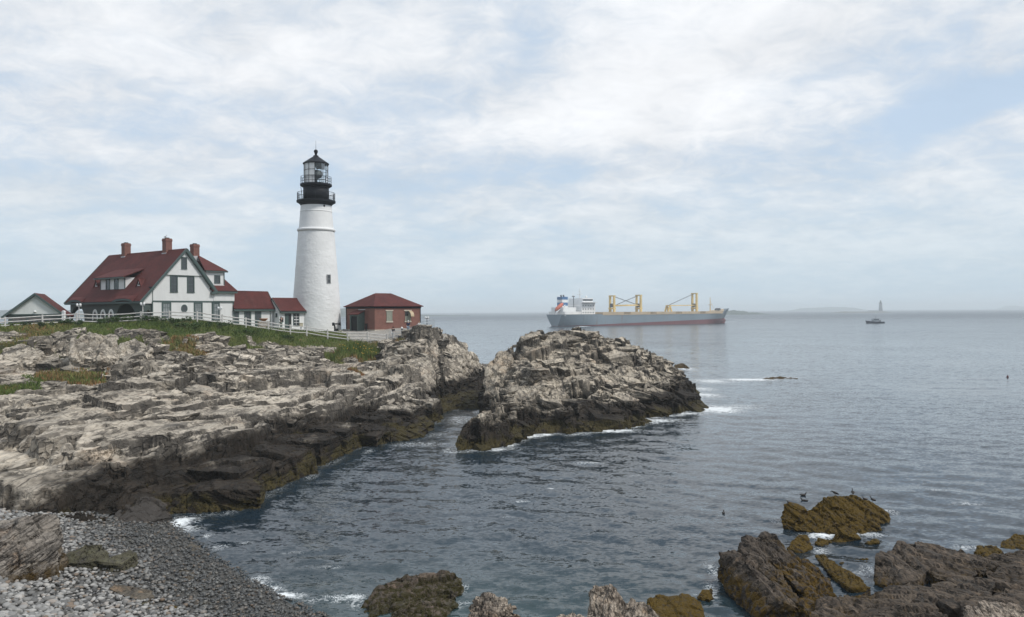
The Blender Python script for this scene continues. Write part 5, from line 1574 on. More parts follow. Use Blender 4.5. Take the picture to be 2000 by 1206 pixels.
# windows of the gable
win(house, T_((4.1, -0.09, 6.95)), 0.75, 1.45, 0.1, 2, 2)
win(house, T_((2.78, 0.0, 4.05)), 1.0, 2.05, 0.13, 2, 4); win(house, T_((5.04, 0.0, 4.05)), 1.0, 2.05, 0.13, 2, 4)
MB().box(3.29, 4.53, -0.05, 0.01, 5.93, 6.09).build('window_header', M_green_t, house)
win(house, T_((1.8, 0.0, 0.55)), 1.2, 2.25, 0.17, 3, 4, glass=M_blind); win(house, T_((6.05, 0.0, 0.55)), 1.2, 2.25, 0.17, 3, 4, glass=M_blind); win(house, T_((8.55, 0.06, 0.55)), 1.2, 2.25, 0.17, 3, 4, glass=M_blind)
b = MB(); b.M = T_((4.15, -0.02, 2.02)) @ Matrix.Rotation(R(90), 4, 'X') @ Matrix.Diagonal((0.42, 0.5, 1, 1)); b.lathe([(0.72, -0.03), (1.0, -0.03), (1.0, 0.05), (0.72, 0.05), (0.72, -0.03)], 24, False); ov = b.build('oval_window', M_green_t, house)
b = MB(); b.M = T_((4.15, -0.02, 2.02)) @ Matrix.Rotation(R(90), 4, 'X') @ Matrix.Diagonal((0.42, 0.5, 1, 1)); b.lathe([(0.72, -0.02), (0.72, 0.02)], 24); b.build('pane', M_glass, ov)
# arched windows with white surrounds in the porch room
for yc in (7.05, 9.0, 10.97):
    b = MB(); pts = [(-0.42, 0), (-0.42, 0.9)] + [(-0.42 * math.cos(math.pi * k / 10), 0.9 + 0.72 * math.sin(math.pi * k / 10)) for k in range(11)] + [(0.42, 0)]
    o_ = [(-0.66, -0.1), (-0.66, 0.9)] + [(-0.66 * math.cos(math.pi * k / 10), 0.9 + 1.0 * math.sin(math.pi * k / 10)) for k in range(11)] + [(0.66, -0.1)]
    b.M = T_((-1.24, yc, 0.1)) @ LEFTW
    n = len(pts)
    A = [[b.bm.verts.new(b.M @ Vector((q[0], h, q[1]))) for q in pp] for pp in (o_, pts) for h in (-0.06, 0.02)]
    for i in range(n):
        j = (i + 1) % n
        b.bm.faces.new([A[0][i], A[0][j], A[2][j], A[2][i]]); b.bm.faces.new([A[0][i], A[1][i], A[1][j], A[0][j]]); b.bm.faces.new([A[2][i], A[2][j], A[3][j], A[3][i]])
    aw = b.build('arched_window', M_plainwhite, house)
    b = MB(); b.M = T_((-1.24, yc, 0.1)) @ LEFTW; b.prism([(q[0], q[1]) for q in pts], 'y', -0.015, 0.0); b.build('pane', M_glass, aw)
    b = MB(); b.M = T_((-1.24, yc, 0.1)) @ LEFTW; b.box(-0.02, 0.02, -0.035, -0.016, 0.02, 1.55); b.box(-0.4, -0.021, -0.035, -0.016, 0.8, 0.84); b.box(0.021, 0.4, -0.035, -0.016, 0.8, 0.84); b.build('sash', M_plainwhite, aw)
# shed dormer on the long slope
b = MB(); b.box(-0.15, 2.0, 5.9, 11.7, 4.1, 5.95); b.build('shed_dormer_wall', M_white, house)
b = MB(); plate(b, [(-0.62, 5.4, 6.02), (-0.62, 12.5, 6.02), (2.3, 12.5, 7.2), (2.3, 5.4, 7.2)], 0.12); b.build('shed_dormer_roof', M_roof, house)
b = MB(); b.box(-0.66, -0.56, 5.35, 12.55, 5.80, 5.96); b.box(-0.19, -0.14, 5.85, 11.75, 4.36, 4.48); b.box(-0.2, -0.1, 5.84, 5.95, 4.5, 5.8); b.box(-0.2, -0.1, 11.65, 11.76, 4.5, 5.8); b.build('shed_dormer_trim', M_green_t, house)
for yc in (9.9, 7.85): win(house, T_((-0.15, yc, 4.55)) @ LEFTW, 0.95, 1.25, 0.12, 2, 2)
for a_, yc in ((0.15, 3.1), (0.30, 13.6)):           # two little triangular vents in the slope
    z0_ = 2.93 + (a_ + 1.55) * 1.123
    b = MB(); b.prism([(yc - 0.5, z0_ - 0.1), (yc + 0.5, z0_ - 0.1), (yc, z0_ + 0.72)], 'x', a_ - 0.02, a_ + 0.8); g_ = b.build('gablet', M_plainwhite, house)
    b = MB(); plate(b, [(a_ - 0.16, yc - 0.66, z0_ - 0.12), (a_ - 0.16, yc, z0_ + 0.92), (a_ + 1.0, yc, z0_ + 0.92), (a_ + 1.0, yc - 0.66, z0_ - 0.12)], 0.1)
    plate(b, [(a_ - 0.16, yc + 0.66, z0_ - 0.12), (a_ - 0.16, yc, z0_ + 0.92), (a_ + 1.0, yc, z0_ + 0.92), (a_ + 1.0, yc + 0.66, z0_ - 0.12)], 0.1); b.build('gablet_roof', M_roof, g_)
    b = MB(); b.prism([(yc - 0.2, z0_ + 0.08), (yc + 0.2, z0_ + 0.08), (yc, z0_ + 0.42)], 'x', a_ - 0.05, a_ - 0.021); b.build('louvre', M_dark, g_)
for ca, cb, zt in ((4.3, 13.8, 10.9), (4.3, 3.95, 10.95), (8.57, 4.6, 10.55)):
    b = MB(); b.box(ca - 0.42, ca + 0.42, cb - 0.42, cb + 0.42, 8.0, zt - 0.35); b.box(ca - 0.46, ca + 0.46, cb - 0.46, cb + 0.46, zt - 0.35, zt - 0.12); b.box(ca - 0.42, ca + 0.42, cb - 0.42, cb + 0.42, zt - 0.12, zt)
    ch = b.build('chimney', M_brick, house)
    b = MB(); b.box(ca - 0.2, ca + 0.2, cb - 0.2, cb + 0.2, zt, zt + 0.12); b.build('flue', M_dark, ch)
    b = MB(); b.box(ca - 0.47, ca + 0.47, cb - 0.47, cb + 0.47, 8.3, 8.98 if ca > 5 else 9.12); b.build('flashing', M_lead, ch)

# ================================================================== low passage building
passage = empty('passage_house', tuple((Matrix.Translation((-43.1, 92, HB)) @ Matrix.Rotation(R(55), 4, 'Z') @ Vector((11.4, 0, 0)))), R(55), 'low white passage with a plain red roof and green doors joined to the big house', 'building')
MB().box(-0.2, 6.0, 0.0, 2.8, -2.0, 1.95).build('wall', M_white, passage)
b = MB(); b.prism([(-0.001, 1.95), (2.8, 1.95), (1.4, 4.2)], 'x', 5.7, 5.95); b.build('gable', M_white, passage)
b = MB(); plate(b, [(-0.3, -0.35, 1.98), (6.25, -0.35, 1.98), (6.25, 1.4, 4.42), (-0.3, 1.4, 4.42)], 0.12); plate(b, [(-0.3, 3.15, 1.98), (6.25, 3.15, 1.98), (6.25, 1.4, 4.42), (-0.3, 1.4, 4.42)], 0.12); b.build('roof', M_roof, passage)
b = MB(); b.box(-0.3, 6.2, -0.38, -0.2, 1.66, 1.88); b.box(-0.2, 6.0, -0.2, -0.002, 1.68, 1.8); beam(b, (6.27, -0.4, 1.8), (6.27, 1.4, 4.3), 0.06, 0.2); b.build('cornice', M_green_t, passage)
for x0, x1 in ((-0.15, 0.6), (3.1, 4.1)):
    d = MB().box(x0, x1, -0.05, 0.0, -1.2, 1.62).build('door', M_green_t, passage)
    MB().box(x0 + 0.2, x1 - 0.2, -0.07, -0.051, 0.5, 1.4).build('pane', M_glass, d)
win(passage, T_((1.95, 0.0, -0.4)), 1.05, 2.0, 0.18, 2, 4)
b = MB(); b.box(5.55, 5.61, -0.07, 0.0, -1.5, 1.66); b.build('downpipe', M_green_t, passage)

entry = empty('entry_house', tuple((Matrix.Translation((-43.1, 92, HB)) @ Matrix.Rotation(R(55), 4, 'Z') @ Vector((17.6, 0, 0)))), R(55), 'small white entry building with red roof built against the foot of the tower', 'building')
MB().box(0.0, 4.6, -1.2, 1.8, -2.2, 1.7).build('wall', M_plainwhite, entry)
b = MB(); b.prism([(-1.199, 1.7), (1.799, 1.7), (0.3, 3.35)], 'x', 0.001, 0.25); b.build('gable', M_plainwhite, entry)
b = MB(); plate(b, [(-0.1, -1.55, 1.66), (5.6, -1.55, 1.66), (4.5, 0.3, 3.52), (-0.1, 0.3, 3.52)], 0.12); plate(b, [(-0.1, 2.15, 1.66), (5.6, 2.15, 1.66), (4.5, 0.3, 3.52), (-0.1, 0.3, 3.52)], 0.12); b.build('roof', M_roof, entry)
b = MB(); b.box(-0.1, 5.5, -1.57, -1.40, 1.36, 1.56); beam(b, (-0.13, -1.6, 1.5), (-0.13, 0.3, 3.42), 0.06, 0.16); b.build('cornice', M_green_t, entry)
d = MB().box(0.9, 2.0, -1.25, -1.2, -1.6, 1.3).build('door', M_green_t, entry)
MB().box(1.5, 1.93, -1.262, -1.251, -1.5, 1.2).build('door_opening', M_dark, d)
win(entry, T_((2.85, -1.2, -0.35)), 1.05, 1.65, 0.1, 2, 4, bar=0.05)
win(entry, T_((0.0, -0.6, 0.85)) @ LEFTW, 0.32, 0.5, 0.05, 1, 1)
nb = MB().box(0.12, 0.65, -1.24, -1.205, 0.1, 0.75).build('notice_board', M_dark, entry)

# ================================================================== lighthouse tower
TX, TY = -28.6, 112.5
TG = 8.2
tower = empty('lighthouse', (TX, TY, TG), 0, 'tall white stone lighthouse tower with black lantern gallery rising above the headland', 'lighthouse')
m, t = new_mat('whitewashed_stone')
p = t.node('ShaderNodeTexCoord').outputs['Object']
n = t.noise(p, 0.5, 5.0, 0.6); n2_ = t.noise(t.mapping(p, scale=(1, 1, 2.5)), 2.2, 4.0, 0.6)
c = t.ramp(n, [(0.3, (0.66, 0.665, 0.66)), (0.7, (0.76, 0.765, 0.76))])
c = t.mix(t.math('MULTIPLY', t.rng(n2_, 0.6, 0.8), 0.22), c, (0.46, 0.45, 0.43))
finish(t, Base_Color=c, Roughness=0.7, Normal=t.bump(t.noise(p, 9.0, 4.0, 0.6), 0.35, 0.03))
M_tower = m


def tower_mesh(prof, nth, dz_, amp, seed):
    """Battered wall whose rubble stones stand out unevenly under the whitewash."""
    z = np.arange(prof[0][1], prof[-1][1] + 1e-6, dz_)
    r0 = np.interp(z, [q[1] for q in prof], [q[0] for q in prof])
    th = np.linspace(0, 2 * math.pi, nth, endpoint=False)
    TH_, ZZ = np.meshgrid(th, z); RR0 = np.repeat(r0[:, None], nth, 1)
    s_ = TH_ / (2 * math.pi) * 36
    f1, f2, ra, rb, _, _, _ = cells((s_ + 0.3 * np.floor(ZZ / 0.30)).astype(np.float32), (ZZ / 0.30).astype(np.float32), seed)
    edge = np.clip((f2 - f1) / 0.22, 0, 1)
    rad = RR0 + amp * ((ra - 0.5) * 0.9 + edge * 0.7 - 0.35)
    rad[:, -1] = rad[:, -1]
    X_, Y_ = rad * np.cos(TH_), rad * np.sin(TH_)
    idx = np.arange(X_.size).reshape(X_.shape)
    a = idx[:-1]; b_ = idx[1:]
    q = np.stack([a, np.roll(a, -1, 1), np.roll(b_, -1, 1), b_], -1).reshape(-1, 4)
    return mesh_np('shaft', np.stack([X_, Y_, ZZ], -1).reshape(-1, 3), q, True)


zz_ = lambda v: 11 + (612.3 - v) * 0.075 - TG
link('shaft', tower_mesh([(3.62, -1.0), (3.5, zz_(645)), (3.28, zz_(579)), (2.56, zz_(453))], 230, 0.085, 0.022, 700), M_tower, tower)
zb_ = zz_(453)
MB().lathe([(2.62, zb_ - 0.15), (2.74, zb_), (2.76, zb_ + 0.2), (2.58, zb_ + 0.32)], 64).build('belt_course', M_tower, tower, True)
link('upper_shaft', tower_mesh([(2.48, zb_ + 0.3), (2.17, zz_(402))], 200, 0.1, 0.012, 720), M_tower, tower)
MB().lathe([(2.27, zz_(417)), (2.30, zz_(416)), (2.29, zz_(414.5))], 64).build('collar', M_tower, tower, True)
MB().lathe([(2.2, zz_(404)), (2.28, zz_(402)), (2.55, zz_(399)), (2.78, zz_(397.5)), (2.8, zz_(394.5)), (2.7, zz_(394))], 64).build('gallery_deck', M_iron, tower)
MB().lathe([(1.84, zz_(394)), (1.84, zz_(367))], 48).build('watch_room', M_iron, tower, True)
MB().lathe([(1.84, zz_(369)), (2.1, zz_(366.5)), (2.27, zz_(365)), (2.28, zz_(362)), (1.8, zz_(361.5))], 48).build('lantern_deck', M_iron, tower)


def gallery_rail(r, z0, h, n, rings, rod):
    b = MB()
    for k in range(n):
        a = 2 * math.pi * (k + 0.5) / n
        b.tube([(r * math.cos(a), r * math.sin(a), z0), (r * math.cos(a), r * math.sin(a), z0 + h)], rod, 5)
    for f in rings:
        b.tube([(r * math.cos(2 * math.pi * k / 40), r * math.sin(2 * math.pi * k / 40), z0 + h * f) for k in range(41)], 0.026, 5, False)
    return b


b = gallery_rail(2.68, zz_(394.3), 1.15, 16, (0.5, 1.0), 0.032)
for k in range(64):
    a = 2 * math.pi * k / 64
    b.tube([(2.68 * math.cos(a), 2.68 * math.sin(a), zz_(394.3)), (2.68 * math.cos(a), 2.68 * math.sin(a), zz_(394.3) + 1.13)], 0.011, 4)
b.build('gallery_rail', M_iron, tower)
gallery_rail(2.18, zz_(361.8), 1.05, 14, (0.35, 0.68, 1.0), 0.026).build('lantern_rail', M_iron, tower)
# lantern room: glazing of separate panes, bars, lens inside
m, t = new_mat('lantern_glass')
lp = t.node('ShaderNodeBsdfGlass', ins={'Roughness': 0.0, 'IOR': 1.02, 'Color': (0.96, 0.98, 0.98)})
gl = t.node('ShaderNodeBsdfGlossy', ins={'Roughness': 0.03})
tr_ = t.node('ShaderNodeBsdfTransparent', ins={'Color': (0.93, 0.95, 0.95)})
fz = t.node('ShaderNodeFresnel', ins={'IOR': 1.45})
mx = t.node('ShaderNodeMixShader', ins={'Fac': fz.outputs[0]})
t.t.links.new(tr_.outputs[0], mx.inputs[1]); t.t.links.new(gl.outputs[0], mx.inputs[2])
o_ = t.node('ShaderNodeOutputMaterial'); t.t.links.new(mx.outputs[0], o_.inputs['Surface'])
t.n.remove(lp)
M_lglass = m
z0_, z1_ = zz_(361), zz_(322.5)
NP = 12
for k in range(NP):
    a0, a1 = 2 * math.pi * (k + 0.29) / NP, 2 * math.pi * (k + 1.29) / NP
    rr_ = 1.70
    P0, P1 = (rr_ * math.cos(a0), rr_ * math.sin(a0)), (rr_ * math.cos(a1), rr_ * math.sin(a1))
    for j in range(3):
        za, zb2 = z0_ + (z1_ - z0_) * j / 3 + 0.02, z0_ + (z1_ - z0_) * (j + 1) / 3 - 0.02
        b = MB(); b.face([(P0[0], P0[1], za), (P1[0], P1[1], za), (P1[0], P1[1], zb2), (P0[0], P0[1], zb2)])
        # the panes on the landward quarter are blanked with white boards, as on the left in the picture
        back = 188 < math.degrees((a0 + a1) / 2) % 360 < 283
        b.build('pane', M_plainwhite if back else M_lglass, tower)
for k in range(NP):
    a0 = 2 * math.pi * (k + 0.29) / NP
    MB().tube([(1.72 * math.cos(a0), 1.72 * math.sin(a0), z0_), (1.72 * math.cos(a0), 1.72 * math.sin(a0), z1_)], 0.04, 6).build('glazing_bar', M_iron, tower)
for j in range(1, 3):
    zr_ = z0_ + (z1_ - z0_) * j / 3
    MB().tube([(1.72 * math.cos(2 * math.pi * (k + 0.29) / NP), 1.72 * math.sin(2 * math.pi * (k + 0.29) / NP), zr_) for k in range(NP + 1)], 0.032, 5, False).build('glazing_ring', M_iron, tower)
M_lens = plain('lens_housing', (0.20, 0.22, 0.22), 0.35, 0.3, 4.0)
b = MB(); b.lathe([(0.2, z0_), (0.22, z0_ + 0.7), (0.75, z0_ + 0.95), (0.95, z0_ + 1.3), (0.95, z0_ + 1.75), (0.7, z0_ + 1.95), (0.3, z0_ + 2.05)], 20); lens = b.build('beacon', M_lens, tower, True)
b = MB(); b.box(-0.05, 1.1, -1.25, 0.9, z0_ + 2.35, z1_ - 0.02); b.build('blind', M_lens, tower)
MB().lathe([(1.86, z1_ - 0.02), (1.88, z1_ + 0.1), (1.80, z1_ + 0.16), (0.42, z1_ + 1.12), (0.36, z1_ + 1.14)], 32).build('lantern_roof', M_iron, tower)
MB().lathe([(0.36, z1_ + 1.13), (0.40, z1_ + 1.2), (0.34, z1_ + 1.28), (0.18, z1_ + 1.33), (0.17, z1_ + 1.52), (0.24, z1_ + 1.56), (0.2, z1_ + 1.6), (0.13, z1_ + 1.64)], 20).build('vent_neck', M_iron, tower, True)
MB().ball((0, 0, z1_ + 1.88), 0.30, 3).build('vent_ball', M_iron, tower, True)
MB().tube([(0, 0, z1_ + 2.12), (0, 0, z1_ + 3.5)], [0.028, 0.012], 6).build('lightning_rod', M_iron, tower)
# ladder between the decks, on the left
b = MB()
ladr = Vector((-1.0, -0.25, 0)).normalized(); sd_ = Vector((ladr.y, -ladr.x, 0)) * 0.16
for s_ in (-1, 1): b.tube([ladr * 2.18 + sd_ * s_ + Vector((0, 0, zz_(363))), ladr * 1.94 + sd_ * s_ + Vector((0, 0, zz_(393)))], 0.035, 5)
for k in range(7):
    q = (ladr * 2.18 + Vector((0, 0, zz_(363)))).lerp(ladr * 1.94 + Vector((0, 0, zz_(393))), (k + 0.5) / 7)
    b.tube([q - sd_, q + sd_], 0.02, 4)
b.build('ladder', M_iron, tower)
# slit window and porthole; the wall looks back at the viewpoint
view_a = math.atan2(-TY, -TX)


def on_shaft(off_px, v, rad, inset=0.0):
    a = view_a + math.asin(max(-0.95, min(0.95, off_px * 0.075 / rad)))
    n_ = Vector((math.cos(a), math.sin(a), 0))
    Mx = Matrix.Translation(n_ * (rad + inset) + Vector((0, 0, zz_(v)))) @ Matrix.Rotation(a + math.pi / 2, 4, 'Z')
    return Mx


Mx = on_shaft(22.5, 555.5, 3.14)
fr = win(tower, Mx, 0.62, 1.2, 0.09, 1, 2, tm=plain('grey_frame', (0.24, 0.25, 0.25), 0.6), name='slit_window')
b = MB(); b.M = on_shaft(15, 406.5, 2.2) @ Matrix.Rotation(R(90), 4, 'X'); b.lathe([(0.15, -0.1), (0.15, 0.05)], 14); b.build('porthole', M_dark, tower)

# ================================================================== brick fog signal house
fog = empty('brick_house', (-18.96, 106.0, 8.3), math.atan2(0.653, 0.757), 'square red brick house with hipped red roof right of the lighthouse', 'building')
L1, L2, HW = 7.6, 8.0, 3.45
b = MB(); b.box(0, L1, 0, L2, 0.28, HW); b.build('wall', M_brick, fog)
b = MB(); b.box(-0.05, L1 + 0.05, -0.05, L2 + 0.05, -1.5, 0.28); b.build('foundation', M_cream, fog)
b = MB(); b.box(-0.16, L1 + 0.16, -0.16, L2 + 0.16, HW - 0.02, HW + 0.1); b.box(-0.06, L1 + 0.06, -0.06, L2 + 0.06, HW - 0.22, HW - 0.02); b.build('cornice', M_iron, fog)
b = MB(); e = 0.32
A, B_, C_, D_ = (-e, -e, HW + 0.1), (L1 + e, -e, HW + 0.1), (L1 + e, L2 + e, HW + 0.1), (-e, L2 + e, HW + 0.1)
r0_, r1_ = (2.5, L2 / 2, HW + 2.0), (5.1, L2 / 2, HW + 2.0)
plate(b, [A, B_, r1_, r0_], 0.1); plate(b, [C_, D_, r0_, r1_], 0.1); plate(b, [D_, A, r0_], 0.1); plate(b, [B_, C_, r1_], 0.1)
b.build('roof', M_roof, fog)
M_shut = plain('grey_shutter', (0.27, 0.28, 0.23), 0.7, 0.15)
for k, xc in enumerate((2.35, 5.4)):
    fr = win(fog, T_((xc, 0.0, 1.5)), 0.92, 1.35, 0.06, 5, 1, tm=M_shut, glass=M_shut)
    MB().box(xc - 0.62, xc + 0.62, -0.06, 0.0, 2.86, 3.0).build('lintel', M_cream, fr)
    MB().box(xc - 0.56, xc + 0.56, -0.11, 0.0, 1.26, 1.43).build('sill', M_cream, fr)
b = MB()
for k in range(8):
    a0, a1 = math.pi / 2 * k / 8, math.pi / 2 * (k + 1) / 8
    v = [b.bm.verts.new(Vector(q)) for q in [(5.45, -0.75 * math.sin(a0), 2.86 - 0.8 * (1 - math.cos(a0))), (6.0, -0.75 * math.sin(a0), 2.86 - 0.8 * (1 - math.cos(a0))), (6.0, -0.75 * math.sin(a1), 2.86 - 0.8 * (1 - math.cos(a1))), (5.45, -0.75 * math.sin(a1), 2.86 - 0.8 * (1 - math.cos(a1)))]]
    b.bm.faces.new(v)
b.prism([(0, 2.86)] + [(-0.75 * math.sin(math.pi / 2 * k / 8), 2.85 - 0.8 * (1 - math.cos(math.pi / 2 * k / 8))) for k in range(9)] + [(0, 2.0)], 'x', 5.99, 6.02)
b.build('vent_hood', M_tan, fog)
MB().box(4.95, 5.4, -0.09, -0.072, 2.15, 2.8).build('vent_opening', M_dark, fog)
# green lean-to porch on the landward wall
M_green_p = plain('porch_green', (0.075, 0.105, 0.095), 0.6, 0.15)
b = MB(); b.prism([(-1.05, -0.3), (0, -0.3), (0, 2.85), (-1.05, 2.4)], 'y', 2.74, 2.84); b.prism([(-1.05, -0.3), (0, -0.3), (0, 2.85), (-1.05, 2.4)], 'y', 4.98, 5.08)
b.box(-1.05, -0.95, 2.84, 3.0, -0.3, 2.4); b.box(-1.05, -0.95, 4.82, 4.98, -0.3, 2.4); b.box(-1.05, -0.95, 3.0, 4.82, 2.15, 2.4); pw = b.build('porch', M_green_p, fog)
MB().box(-0.9, -0.86, 3.0, 4.82, -0.2, 2.15).build('door', M_dark, pw)
b = MB(); plate(b, [(-1.2, 2.6, 2.42), (-1.2, 5.2, 2.42), (0.0, 5.2, 2.98), (0.0, 2.6, 2.98)], 0.08); b.build('porch_roof', M_roof, pw)
MB().box(-0.07, -0.01, 2.5, 4.4, 3.02, 3.14).build('porch_flashing', M_lead, pw)
b = MB(); b.box(-0.08, 0.0, L2 - 0.1, L2 - 0.02, 0.0, HW - 0.2); b.box(L1 - 0.1, L1 - 0.03, -0.08, 0.0, 0.2, HW - 0.2); b.build('downpipe', M_iron, fog)
b = MB(); b.tube([(-0.25, 1.9, -0.4), (-0.25, 1.9, 1.0)], 0.11, 8); b.tube([(-0.25, 1.9, 1.0), (-0.25, 1.9, 1.12)], 0.16, 8); vp = b.build('vent_pipe', M_dark, fog)

# ================================================================== garage at the far left
g0 = P(16, 640, 92); g1 = P(121, 639, 94)
garage = empty('garage', (g0[0], g0[1], 9.3), math.atan2(g1[1] - g0[1], g1[0] - g0[0]), 'grey gabled garage with green lower wall and red roof at the left edge', 'garage')
gw = float(np.hypot(g1[0] - g0[0], g1[1] - g0[1]))
M_greyw = clap_mat('grey_clapboard', (0.68, 0.70, 0.69), 0.14)
zg = lambda v, Y: 11 + (615.7 - v) * Y / 1500 - 9.3
ez, az = zg(613.5, 93), zg(575.5, 93)
MB().box(0.0, gw, 0.0, 5.0, -1.2, ez - 0.08).build('wall', M_greenw, garage)
MB().prism([(-0.02, ez - 0.08), (gw + 0.02, ez - 0.08), (gw / 2, az - 0.25)], 'y', -0.08, 0.1).build('gable', M_greyw, garage)
b = MB(); ov_ = 0.55
sl_ = (az - ez) / (gw / 2)
plate(b, [(-ov_, -0.4, ez - ov_ * sl_ + 0.1), (gw / 2, -0.4, az + 0.1), (gw / 2, 5.3, az + 0.1), (-ov_, 5.3, ez - ov_ * sl_ + 0.1)], 0.14)
plate(b, [(gw + ov_, -0.4, ez - ov_ * sl_ + 0.1), (gw / 2, -0.4, az + 0.1), (gw / 2, 5.3, az + 0.1), (gw + ov_, 5.3, ez - ov_ * sl_ + 0.1)], 0.14)
b.build('roof', M_roof, garage)
b = MB(); beam(b, (-ov_ - 0.05, -0.42, ez - ov_ * sl_ - 0.06), (gw / 2, -0.42, az - 0.04), 0.06, 0.24); beam(b, (gw / 2, -0.42, az - 0.04), (gw + ov_ + 0.05, -0.42, ez - ov_ * sl_ - 0.06), 0.06, 0.24); b.box(-0.04, gw + 0.04, -0.1, 0.0, ez - 0.22, ez - 0.085); b.build('trim', M_green_t, garage)
for k in range(3):
    x0 = 0.35 + k * (gw - 0.7) / 3
    d = MB().box(x0 + 0.12, x0 + (gw - 0.7) / 3 - 0.12, -0.04, 0.0, -1.0, ez - 0.55).build('garage_door', plain('garage_door_brown', (0.12, 0.105, 0.10), 0.7, 0.3, 1.2), garage)
    for j in range(3): MB().box(x0 + 0.2 + j * 0.55, x0 + 0.62 + j * 0.55, -0.055, -0.041, ez - 1.15, ez - 0.75).build('pane', M_glass, d)
MB().ball((gw * 0.5, -0.2, ez + 0.2), 0.14, 2).build('lamp', M_plainwhite, garage)

# ================================================================== turf, herbs, shrubs
m, t = new_mat('grass_blade')
tint = t.attr('tint')
c = t.ramp(tint, [(0.0, (0.066, 0.100, 0.026)), (0.35, (0.118, 0.158, 0.040)), (0.6, (0.165, 0.165, 0.058)), (0.8, (0.24, 0.175, 0.075)), (1.0, (0.25, 0.125, 0.06))])
b_ = finish(t, Base_Color=c, Roughness=0.7, Specular_IOR_Level=0.15)
M_grass = m
m, t = new_mat('flower_yellow')
finish(t, Base_Color=(0.60, 0.36, 0.03), Roughness=0.6)
M_flower = m
m, t = new_mat('leaf_green')
tint = t.attr('tint')
finish(t, Base_Color=t.ramp(tint, [(0.0, (0.018, 0.040, 0.010)), (0.6, (0.045, 0.085, 0.018)), (1.0, (0.085, 0.115, 0.025))]), Roughness=0.55, Specular_IOR_Level=0.25)
M_leaf = m
m, t = new_mat('soft_stem')
finish(t, Base_Color=(0.06, 0.07, 0.03), Roughness=0.8)
M_stem = m


def blades(x, y, z, h, w, lean, r):
    """One thin bent blade per point: two triangles."""
    n = len(x)
    a = r.uniform(0, 6.283, n)
    dx_, dy_ = np.cos(a) * w * 0.5, np.sin(a) * w * 0.5
    la = r.uniform(0, 6.283, n); ll = lean * h * r.random(n)
    lx, ly = np.cos(la) * ll, np.sin(la) * ll
    B0 = np.stack([x - dx_, y - dy_, z - 0.05], 1); B1_ = np.stack([x + dx_, y + dy_, z - 0.05], 1)
    M1 = np.stack([x + dx_ * 0.8 + lx * 0.35, y + dy_ * 0.8 + ly * 0.35, z + h * 0.55], 1)
    T1 = np.stack([x + lx, y + ly, z + h], 1)
    V = np.stack([B0, B1_, M1, T1], 1).reshape(-1, 3)
    k = np.arange(n)[:, None] * 4
    F_ = np.concatenate([k + [0, 1, 2], k + [0, 2, 3]])
    return V, F_


def ground_np(x, y):
    i = np.clip(np.searchsorted(gx_h, x) - 1, 0, len(gx_h) - 2); j = np.clip(np.searchsorted(gy_h, y) - 1, 0, len(gy_h) - 2)
    return Z_h[j, i]


def soil_np(x, y):
    i = np.clip(np.searchsorted(gx_h, x) - 1, 0, len(gx_h) - 2); j = np.clip(np.searchsorted(gy_h, y) - 1, 0, len(gy_h) - 2)
    return soil_h[j, i] * (1 - np.clip(pth_h[j, i] * 2, 0, 1))


gr = np.random.default_rng(77)
N = 150000
yy = gr.uniform(55, 108, N); kk = gr.uniform(-0.70, -0.155, N); xx = kk * yy
so_ = soil_np(xx, yy)
uu_ = 1000 + 1500 * kk
behind = yy - np.interp(uu_, grass_edge_u, grass_edge_y)
dens = np.where(behind > 7, 0.16, np.where(behind > 4, 0.5, 1.0))
okm = (so_ > 0.42) & (gr.random(N) < dens)
xx, yy, uu_, behind = xx[okm], yy[okm], uu_[okm], behind[okm]
zz = ground_np(xx, yy)
hh = gr.uniform(0.10, 0.40, len(xx)) * (0.75 + 0.9 * np.clip(fbm(xx * 0.5, yy * 0.5, 2, 633) + 0.3, 0, 0.8)) * np.where(behind > 5, 0.5, 1.0) * np.where(behind < -1.5, 1.15, 1.0)
V, F_ = blades(xx, yy, zz, hh, gr.uniform(0.035, 0.085, len(xx)), 0.9, gr)
tn = 0.22 + 0.85 * fbm(xx * 0.16, yy * 0.16, 3, 611) + gr.normal(0, 0.10, len(xx))
tn += np.where(behind < 0.8, 0.24, 0) + np.where(behind < -1.5, 0.12, 0) - np.where((uu_ > 460) & (uu_ < 660) & (behind > 0), 0.12, 0)
grass = link('grass', mesh_np('grass', V, F_), M_grass)
vattr(grass.data, 'tint', np.repeat(np.clip(tn, 0, 1), 4))
tag(grass, 'rough green and straw coloured grass along the top of the rocks', None, None, 'stuff')


def herb_clump(name, label, u, v, Y, rx, ry, n, h, tint0, flowers=0, group=None):
    """A stand of tall herbs: every stem a bent blade; the flower heads a part of it."""
    c0 = P(u, v, Y)
    root = empty(name, (c0[0], c0[1], float(ground_np(np.array([c0[0]]), np.array([c0[1]]))[0])), 0, label, 'plant', group)
    a = gr.uniform(0, 6.283, n); q = np.sqrt(gr.random(n))
    x = c0[0] + rx * q * np.cos(a); y = c0[1] + ry * q * np.sin(a); z = ground_np(x, y)
    hh = h * gr.uniform(0.45, 1.0, n) * (1.05 - 0.55 * q ** 2)
    V, F_ = blades(x, y, z, hh, gr.uniform(0.05, 0.10, n), 0.5, gr)
    V = V - np.array(root.location)
    o = link('foliage', mesh_np('foliage', V, F_), M_grass, root)
    vattr(o.data, 'tint', np.repeat(np.clip(tint0 + gr.normal(0, 0.12, n) + 0.3 * q ** 2, 0, 1), 4))
    if flowers:
        b = MB()
        for k in range(flowers):
            i = int(gr.integers(n))
            if q[i] > 0.85: continue
            b.ball(Vector((x[i], y[i], z[i] + hh[i] + 0.04)) - root.location, gr.uniform(0.05, 0.085), 1, (1, 1, 0.6))
        b.build('flower_heads', M_flower, root)
    return root


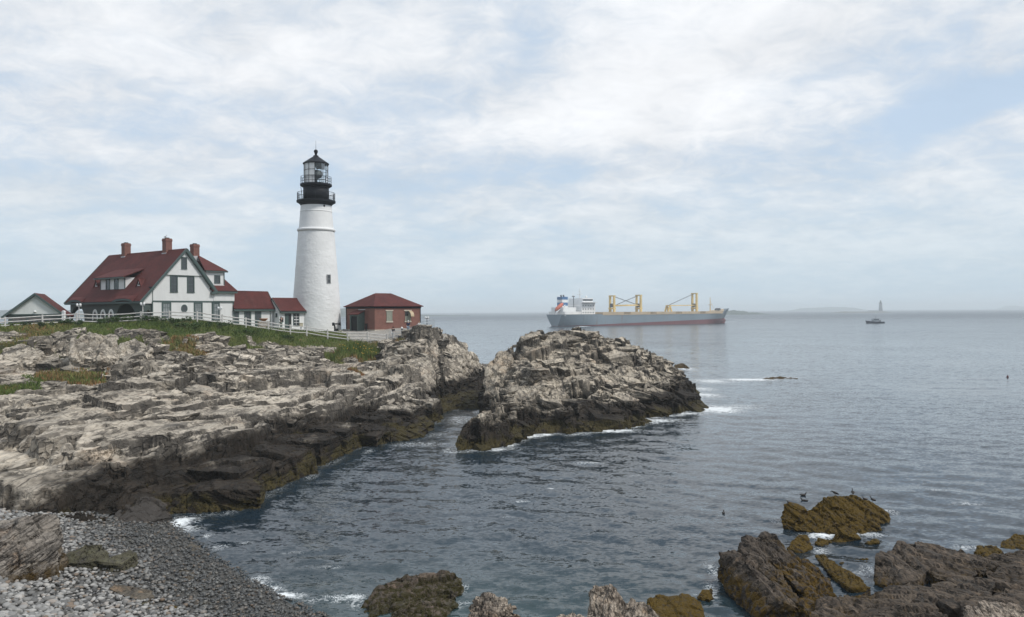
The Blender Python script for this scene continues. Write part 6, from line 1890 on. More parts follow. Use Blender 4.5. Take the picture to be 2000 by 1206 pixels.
herb_clump('herb_clump', 'tall green stand of herbs topped with yellow flowers below the end of the fence', 700, 692, 94.5, 2.7, 3.6, 4200, 1.5, 0.12, 110)
herb_clump('herb_clump', 'upright green and rusty herbs on the rock left of the yellow flowers', 657, 712, 88.5, 1.3, 2.2, 2000, 1.4, 0.22)
herb_clump('herb_clump', 'small straw coloured tuft on the bare rock near the point', 695, 745, 80, 0.9, 0.7, 500, 0.45, 0.72)
herb_clump('herb_clump', 'dry tuft beside the railing under the brick house', 783, 668, 98, 0.7, 0.9, 420, 0.9, 0.62)
herb_clump('herb_clump', 'reddish brown patch of low herbs among the ledges at far left', 140, 712, 65, 3.0, 2.2, 2600, 0.6, 0.68)
herb_clump('herb_clump', 'dull green patch of low herbs at the left edge of the ledges', 25, 690, 71, 3.4, 1.8, 1800, 0.6, 0.5)
herb_clump('herb_clump', 'narrow mossy tuft low on the left edge ledges', 12, 745, 58.5, 1.6, 1.0, 700, 0.4, 0.55)
herb_clump('herb_clump', 'russet grass tongue running down the rocks under the gable', 365, 662, 79, 2.3, 2.2, 1900, 0.6, 0.70)


def shrub(label, u, Y, w, h, n, dark, group):
    """A low shrub of many small leaves on a few stems."""
    c0 = P(u, 640, Y); gz = float(ground_np(np.array([c0[0]]), np.array([c0[1]]))[0])
    root = empty('shrub', (c0[0], c0[1], gz), 0, label, 'shrub', group)
    pts = []
    ncl = 9
    cl_ = [(gr.normal(0, w * 0.36), gr.normal(0, w * 0.22), h * gr.uniform(0.35, 0.75), gr.uniform(0.24, 0.42) * h) for _ in range(ncl)]
    for k in range(n):
        cx, cy, cz, cr_ = cl_[int(gr.integers(ncl))]
        d = gr.normal(0, 1, 3); d /= np.linalg.norm(d)
        pts.append(np.array([cx, cy, cz]) + d * cr_ * gr.uniform(0.6, 1.1) * np.array([1.3, 1.1, 0.9]))
    pts = np.array(pts); pts[:, 2] = np.maximum(pts[:, 2], 0.02)
    e1 = gr.normal(0, 1, (n, 3)); e2 = gr.normal(0, 1, (n, 3)); e1 /= np.linalg.norm(e1, axis=1)[:, None]; e2 -= e1 * (e1 * e2).sum(1)[:, None]; e2 /= np.linalg.norm(e2, axis=1)[:, None]
    s_ = gr.uniform(0.05, 0.10, n)[:, None]
    V = np.stack([pts - e1 * s_, pts + e2 * s_ * 0.6, pts + e1 * s_, pts - e2 * s_ * 0.6], 1).reshape(-1, 3)
    k = np.arange(n)[:, None] * 4
    o = link('leaves', mesh_np('leaves', V, k + [0, 1, 2, 3]), M_leaf, root)
    vattr(o.data, 'tint', np.repeat(np.clip(dark + gr.normal(0, 0.2, n), 0, 1), 4))
    b = MB()
    for cx, cy, cz, _ in cl_: b.tube([(cx * 0.3, cy * 0.3, -0.2), (cx * 0.8, cy * 0.8, cz * 0.6), (cx, cy, cz)], [0.03, 0.02, 0.01], 5)
    b.build('stem', M_stem, root)


for lab, u, Y, w_, h_, n_, dk in [
    ('dark green shrub in front of the oval windows of the porch', 205, 84.3, 2.2, 0.85, 700, 0.25), ('bushy green shrub below the big porch arch', 246, 85.2, 2.4, 1.05, 850, 0.4),
    ('shrub at the house corner beside the tallest lamp post', 288, 86.0, 1.8, 0.8, 600, 0.3), ('wide low shrub under the ground floor windows', 335, 85.8, 3.0, 0.75, 950, 0.35),
    ('rounded shrub in the grass under the small oval window', 368, 84.9, 2.4, 0.8, 700, 0.5), ('shrub where the fence starts to drop towards the tower', 412, 87.5, 2.6, 0.7, 750, 0.3),
    ('dark shrub between the garage and the porch', 128, 82.6, 2.2, 0.7, 700, 0.15), ('low dark shrub in front of the garage', 78, 80.8, 2.8, 0.6, 800, 0.2), ('bright green bush on the slope below the passage building', 480, 90.0, 2.6, 0.7, 800, 0.6),
    ('small bush in the turf below the tower', 560, 94.6, 1.8, 0.5, 500, 0.5)]:
    shrub(lab, u, Y, w_, h_, n_, dk, 'low shrubs along the fence')

# ================================================================== fence, railing, posts
FN = [(-70, 646, 76.5), (-30, 645, 78), (10, 642, 80), (83, 637, 82), (150, 633, 84), (213, 634, 85), (275, 630, 86), (331, 628, 87), (385, 629, 88), (434, 635, 90), (480, 640, 93), (524, 647, 95), (567, 653, 97), (599, 655, 98),
      (640, 662, 99), (679, 667, 99.3), (718, 667, 99.6), (756, 665, 100)]
posts = []
for u, v, Y in FN:
    p = P(u, v, Y); p[2] = min(p[2] + 0.1, ground(p[0], p[1]) + 0.25) if abs(p[2] - ground(p[0], p[1])) > 0.6 else p[2]
    posts.append(Vector(p))
fence = empty('rail_fence', tuple(posts[8]), 0, 'long weathered white three rail fence along the top of the cliff', 'fence')
FM = T_(-posts[8])
for k, p in enumerate(posts):
    b = MB(); b.M = FM; tl = Vector((random.uniform(-0.02, 0.02), random.uniform(-0.02, 0.02), 0))
    b.tube([p + Vector((0, 0, -0.9)), p + tl * 0.5 + Vector((0, 0, 0.6)), p + tl + Vector((0, 0, 1.22))], [0.10, 0.095, 0.09], 8)
    b.build('post', M_fence, fence)
for a, c in zip(posts, posts[1:]):
    for h in (0.30, 0.68, 1.06):
        b = MB(); b.M = FM
        s_ = Vector((0, 0, h + random.uniform(-0.02, 0.02))); m_ = (a + c) / 2 + Vector((0, 0, h - 0.03))
        b.tube([a + s_, m_, c + s_], [0.062, 0.07, 0.062], 6)
        b.build('rail', M_fence, fence)

RN = [(760, 664, 100.0), (784, 661, 100.4), (804, 655, 100.5), (816, 650, 100.6), (828, 642, 100.8), (838, 640, 101.2), (848, 639.5, 101.8)]
rp = []
for u, v, Y in RN:
    p = Vector(P(u, v, Y)); rp.append(p)
rail = empty('steel_railing', tuple(rp[0]), 0, 'thin grey steel railing climbing the rock point beside the brick house', 'railing')
RM = T_(-rp[0])
for p in rp:
    b = MB(); b.M = RM; b.tube([p + Vector((0, 0, -0.6)), p + Vector((0, 0, 1.05))], 0.035, 6); b.build('post', M_steel, rail)
for a, c in zip(rp, rp[1:]):
    for h in (0.35, 0.7, 1.05):
        b = MB(); b.M = RM; b.tube([a + Vector((0, 0, h)), c + Vector((0, 0, h))], 0.026, 6); b.build('rail', M_steel, rail)
    b = MB(); b.M = RM
    n_ = max(3, int((c - a).length / 0.14))
    for k in range(1, n_):
        q = a.lerp(c, k / n_); b.tube([q + Vector((0, 0, 0.12)), q + Vector((0, 0, 1.04))], 0.009, 4)
    b.build('infill', M_steel, rail)


def lamp_post(label, u, v, Y, h, black=False):
    p = P(u, v, Y); z = ground(p[0], p[1])
    o = empty('lamp_post', (p[0], p[1], z), 0, label, 'lamp post', 'lamp posts along the fence')
    h = p[2] - z + h if abs(p[2] - z) < 1.5 else h
    MB().tube([(0, 0, -0.5), (0, 0, h)], 0.055, 8).build('pole', M_iron if black else M_fence, o)
    b = MB(); b.box(-0.22, 0.22, -0.06, 0.06, h - 0.04, h + 0.04); b.build('bracket', M_iron if black else M_plainwhite, o)
    for s_ in (-1, 1):
        b = MB(); b.M = T_((s_ * 0.17, -0.05, h + 0.12)) @ Matrix.Rotation(0.5 * s_, 4, 'Z'); b.lathe([(0.05, -0.14), (0.10, -0.05), (0.125, 0.07), (0.09, 0.15), (0.03, 0.18)], 12); b.build('lamp_head', M_plainwhite, o, True)
    return o


lamp_post('pale double headed lamp post in front of the left porch arch', 154.5, 634, 84.6, 2.0)
lamp_post('pale lamp post at the corner between porch and gable', 279, 631, 86.4, 2.0)
lamp_post('pale lamp post in front of the door at the right end of the gable', 430, 636, 90.6, 1.9)
lamp_post('lamp on a black post on the tip of the rock point', 834, 640, 101.5, 1.15, True)
p = P(785, 660, 101.2)
vw = empty('coin_viewer', (p[0], p[1], p[2] - 0.1), R(20), 'white headed coin binocular viewer on a post by the steel railing', 'viewer')
MB().tube([(0, 0, -0.4), (0, 0, 1.15)], 0.05, 8).build('post', M_steel, vw)
b = MB(); b.M = T_((0, 0, 1.38)) @ Matrix.Rotation(R(90), 4, 'X'); b.lathe([(0.04, -0.14), (0.12, -0.12), (0.15, 0.0), (0.12, 0.12), (0.04, 0.14)], 16); b.build('head', M_plainwhite, vw, True)
b = MB(); b.tube([(0, 0, 1.12), (0.05, 0, 1.3)], 0.09, 8); b.box(-0.12, 0.16, -0.1, 0.1, 1.16, 1.28); b.build('yoke', M_iron, vw)

p = P(124.5, 637, 84.5)
wp_ = empty('gate_post', (p[0], p[1], ground(p[0], p[1])), 0, 'short thick white post at the right corner of the garage', 'post')
b = MB(); b.box(-0.14, 0.14, -0.14, 0.14, -0.4, 1.3); b.build('shaft', M_plainwhite, wp_); b = MB(); b.prism([(-0.18, 1.3), (0.18, 1.3), (0, 1.42)], 'y', -0.18, 0.18); b.build('cap', M_plainwhite, wp_)

# fog horn on a stand by the tower
p = P(656, 650, 107.5); gz = ground(p[0], p[1])
hn = empty('fog_horn', (p[0], p[1], gz), R(8), 'black old fog horn on a stand at the foot of the tower', 'fog horn')
b = MB(); b.box(-0.25, 0.3, -0.25, 0.25, -0.3, 0.28); b.box(0.05, 0.36, -0.2, 0.2, 0.28, 0.42); b.build('base', M_iron, hn)
b = MB(); b.tube([(-0.1, 0, 0.25), (-0.18, 0, 0.95)], [0.13, 0.1], 10); b.build('stand', M_iron, hn)
b = MB(); b.M = T_((-0.45, 0, 1.08)) @ Matrix.Rotation(R(90), 4, 'Y'); b.lathe([(0.2, -0.05), (0.2, 0.25), (0.09, 0.3), (0.09, 0.75), (0.12, 0.85), (0.28, 1.12), (0.26, 1.12)], 16); b.build('trumpet', M_iron, hn, True)
MB().box(-0.5, -0.2, -0.16, 0.16, 0.82, 1.26).build('chamber', M_iron, hn)

p = P(515, 645, 99.5); gz = ground(p[0], p[1])
pl_ = empty('planter', (p[0], p[1], gz), R(35), 'wooden planter box holding a terracotta bowl beside the passage building', 'planter')
for z0 in (0.0, 0.28, 0.56): MB().box(-0.7, 0.7, -0.3, 0.3, z0 + 0.01, z0 + 0.26).build('board', plain('old_plank', (0.30, 0.26, 0.22), 0.85, 0.2) if z0 == 0 else bpy.data.materials['old_plank'], pl_)
b = MB(); b.lathe([(0.2, 0.82), (0.3, 0.9), (0.52, 1.12), (0.55, 1.2), (0.5, 1.2), (0.46, 1.1)], 18); b.build('bowl', plain('terracotta', (0.36, 0.17, 0.09), 0.8, 0.15), pl_, True)
p = P(588, 652, 103.5); gz = ground(p[0], p[1])
ub_ = empty('utility_box', (p[0], p[1], gz), R(35), 'small beige utility box on a stub post before the white wall', 'utility box')
MB().box(-0.06, 0.06, -0.05, 0.05, -0.3, 0.5).build('post', M_steel, ub_); MB().box(-0.22, 0.22, -0.15, 0.15, 0.5, 0.98).build('housing', plain('beige_box', (0.45, 0.40, 0.30), 0.6), ub_); MB().box(-0.26, 0.26, -0.19, 0.19, 0.98, 1.02).build('lid', bpy.data.materials['beige_box'], ub_)

# ================================================================== people
SKIN = plain('skin', (0.50, 0.33, 0.25), 0.6, 0.05)


def skinned(name, mat, verts, edges, radii, parent, root=0, sub=2):
    me = bpy.data.meshes.new(name)
    me.from_pydata(verts, edges, [])
    o = link(name, me, mat, parent)
    o.modifiers.new('skin', 'SKIN').use_smooth_shade = True
    for v, r in zip(me.skin_vertices[0].data, radii):
        v.radius = (r, r) if not isinstance(r, tuple) else r
    me.skin_vertices[0].data[root].use_root = True
    o.modifiers.new('sub', 'SUBSURF').levels = sub
    o.modifiers['sub'].render_levels = sub
    return o


def person(label, u, v, Y, rz, h, top, legs, hair, arms='down', skirt=False, lean=0.0, cap=None):
    p = P(u, v, Y); gz = max(p[2] - 0.15, min(p[2] + 0.15, ground(p[0], p[1])))
    o = empty('person', (p[0], p[1], gz), rz, label, 'person')
    s = h / 1.72
    ln = lambda z: lean * max(0, z - 0.9)
    J = {'pel': (0, 0, 0.95), 'spi': (0, -0.02, 1.15), 'che': (0, -0.01, 1.33), 'nek': (0, -0.01, 1.47), 'hed': (0, -0.03, 1.60), 'top': (0, -0.02, 1.69)}
    for sd, sg in (('l', -1), ('r', 1)):
        J['hip' + sd] = (0.09 * sg, 0, 0.90); J['kne' + sd] = (0.10 * sg, -0.03 - 0.02 * sg, 0.50); J['ank' + sd] = (0.11 * sg, 0.01 - 0.03 * sg, 0.08); J['toe' + sd] = (0.13 * sg, -0.15 - 0.03 * sg, 0.04)
        J['sho' + sd] = (0.18 * sg, 0, 1.40)
        if arms == 'up':                            # both hands at the face, holding a camera
            J['elb' + sd] = (0.24 * sg, -0.20, 1.22); J['wri' + sd] = (0.10 * sg, -0.30, 1.46); J['han' + sd] = (0.06 * sg, -0.30, 1.54)
        elif arms == 'rail':
            J['elb' + sd] = (0.25 * sg, -0.12, 1.16); J['wri' + sd] = (0.16 * sg, -0.34, 1.08); J['han' + sd] = (0.13 * sg, -0.42, 1.07)
        else:
            J['elb' + sd] = (0.25 * sg, 0.02, 1.13); J['wri' + sd] = (0.25 * sg, -0.08, 0.90); J['han' + sd] = (0.24 * sg, -0.11, 0.81)
    J = {k: Vector((q[0], q[1] - ln(q[2]), q[2])) * s for k, q in J.items()}

    def chain(names, rad, mat, name):
        vs, es, rs, ix = [], [], [], {}
        for ch, rr in zip(names, rad):
            for i, (a, r) in enumerate(zip(ch, rr)):
                if a not in ix: ix[a] = len(vs); vs.append(J[a]); rs.append(r * s)
                if i: es.append((ix[ch[i - 1]], ix[a]))
        return skinned(name, mat, vs, es, rs, o)

    arms_ = [('che', 'shol', 'elbl', 'wril', 'hanl'), ('che', 'shor', 'elbr', 'wrir', 'hanr')]
    chain([('pel', 'spi', 'che', 'nek', 'hed', 'top')] + arms_ + [('pel', 'hipl', 'knel', 'ankl', 'toel'), ('pel', 'hipr', 'kner', 'ankr', 'toer')],
          [(0.13, 0.12, 0.13, 0.05, 0.095, 0.08)] + [(0.13, 0.055, 0.042, 0.03, 0.04)] * 2 + [(0.13, 0.085, 0.055, 0.04, 0.035)] * 2, SKIN, 'body')
    chain([('pel', 'spi', 'che')] + [('che', 'shol', 'elbl'), ('che', 'shor', 'elbr')], [(0.155, 0.145, 0.155)] + [(0.155, 0.08, 0.058)] * 2, top, 'shirt')
    chain([('pel', 'hipl', 'knel', 'ankl'), ('pel', 'hipr', 'kner', 'ankr')], [(0.15, 0.105, 0.075, 0.06)] * 2, legs, 'trousers')
    hd = J['hed']
    b = MB(); b.ball(hd + Vector((0, 0.03, 0.035)) * s, 0.112 * s, 2, (0.95, 1.0, 1.05)); b.build('cap' if cap else 'hair', cap or hair, o, True)
    b = MB(); b.ball(hd + Vector((0, -0.10, -0.01)) * s, 0.018 * s, 1); b.build('nose', SKIN, o)
    if arms == 'up':
        b = MB(); b.box(-0.07 * s, 0.07 * s, J['hanl'].y - 0.05, J['hanl'].y + 0.02, J['hanl'].z, J['hanl'].z + 0.09 * s); b.build('camera', M_iron, o)
    return o


C_black = plain('cloth_black', (0.014, 0.014, 0.018), 0.9); C_navy = plain('cloth_navy', (0.02, 0.028, 0.065), 0.9); C_denim = plain('cloth_pale_denim', (0.26, 0.33, 0.42), 0.9)
C_white = plain('cloth_white', (0.70, 0.69, 0.67), 0.9); C_grey = plain('cloth_grey_green', (0.12, 0.16, 0.14), 0.9); C_coral = plain('cloth_coral', (0.55, 0.22, 0.17), 0.9); HAIR = plain('dark_hair', (0.025, 0.018, 0.013), 0.7); HAIR2 = plain('fair_hair', (0.30, 0.20, 0.10), 0.7)
person('person in a black top holding a camera to their face near the open door', 549, 646, 101.2, R(70), 1.68, C_black, C_grey, HAIR, 'up')
person('dark haired person in a black top and pale trousers at the start of the railing', 767.5, 665, 101.0, R(150), 1.62, C_black, C_white, HAIR, 'rail', lean=0.12)
person('person in navy top, pale jeans and white cap by the brick wall', 797.5, 654, 103.4, R(160), 1.74, C_navy, C_denim, HAIR, 'down', cap=C_white)
person('small person in pale top and coral trousers near the railing', 819, 649, 102.0, R(200), 1.25, C_white, C_coral, HAIR2, 'down')

# ================================================================== cargo ship
A0 = Vector((24.6, 550.0, 0)); A1 = Vector((184.5, 650.0, 0))
LS = (A1 - A0).length
ship = empty('cargo_ship', tuple(A0), math.atan2(A1.y - A0.y, A1.x - A0.x), 'long grey bulk cargo ship with red waterline and tan deck cranes passing behind the islet', 'ship')


def hull_mat(name, col):
    m, t = new_mat(name)
    p = t.node('ShaderNodeTexCoord').outputs['Object']
    st_ = t.noise(t.mapping(p, scale=(0.35, 0.35, 0.03)), 1.6, 5.0, 0.7)
    c = t.ramp(t.noise(p, 0.06, 4.0), [(0.3, tuple(k * 0.88 for k in col)), (0.7, tuple(k * 1.1 for k in col))])
    c = t.mix(t.math('MULTIPLY', t.rng(st_, 0.58, 0.72), 0.6), c, (0.20, 0.115, 0.07))
    pl_x = t.math('FRACT', t.math('DIVIDE', t.sep(p)[0], 9.0)); pl_z = t.math('FRACT', t.math('DIVIDE', t.sep(p)[2], 2.3))
    c = t.mix(t.math('MULTIPLY', t.math('MAXIMUM', t.rng(pl_x, 0.03, 0.0), t.rng(pl_z, 0.06, 0.0)), 0.25), c, (0.10, 0.12, 0.14))
    finish(t, Base_Color=c, Roughness=0.55)
    return m


C_hull = hull_mat('hull_grey', (0.185, 0.235, 0.275)); C_boot = hull_mat('boot_red', (0.15, 0.042, 0.047))
C_shipw = plain('ship_white', (0.78, 0.78, 0.77), 0.5, 0.08, 0.3); C_crane = plain('crane_buff', (0.68, 0.50, 0.20), 0.6, 0.12, 0.3); C_deck = plain('deck_buff', (0.42, 0.34, 0.24), 0.8, 0.2, 0.1)
C_blue = plain('funnel_blue', (0.05, 0.15, 0.32), 0.5); C_orange = plain('lifeboat_orange', (0.52, 0.12, 0.06), 0.5); C_winsh = plain('ship_window', (0.04, 0.05, 0.06), 0.2); C_dkg = plain('ship_dark_gear', (0.10, 0.11, 0.12), 0.6)
BW = 13.5


def stations():
    out = []
    for i in range(61):
        f = i / 60.0; s = 7.0 + f * (LS - 15.0)
        hb_deck = BW * min(1, (0.72 + 0.28 * min(1, f / 0.10))) * (1 - max(0, (f - 0.86) / 0.14) ** 2.2)
        hb_wl = BW * min(1, 0.25 + 0.75 * min(1, f / 0.16) ** 0.7) * (1 - max(0, (f - 0.78) / 0.205) ** 1.8) if f < 0.985 else 0.0
        deck = 7.6 + 0.6 * f + (2.6 * min(1, max(0, (f - 0.925) / 0.03)) if f > 0.925 else 0) + 1.6 * max(0, (f - 0.93) / 0.07) ** 1.5
        if f < 0.19: deck += 0.9
        out.append((s, max(hb_deck, 0.05), max(hb_wl, 0.03), 0.3 + 4.0 * f, deck))
    return out


st = stations()


def ship_band(lo, hi, nlev, name, mat):
    V, F_ = [], []
    for s, hd, hw, rl, dk in st:
        zl, zh = lo(rl, dk), hi(rl, dk); fr_ = (s - 7.0) / (LS - 15.0)
        for j in range(nlev + 1):
            z = zl + (zh - zl) * j / nlev
            k = min(1, max(0, z / dk)) ** 0.8
            hb = hw + (hd - hw) * k
            rake = max(0, (fr_ - 0.93) / 0.07) * (z - 3) * 0.75 - max(0, (0.05 - fr_) / 0.05) * (z * 0.05) + max(0, (fr_ - 0.97) / 0.03) * (3.5 if z < 2.4 else 0)
            V.append((s + rake, -hb, z)); V.append((s + rake, hb, z))
    n = (nlev + 1) * 2
    for i in range(len(st) - 1):
        for j in range(nlev):
            a = i * n + 2 * j; c = a + n
            F_.append((a, c, c + 2, a + 2)); F_.append((a + 1, a + 3, c + 3, c + 1))
    for j in range(nlev):
        a = 2 * j; F_.append((a, a + 2, a + 3, a + 1)); a = (len(st) - 1) * n + 2 * j; F_.append((a, a + 1, a + 3, a + 2))
    me = mesh_np(name, np.array(V), np.array(F_)); return link(name, me, mat, ship)


ship_band(lambda r, d: r, lambda r, d: d, 6, 'hull', C_hull)
ship_band(lambda r, d: -2.0, lambda r, d: r, 3, 'boot_topping', C_boot)
b = MB()
for (s0, h0, _, _, d0), (s1, h1, _, _, d1) in zip(st[:-1], st[1:]):
    b.face([(s0, -h0 + 0.1, d0 - 0.35), (s1, -h1 + 0.1, d1 - 0.35), (s1, h1 - 0.1, d1 - 0.35), (s0, h0 - 0.1, d0 - 0.35)])
b.build('deck', C_deck, ship)
b = MB()                                   # bulwark rail line, buff
for (s0, h0, _, _, d0), (s1, h1, _, _, d1) in zip(st[12:54], st[13:55]):
    beam(b, (s0, -h0, d0 + 0.25), (s1, -h1, d1 + 0.25), 0.3, 0.5); beam(b, (s0, -h0 + 0.4, d0 + 1.2), (s1, -h1 + 0.4, d1 + 1.2), 0.12, 0.12)
b.build('bulwark', C_deck, ship)
for k in range(5):                         # hatches
    x0 = 44 + k * 26.5
    MB().box(x0, x0 + 20, -9.5, 9.5, 7.2, 10.0).build('hatch', C_deck, ship)
# deckhouse
b = MB(); b.box(23.5, 36, -10.5, 10.5, 7.5, 17.0); b.box(24.0, 36.4, -13, 13, 17.0, 17.35); b.box(26.0, 35.5, -8.5, 8.5, 17.35, 20.2); b.box(9.0, 23.5, -10.0, 10.0, 7.5, 10.6); b.box(9.5, 21.0, -7.5, 7.5, 10.6, 13.6); acc = b.build('deckhouse', C_shipw, ship)
b = MB(); b.box(26.2, 35.3, -8.62, -8.5, 18.3, 19.5); b.box(35.5, 35.6, -8.2, 8.2, 18.3, 19.5); b.build('bridge_window', C_winsh, acc)
b = MB()
for lv in range(3):
    for k in range(5): b.box(24.6 + k * 2.3, 25.4 + k * 2.3, -10.58, -10.5, 9.3 + lv * 2.6, 10.1 + lv * 2.6)
b.build('cabin_window', C_winsh, acc)
b = MB()
for z in (10.8, 13.7):
    for k in range(9): b.tube([(9 + k * 1.6, -10, z), (9 + k * 1.6, -10, z + 1.1)], 0.07, 4)
    b.tube([(9, -10, z + 1.1), (22.5, -10, z + 1.1)], 0.07, 4)
b.build('deck_railing', C_shipw, ship)
b = MB(); b.tube([(30, 0, 20.2), (30, 0, 27.2)], [0.4, 0.2], 6); b.box(29.0, 31.0, -2.2, 2.2, 23.0, 23.25); b.box(29.4, 30.6, -1.4, 1.4, 25.0, 25.2); b.tube([(27.5, 5, 20.2), (27.5, 5, 24.5)], 0.12, 5); b.ball((33.2, -3.5, 21.3), 0.9, 2); b.build('radar_mast', C_shipw, ship)
b = MB(); b.tube([(22.0, -3, 13.5), (22.0, -3, 22.0)], 0.3, 6); b.tube([(20.6, -3, 21.6), (23.2, -3, 21.6)], 0.35, 6); b.build('vent_mast', C_dkg, ship)
fn = MB().box(11.8, 16.6, -3.2, 3.2, 13.5, 21.2).build('funnel', C_shipw, ship)
MB().box(11.75, 16.65, -3.25, 3.25, 14.6, 17.1).build('funnel_band', C_blue, fn); MB().box(11.75, 16.65, -3.25, 3.25, 19.2, 21.25).build('funnel_band', C_blue, fn)
b = MB()
for k in range(4): b.tube([(12.6 + k * 1.1, -1.2 + (k % 2) * 2.2, 21.2), (12.2 + k * 1.1, -1.2 + (k % 2) * 2.2, 22.6)], 0.4, 8)
b.build('exhaust', C_dkg, fn)
b = MB(); b.M = T_((4.0, 0, 0)); b.tube([(1.5, -3, 11.0), (3.0, -3, 12.4), (7.2, -3, 15.6), (8.4, -3, 16.4)], [0.5, 1.35, 1.35, 0.6], 10); lb_ = b.build('lifeboat', C_orange, ship, True)
b = MB(); b.M = T_((4.0, 0, 0)); b.tube([(1.0, -4.4, 8.5), (1.6, -4.4, 10.0), (9.5, -4.4, 15.4)], 0.28, 5); b.tube([(1.0, -1.6, 8.5), (1.6, -1.6, 10.0), (9.5, -1.6, 15.4)], 0.28, 5); b.tube([(9.0, -4.4, 7.5), (9.0, -4.4, 15)], 0.28, 5); b.build('launch_ramp', C_shipw, ship)


def crane(x, h, boom, drop, name='crane'):
    b = MB()
    for dy in (-2.4, 2.4): b.prism([(x - 0.85, 7.5), (x + 0.85, 7.5), (x + 0.6, 8.0 + h), (x - 0.6, 8.0 + h)], 'y', dy - 0.65, dy + 0.65)
    b.box(x - 0.9, x + 0.9, -3.1, 3.1, 7.2 + h, 8.0 + h); b.box(x - 1.2, x + 1.2, -3.0, 3.0, 12.0, 13.2)
    c_ = b.build(name, C_crane, ship)
    MB().box(x - 1.1, x + 1.1, -1.4, 1.4, 13.6, 16.4).build('cab', C_dkg, c_)
    if boom:
        b = MB(); xa, xb = x + (1 if boom > 0 else -1), x + boom
        for dy in (-1.4, 1.4): beam(b, (xa, dy, 15.0), (xb, dy * 0.6, 15.0 + drop), 0.4, 0.7)
        for k in range(6): xk = xa + (xb - xa) * (k + 0.5) / 6; b.box(xk - 0.2, xk + 0.2, -1.2, 1.2, 14.8 + drop * (k + .5) / 6, 15.2 + drop * (k + .5) / 6)
        b.build('boom', C_crane, c_)
        b = MB()
        for dy in (-1.0, 1.0): b.tube([(x, dy, 7.6 + h), (x + boom * 0.92, dy * 0.6, 15.6 + drop)], 0.14, 4)
        b.build('cable', C_dkg, c_)
    return c_


crane(60.5, 14.6, 25.0, 0.4); crane(87.0, 15.2, -25.0, -0.4); crane(147.0, 17.0, -30.0, -0.2)
b = MB(); b.prism([(115.0, 8.0), (116.6, 8.0), (118.2, 15.0), (117.4, 15.0)], 'y', -2.2, -1.4); b.prism([(119.6, 8.0), (121.2, 8.0), (118.6, 15.0), (117.6, 15.0)], 'y', -2.2, -1.4); b.prism([(115.0, 8.0), (116.6, 8.0), (118.2, 15.0), (117.4, 15.0)], 'y', 1.4, 2.2); b.prism([(119.6, 8.0), (121.2, 8.0), (118.6, 15.0), (117.6, 15.0)], 'y', 1.4, 2.2); b.box(117.3, 118.7, -2.2, 2.2, 14.6, 15.2); b.build('boom_rest', C_crane, ship)
b = MB(); b.tube([(165, 0, 10.5), (165, 0, 21.5)], [0.45, 0.2], 6); b.box(164.4, 165.6, -1.8, 1.8, 15.2, 15.5); b.tube([(165, 0, 19), (169.5, 0, 12)], 0.1, 4); b.build('foremast', C_crane, ship)
b = MB()
for k in range(10): b.box(166 + k * 1.05, 166.6 + k * 1.05, -5 + k * 0.4, -4 + k * 0.4, 10.6, 12.0 + (k % 3) * 0.3)
b.build('windlass', C_dkg, ship)
b = MB(); b.M = T_((171.5, -6.6, 7.2)); b.box(-0.5, 0.5, -0.6, 0.5, -1.3, 1.3); b.build('anchor', C_dkg, ship)

# ================================================================== small boat
p = W(1709, 632)
boat = empty('pilot_boat', (p[0], p[1], 0), R(4), 'small dark blue workboat with a grey wheelhouse out on the right of the sea', 'boat')
BL = 13.4
V, F_ = [], []
for i in range(13):
    f = i / 12.0; x = BL * (0.5 - f)                                  # stern at +x, bow at -x
    hb = 2.0 * (1 - max(0, (f - 0.55) / 0.45) ** 2); dk = 1.25 + 1.0 * max(0, (f - 0.4) / 0.6) ** 2
    rk = -max(0, (f - 0.85) / 0.15) * 1.0
    V += [(x, -hb * 0.7, -0.4), (x + rk, -max(hb, 0.04), dk), (x + rk, max(hb, 0.04), dk), (x, hb * 0.7, -0.4)]
for i in range(12):
    a = i * 4; c = a + 4
    F_ += [(a, c, c + 1, a + 1), (a + 1, c + 1, c + 2, a + 2), (a + 2, c + 2, c + 3, a + 3)]
F_ += [(0, 1, 2, 3)]
link('hull', mesh_np('hull', np.array(V), np.array(F_)), plain('boat_navy', (0.018, 0.025, 0.05), 0.4), boat)
b = MB(); b.prism([(-2.0, 1.2), (2.6, 1.2), (2.6, 3.5), (-1.5, 3.5), (-2.0, 2.6)], 'y', -1.3, 1.3); b.box(-1.2, 2.9, -1.45, 1.45, 3.5, 3.65); cab = b.build('wheelhouse', plain('boat_grey', (0.24, 0.27, 0.30), 0.5), boat)
b = MB()
for k in range(4): b.box(-1.3 + k * 0.95, -0.65 + k * 0.95, -1.34, -1.3, 2.5, 3.2)
b.build('window', C_winsh, cab)
b = MB(); b.tube([(0.6, 0, 3.6), (0.6, 0, 6.6)], [0.09, 0.03], 5); b.tube([(0.1, 0, 5.0), (1.1, 0, 5.0)], 0.05, 4); b.build('mast', C_dkg, boat)
b = MB(); b.box(3.6, 4.4, -0.5, 0.5, 1.2, 2.3); b.tube([(4.0, 0, 2.2), (4.9, 0, 2.9)], 0.12, 5); b.build('winch', C_dkg, boat)
b = MB()
for k in range(5): b.tube([(-6.0 + k * 0.9, -1.4, 1.6), (-6.0 + k * 0.9, -1.4, 2.7)], 0.04, 4)
b.tube([(-6.2, -1.3, 2.7), (-2.2, -1.5, 2.5)], 0.04, 4); b.build('rail', C_dkg, boat)

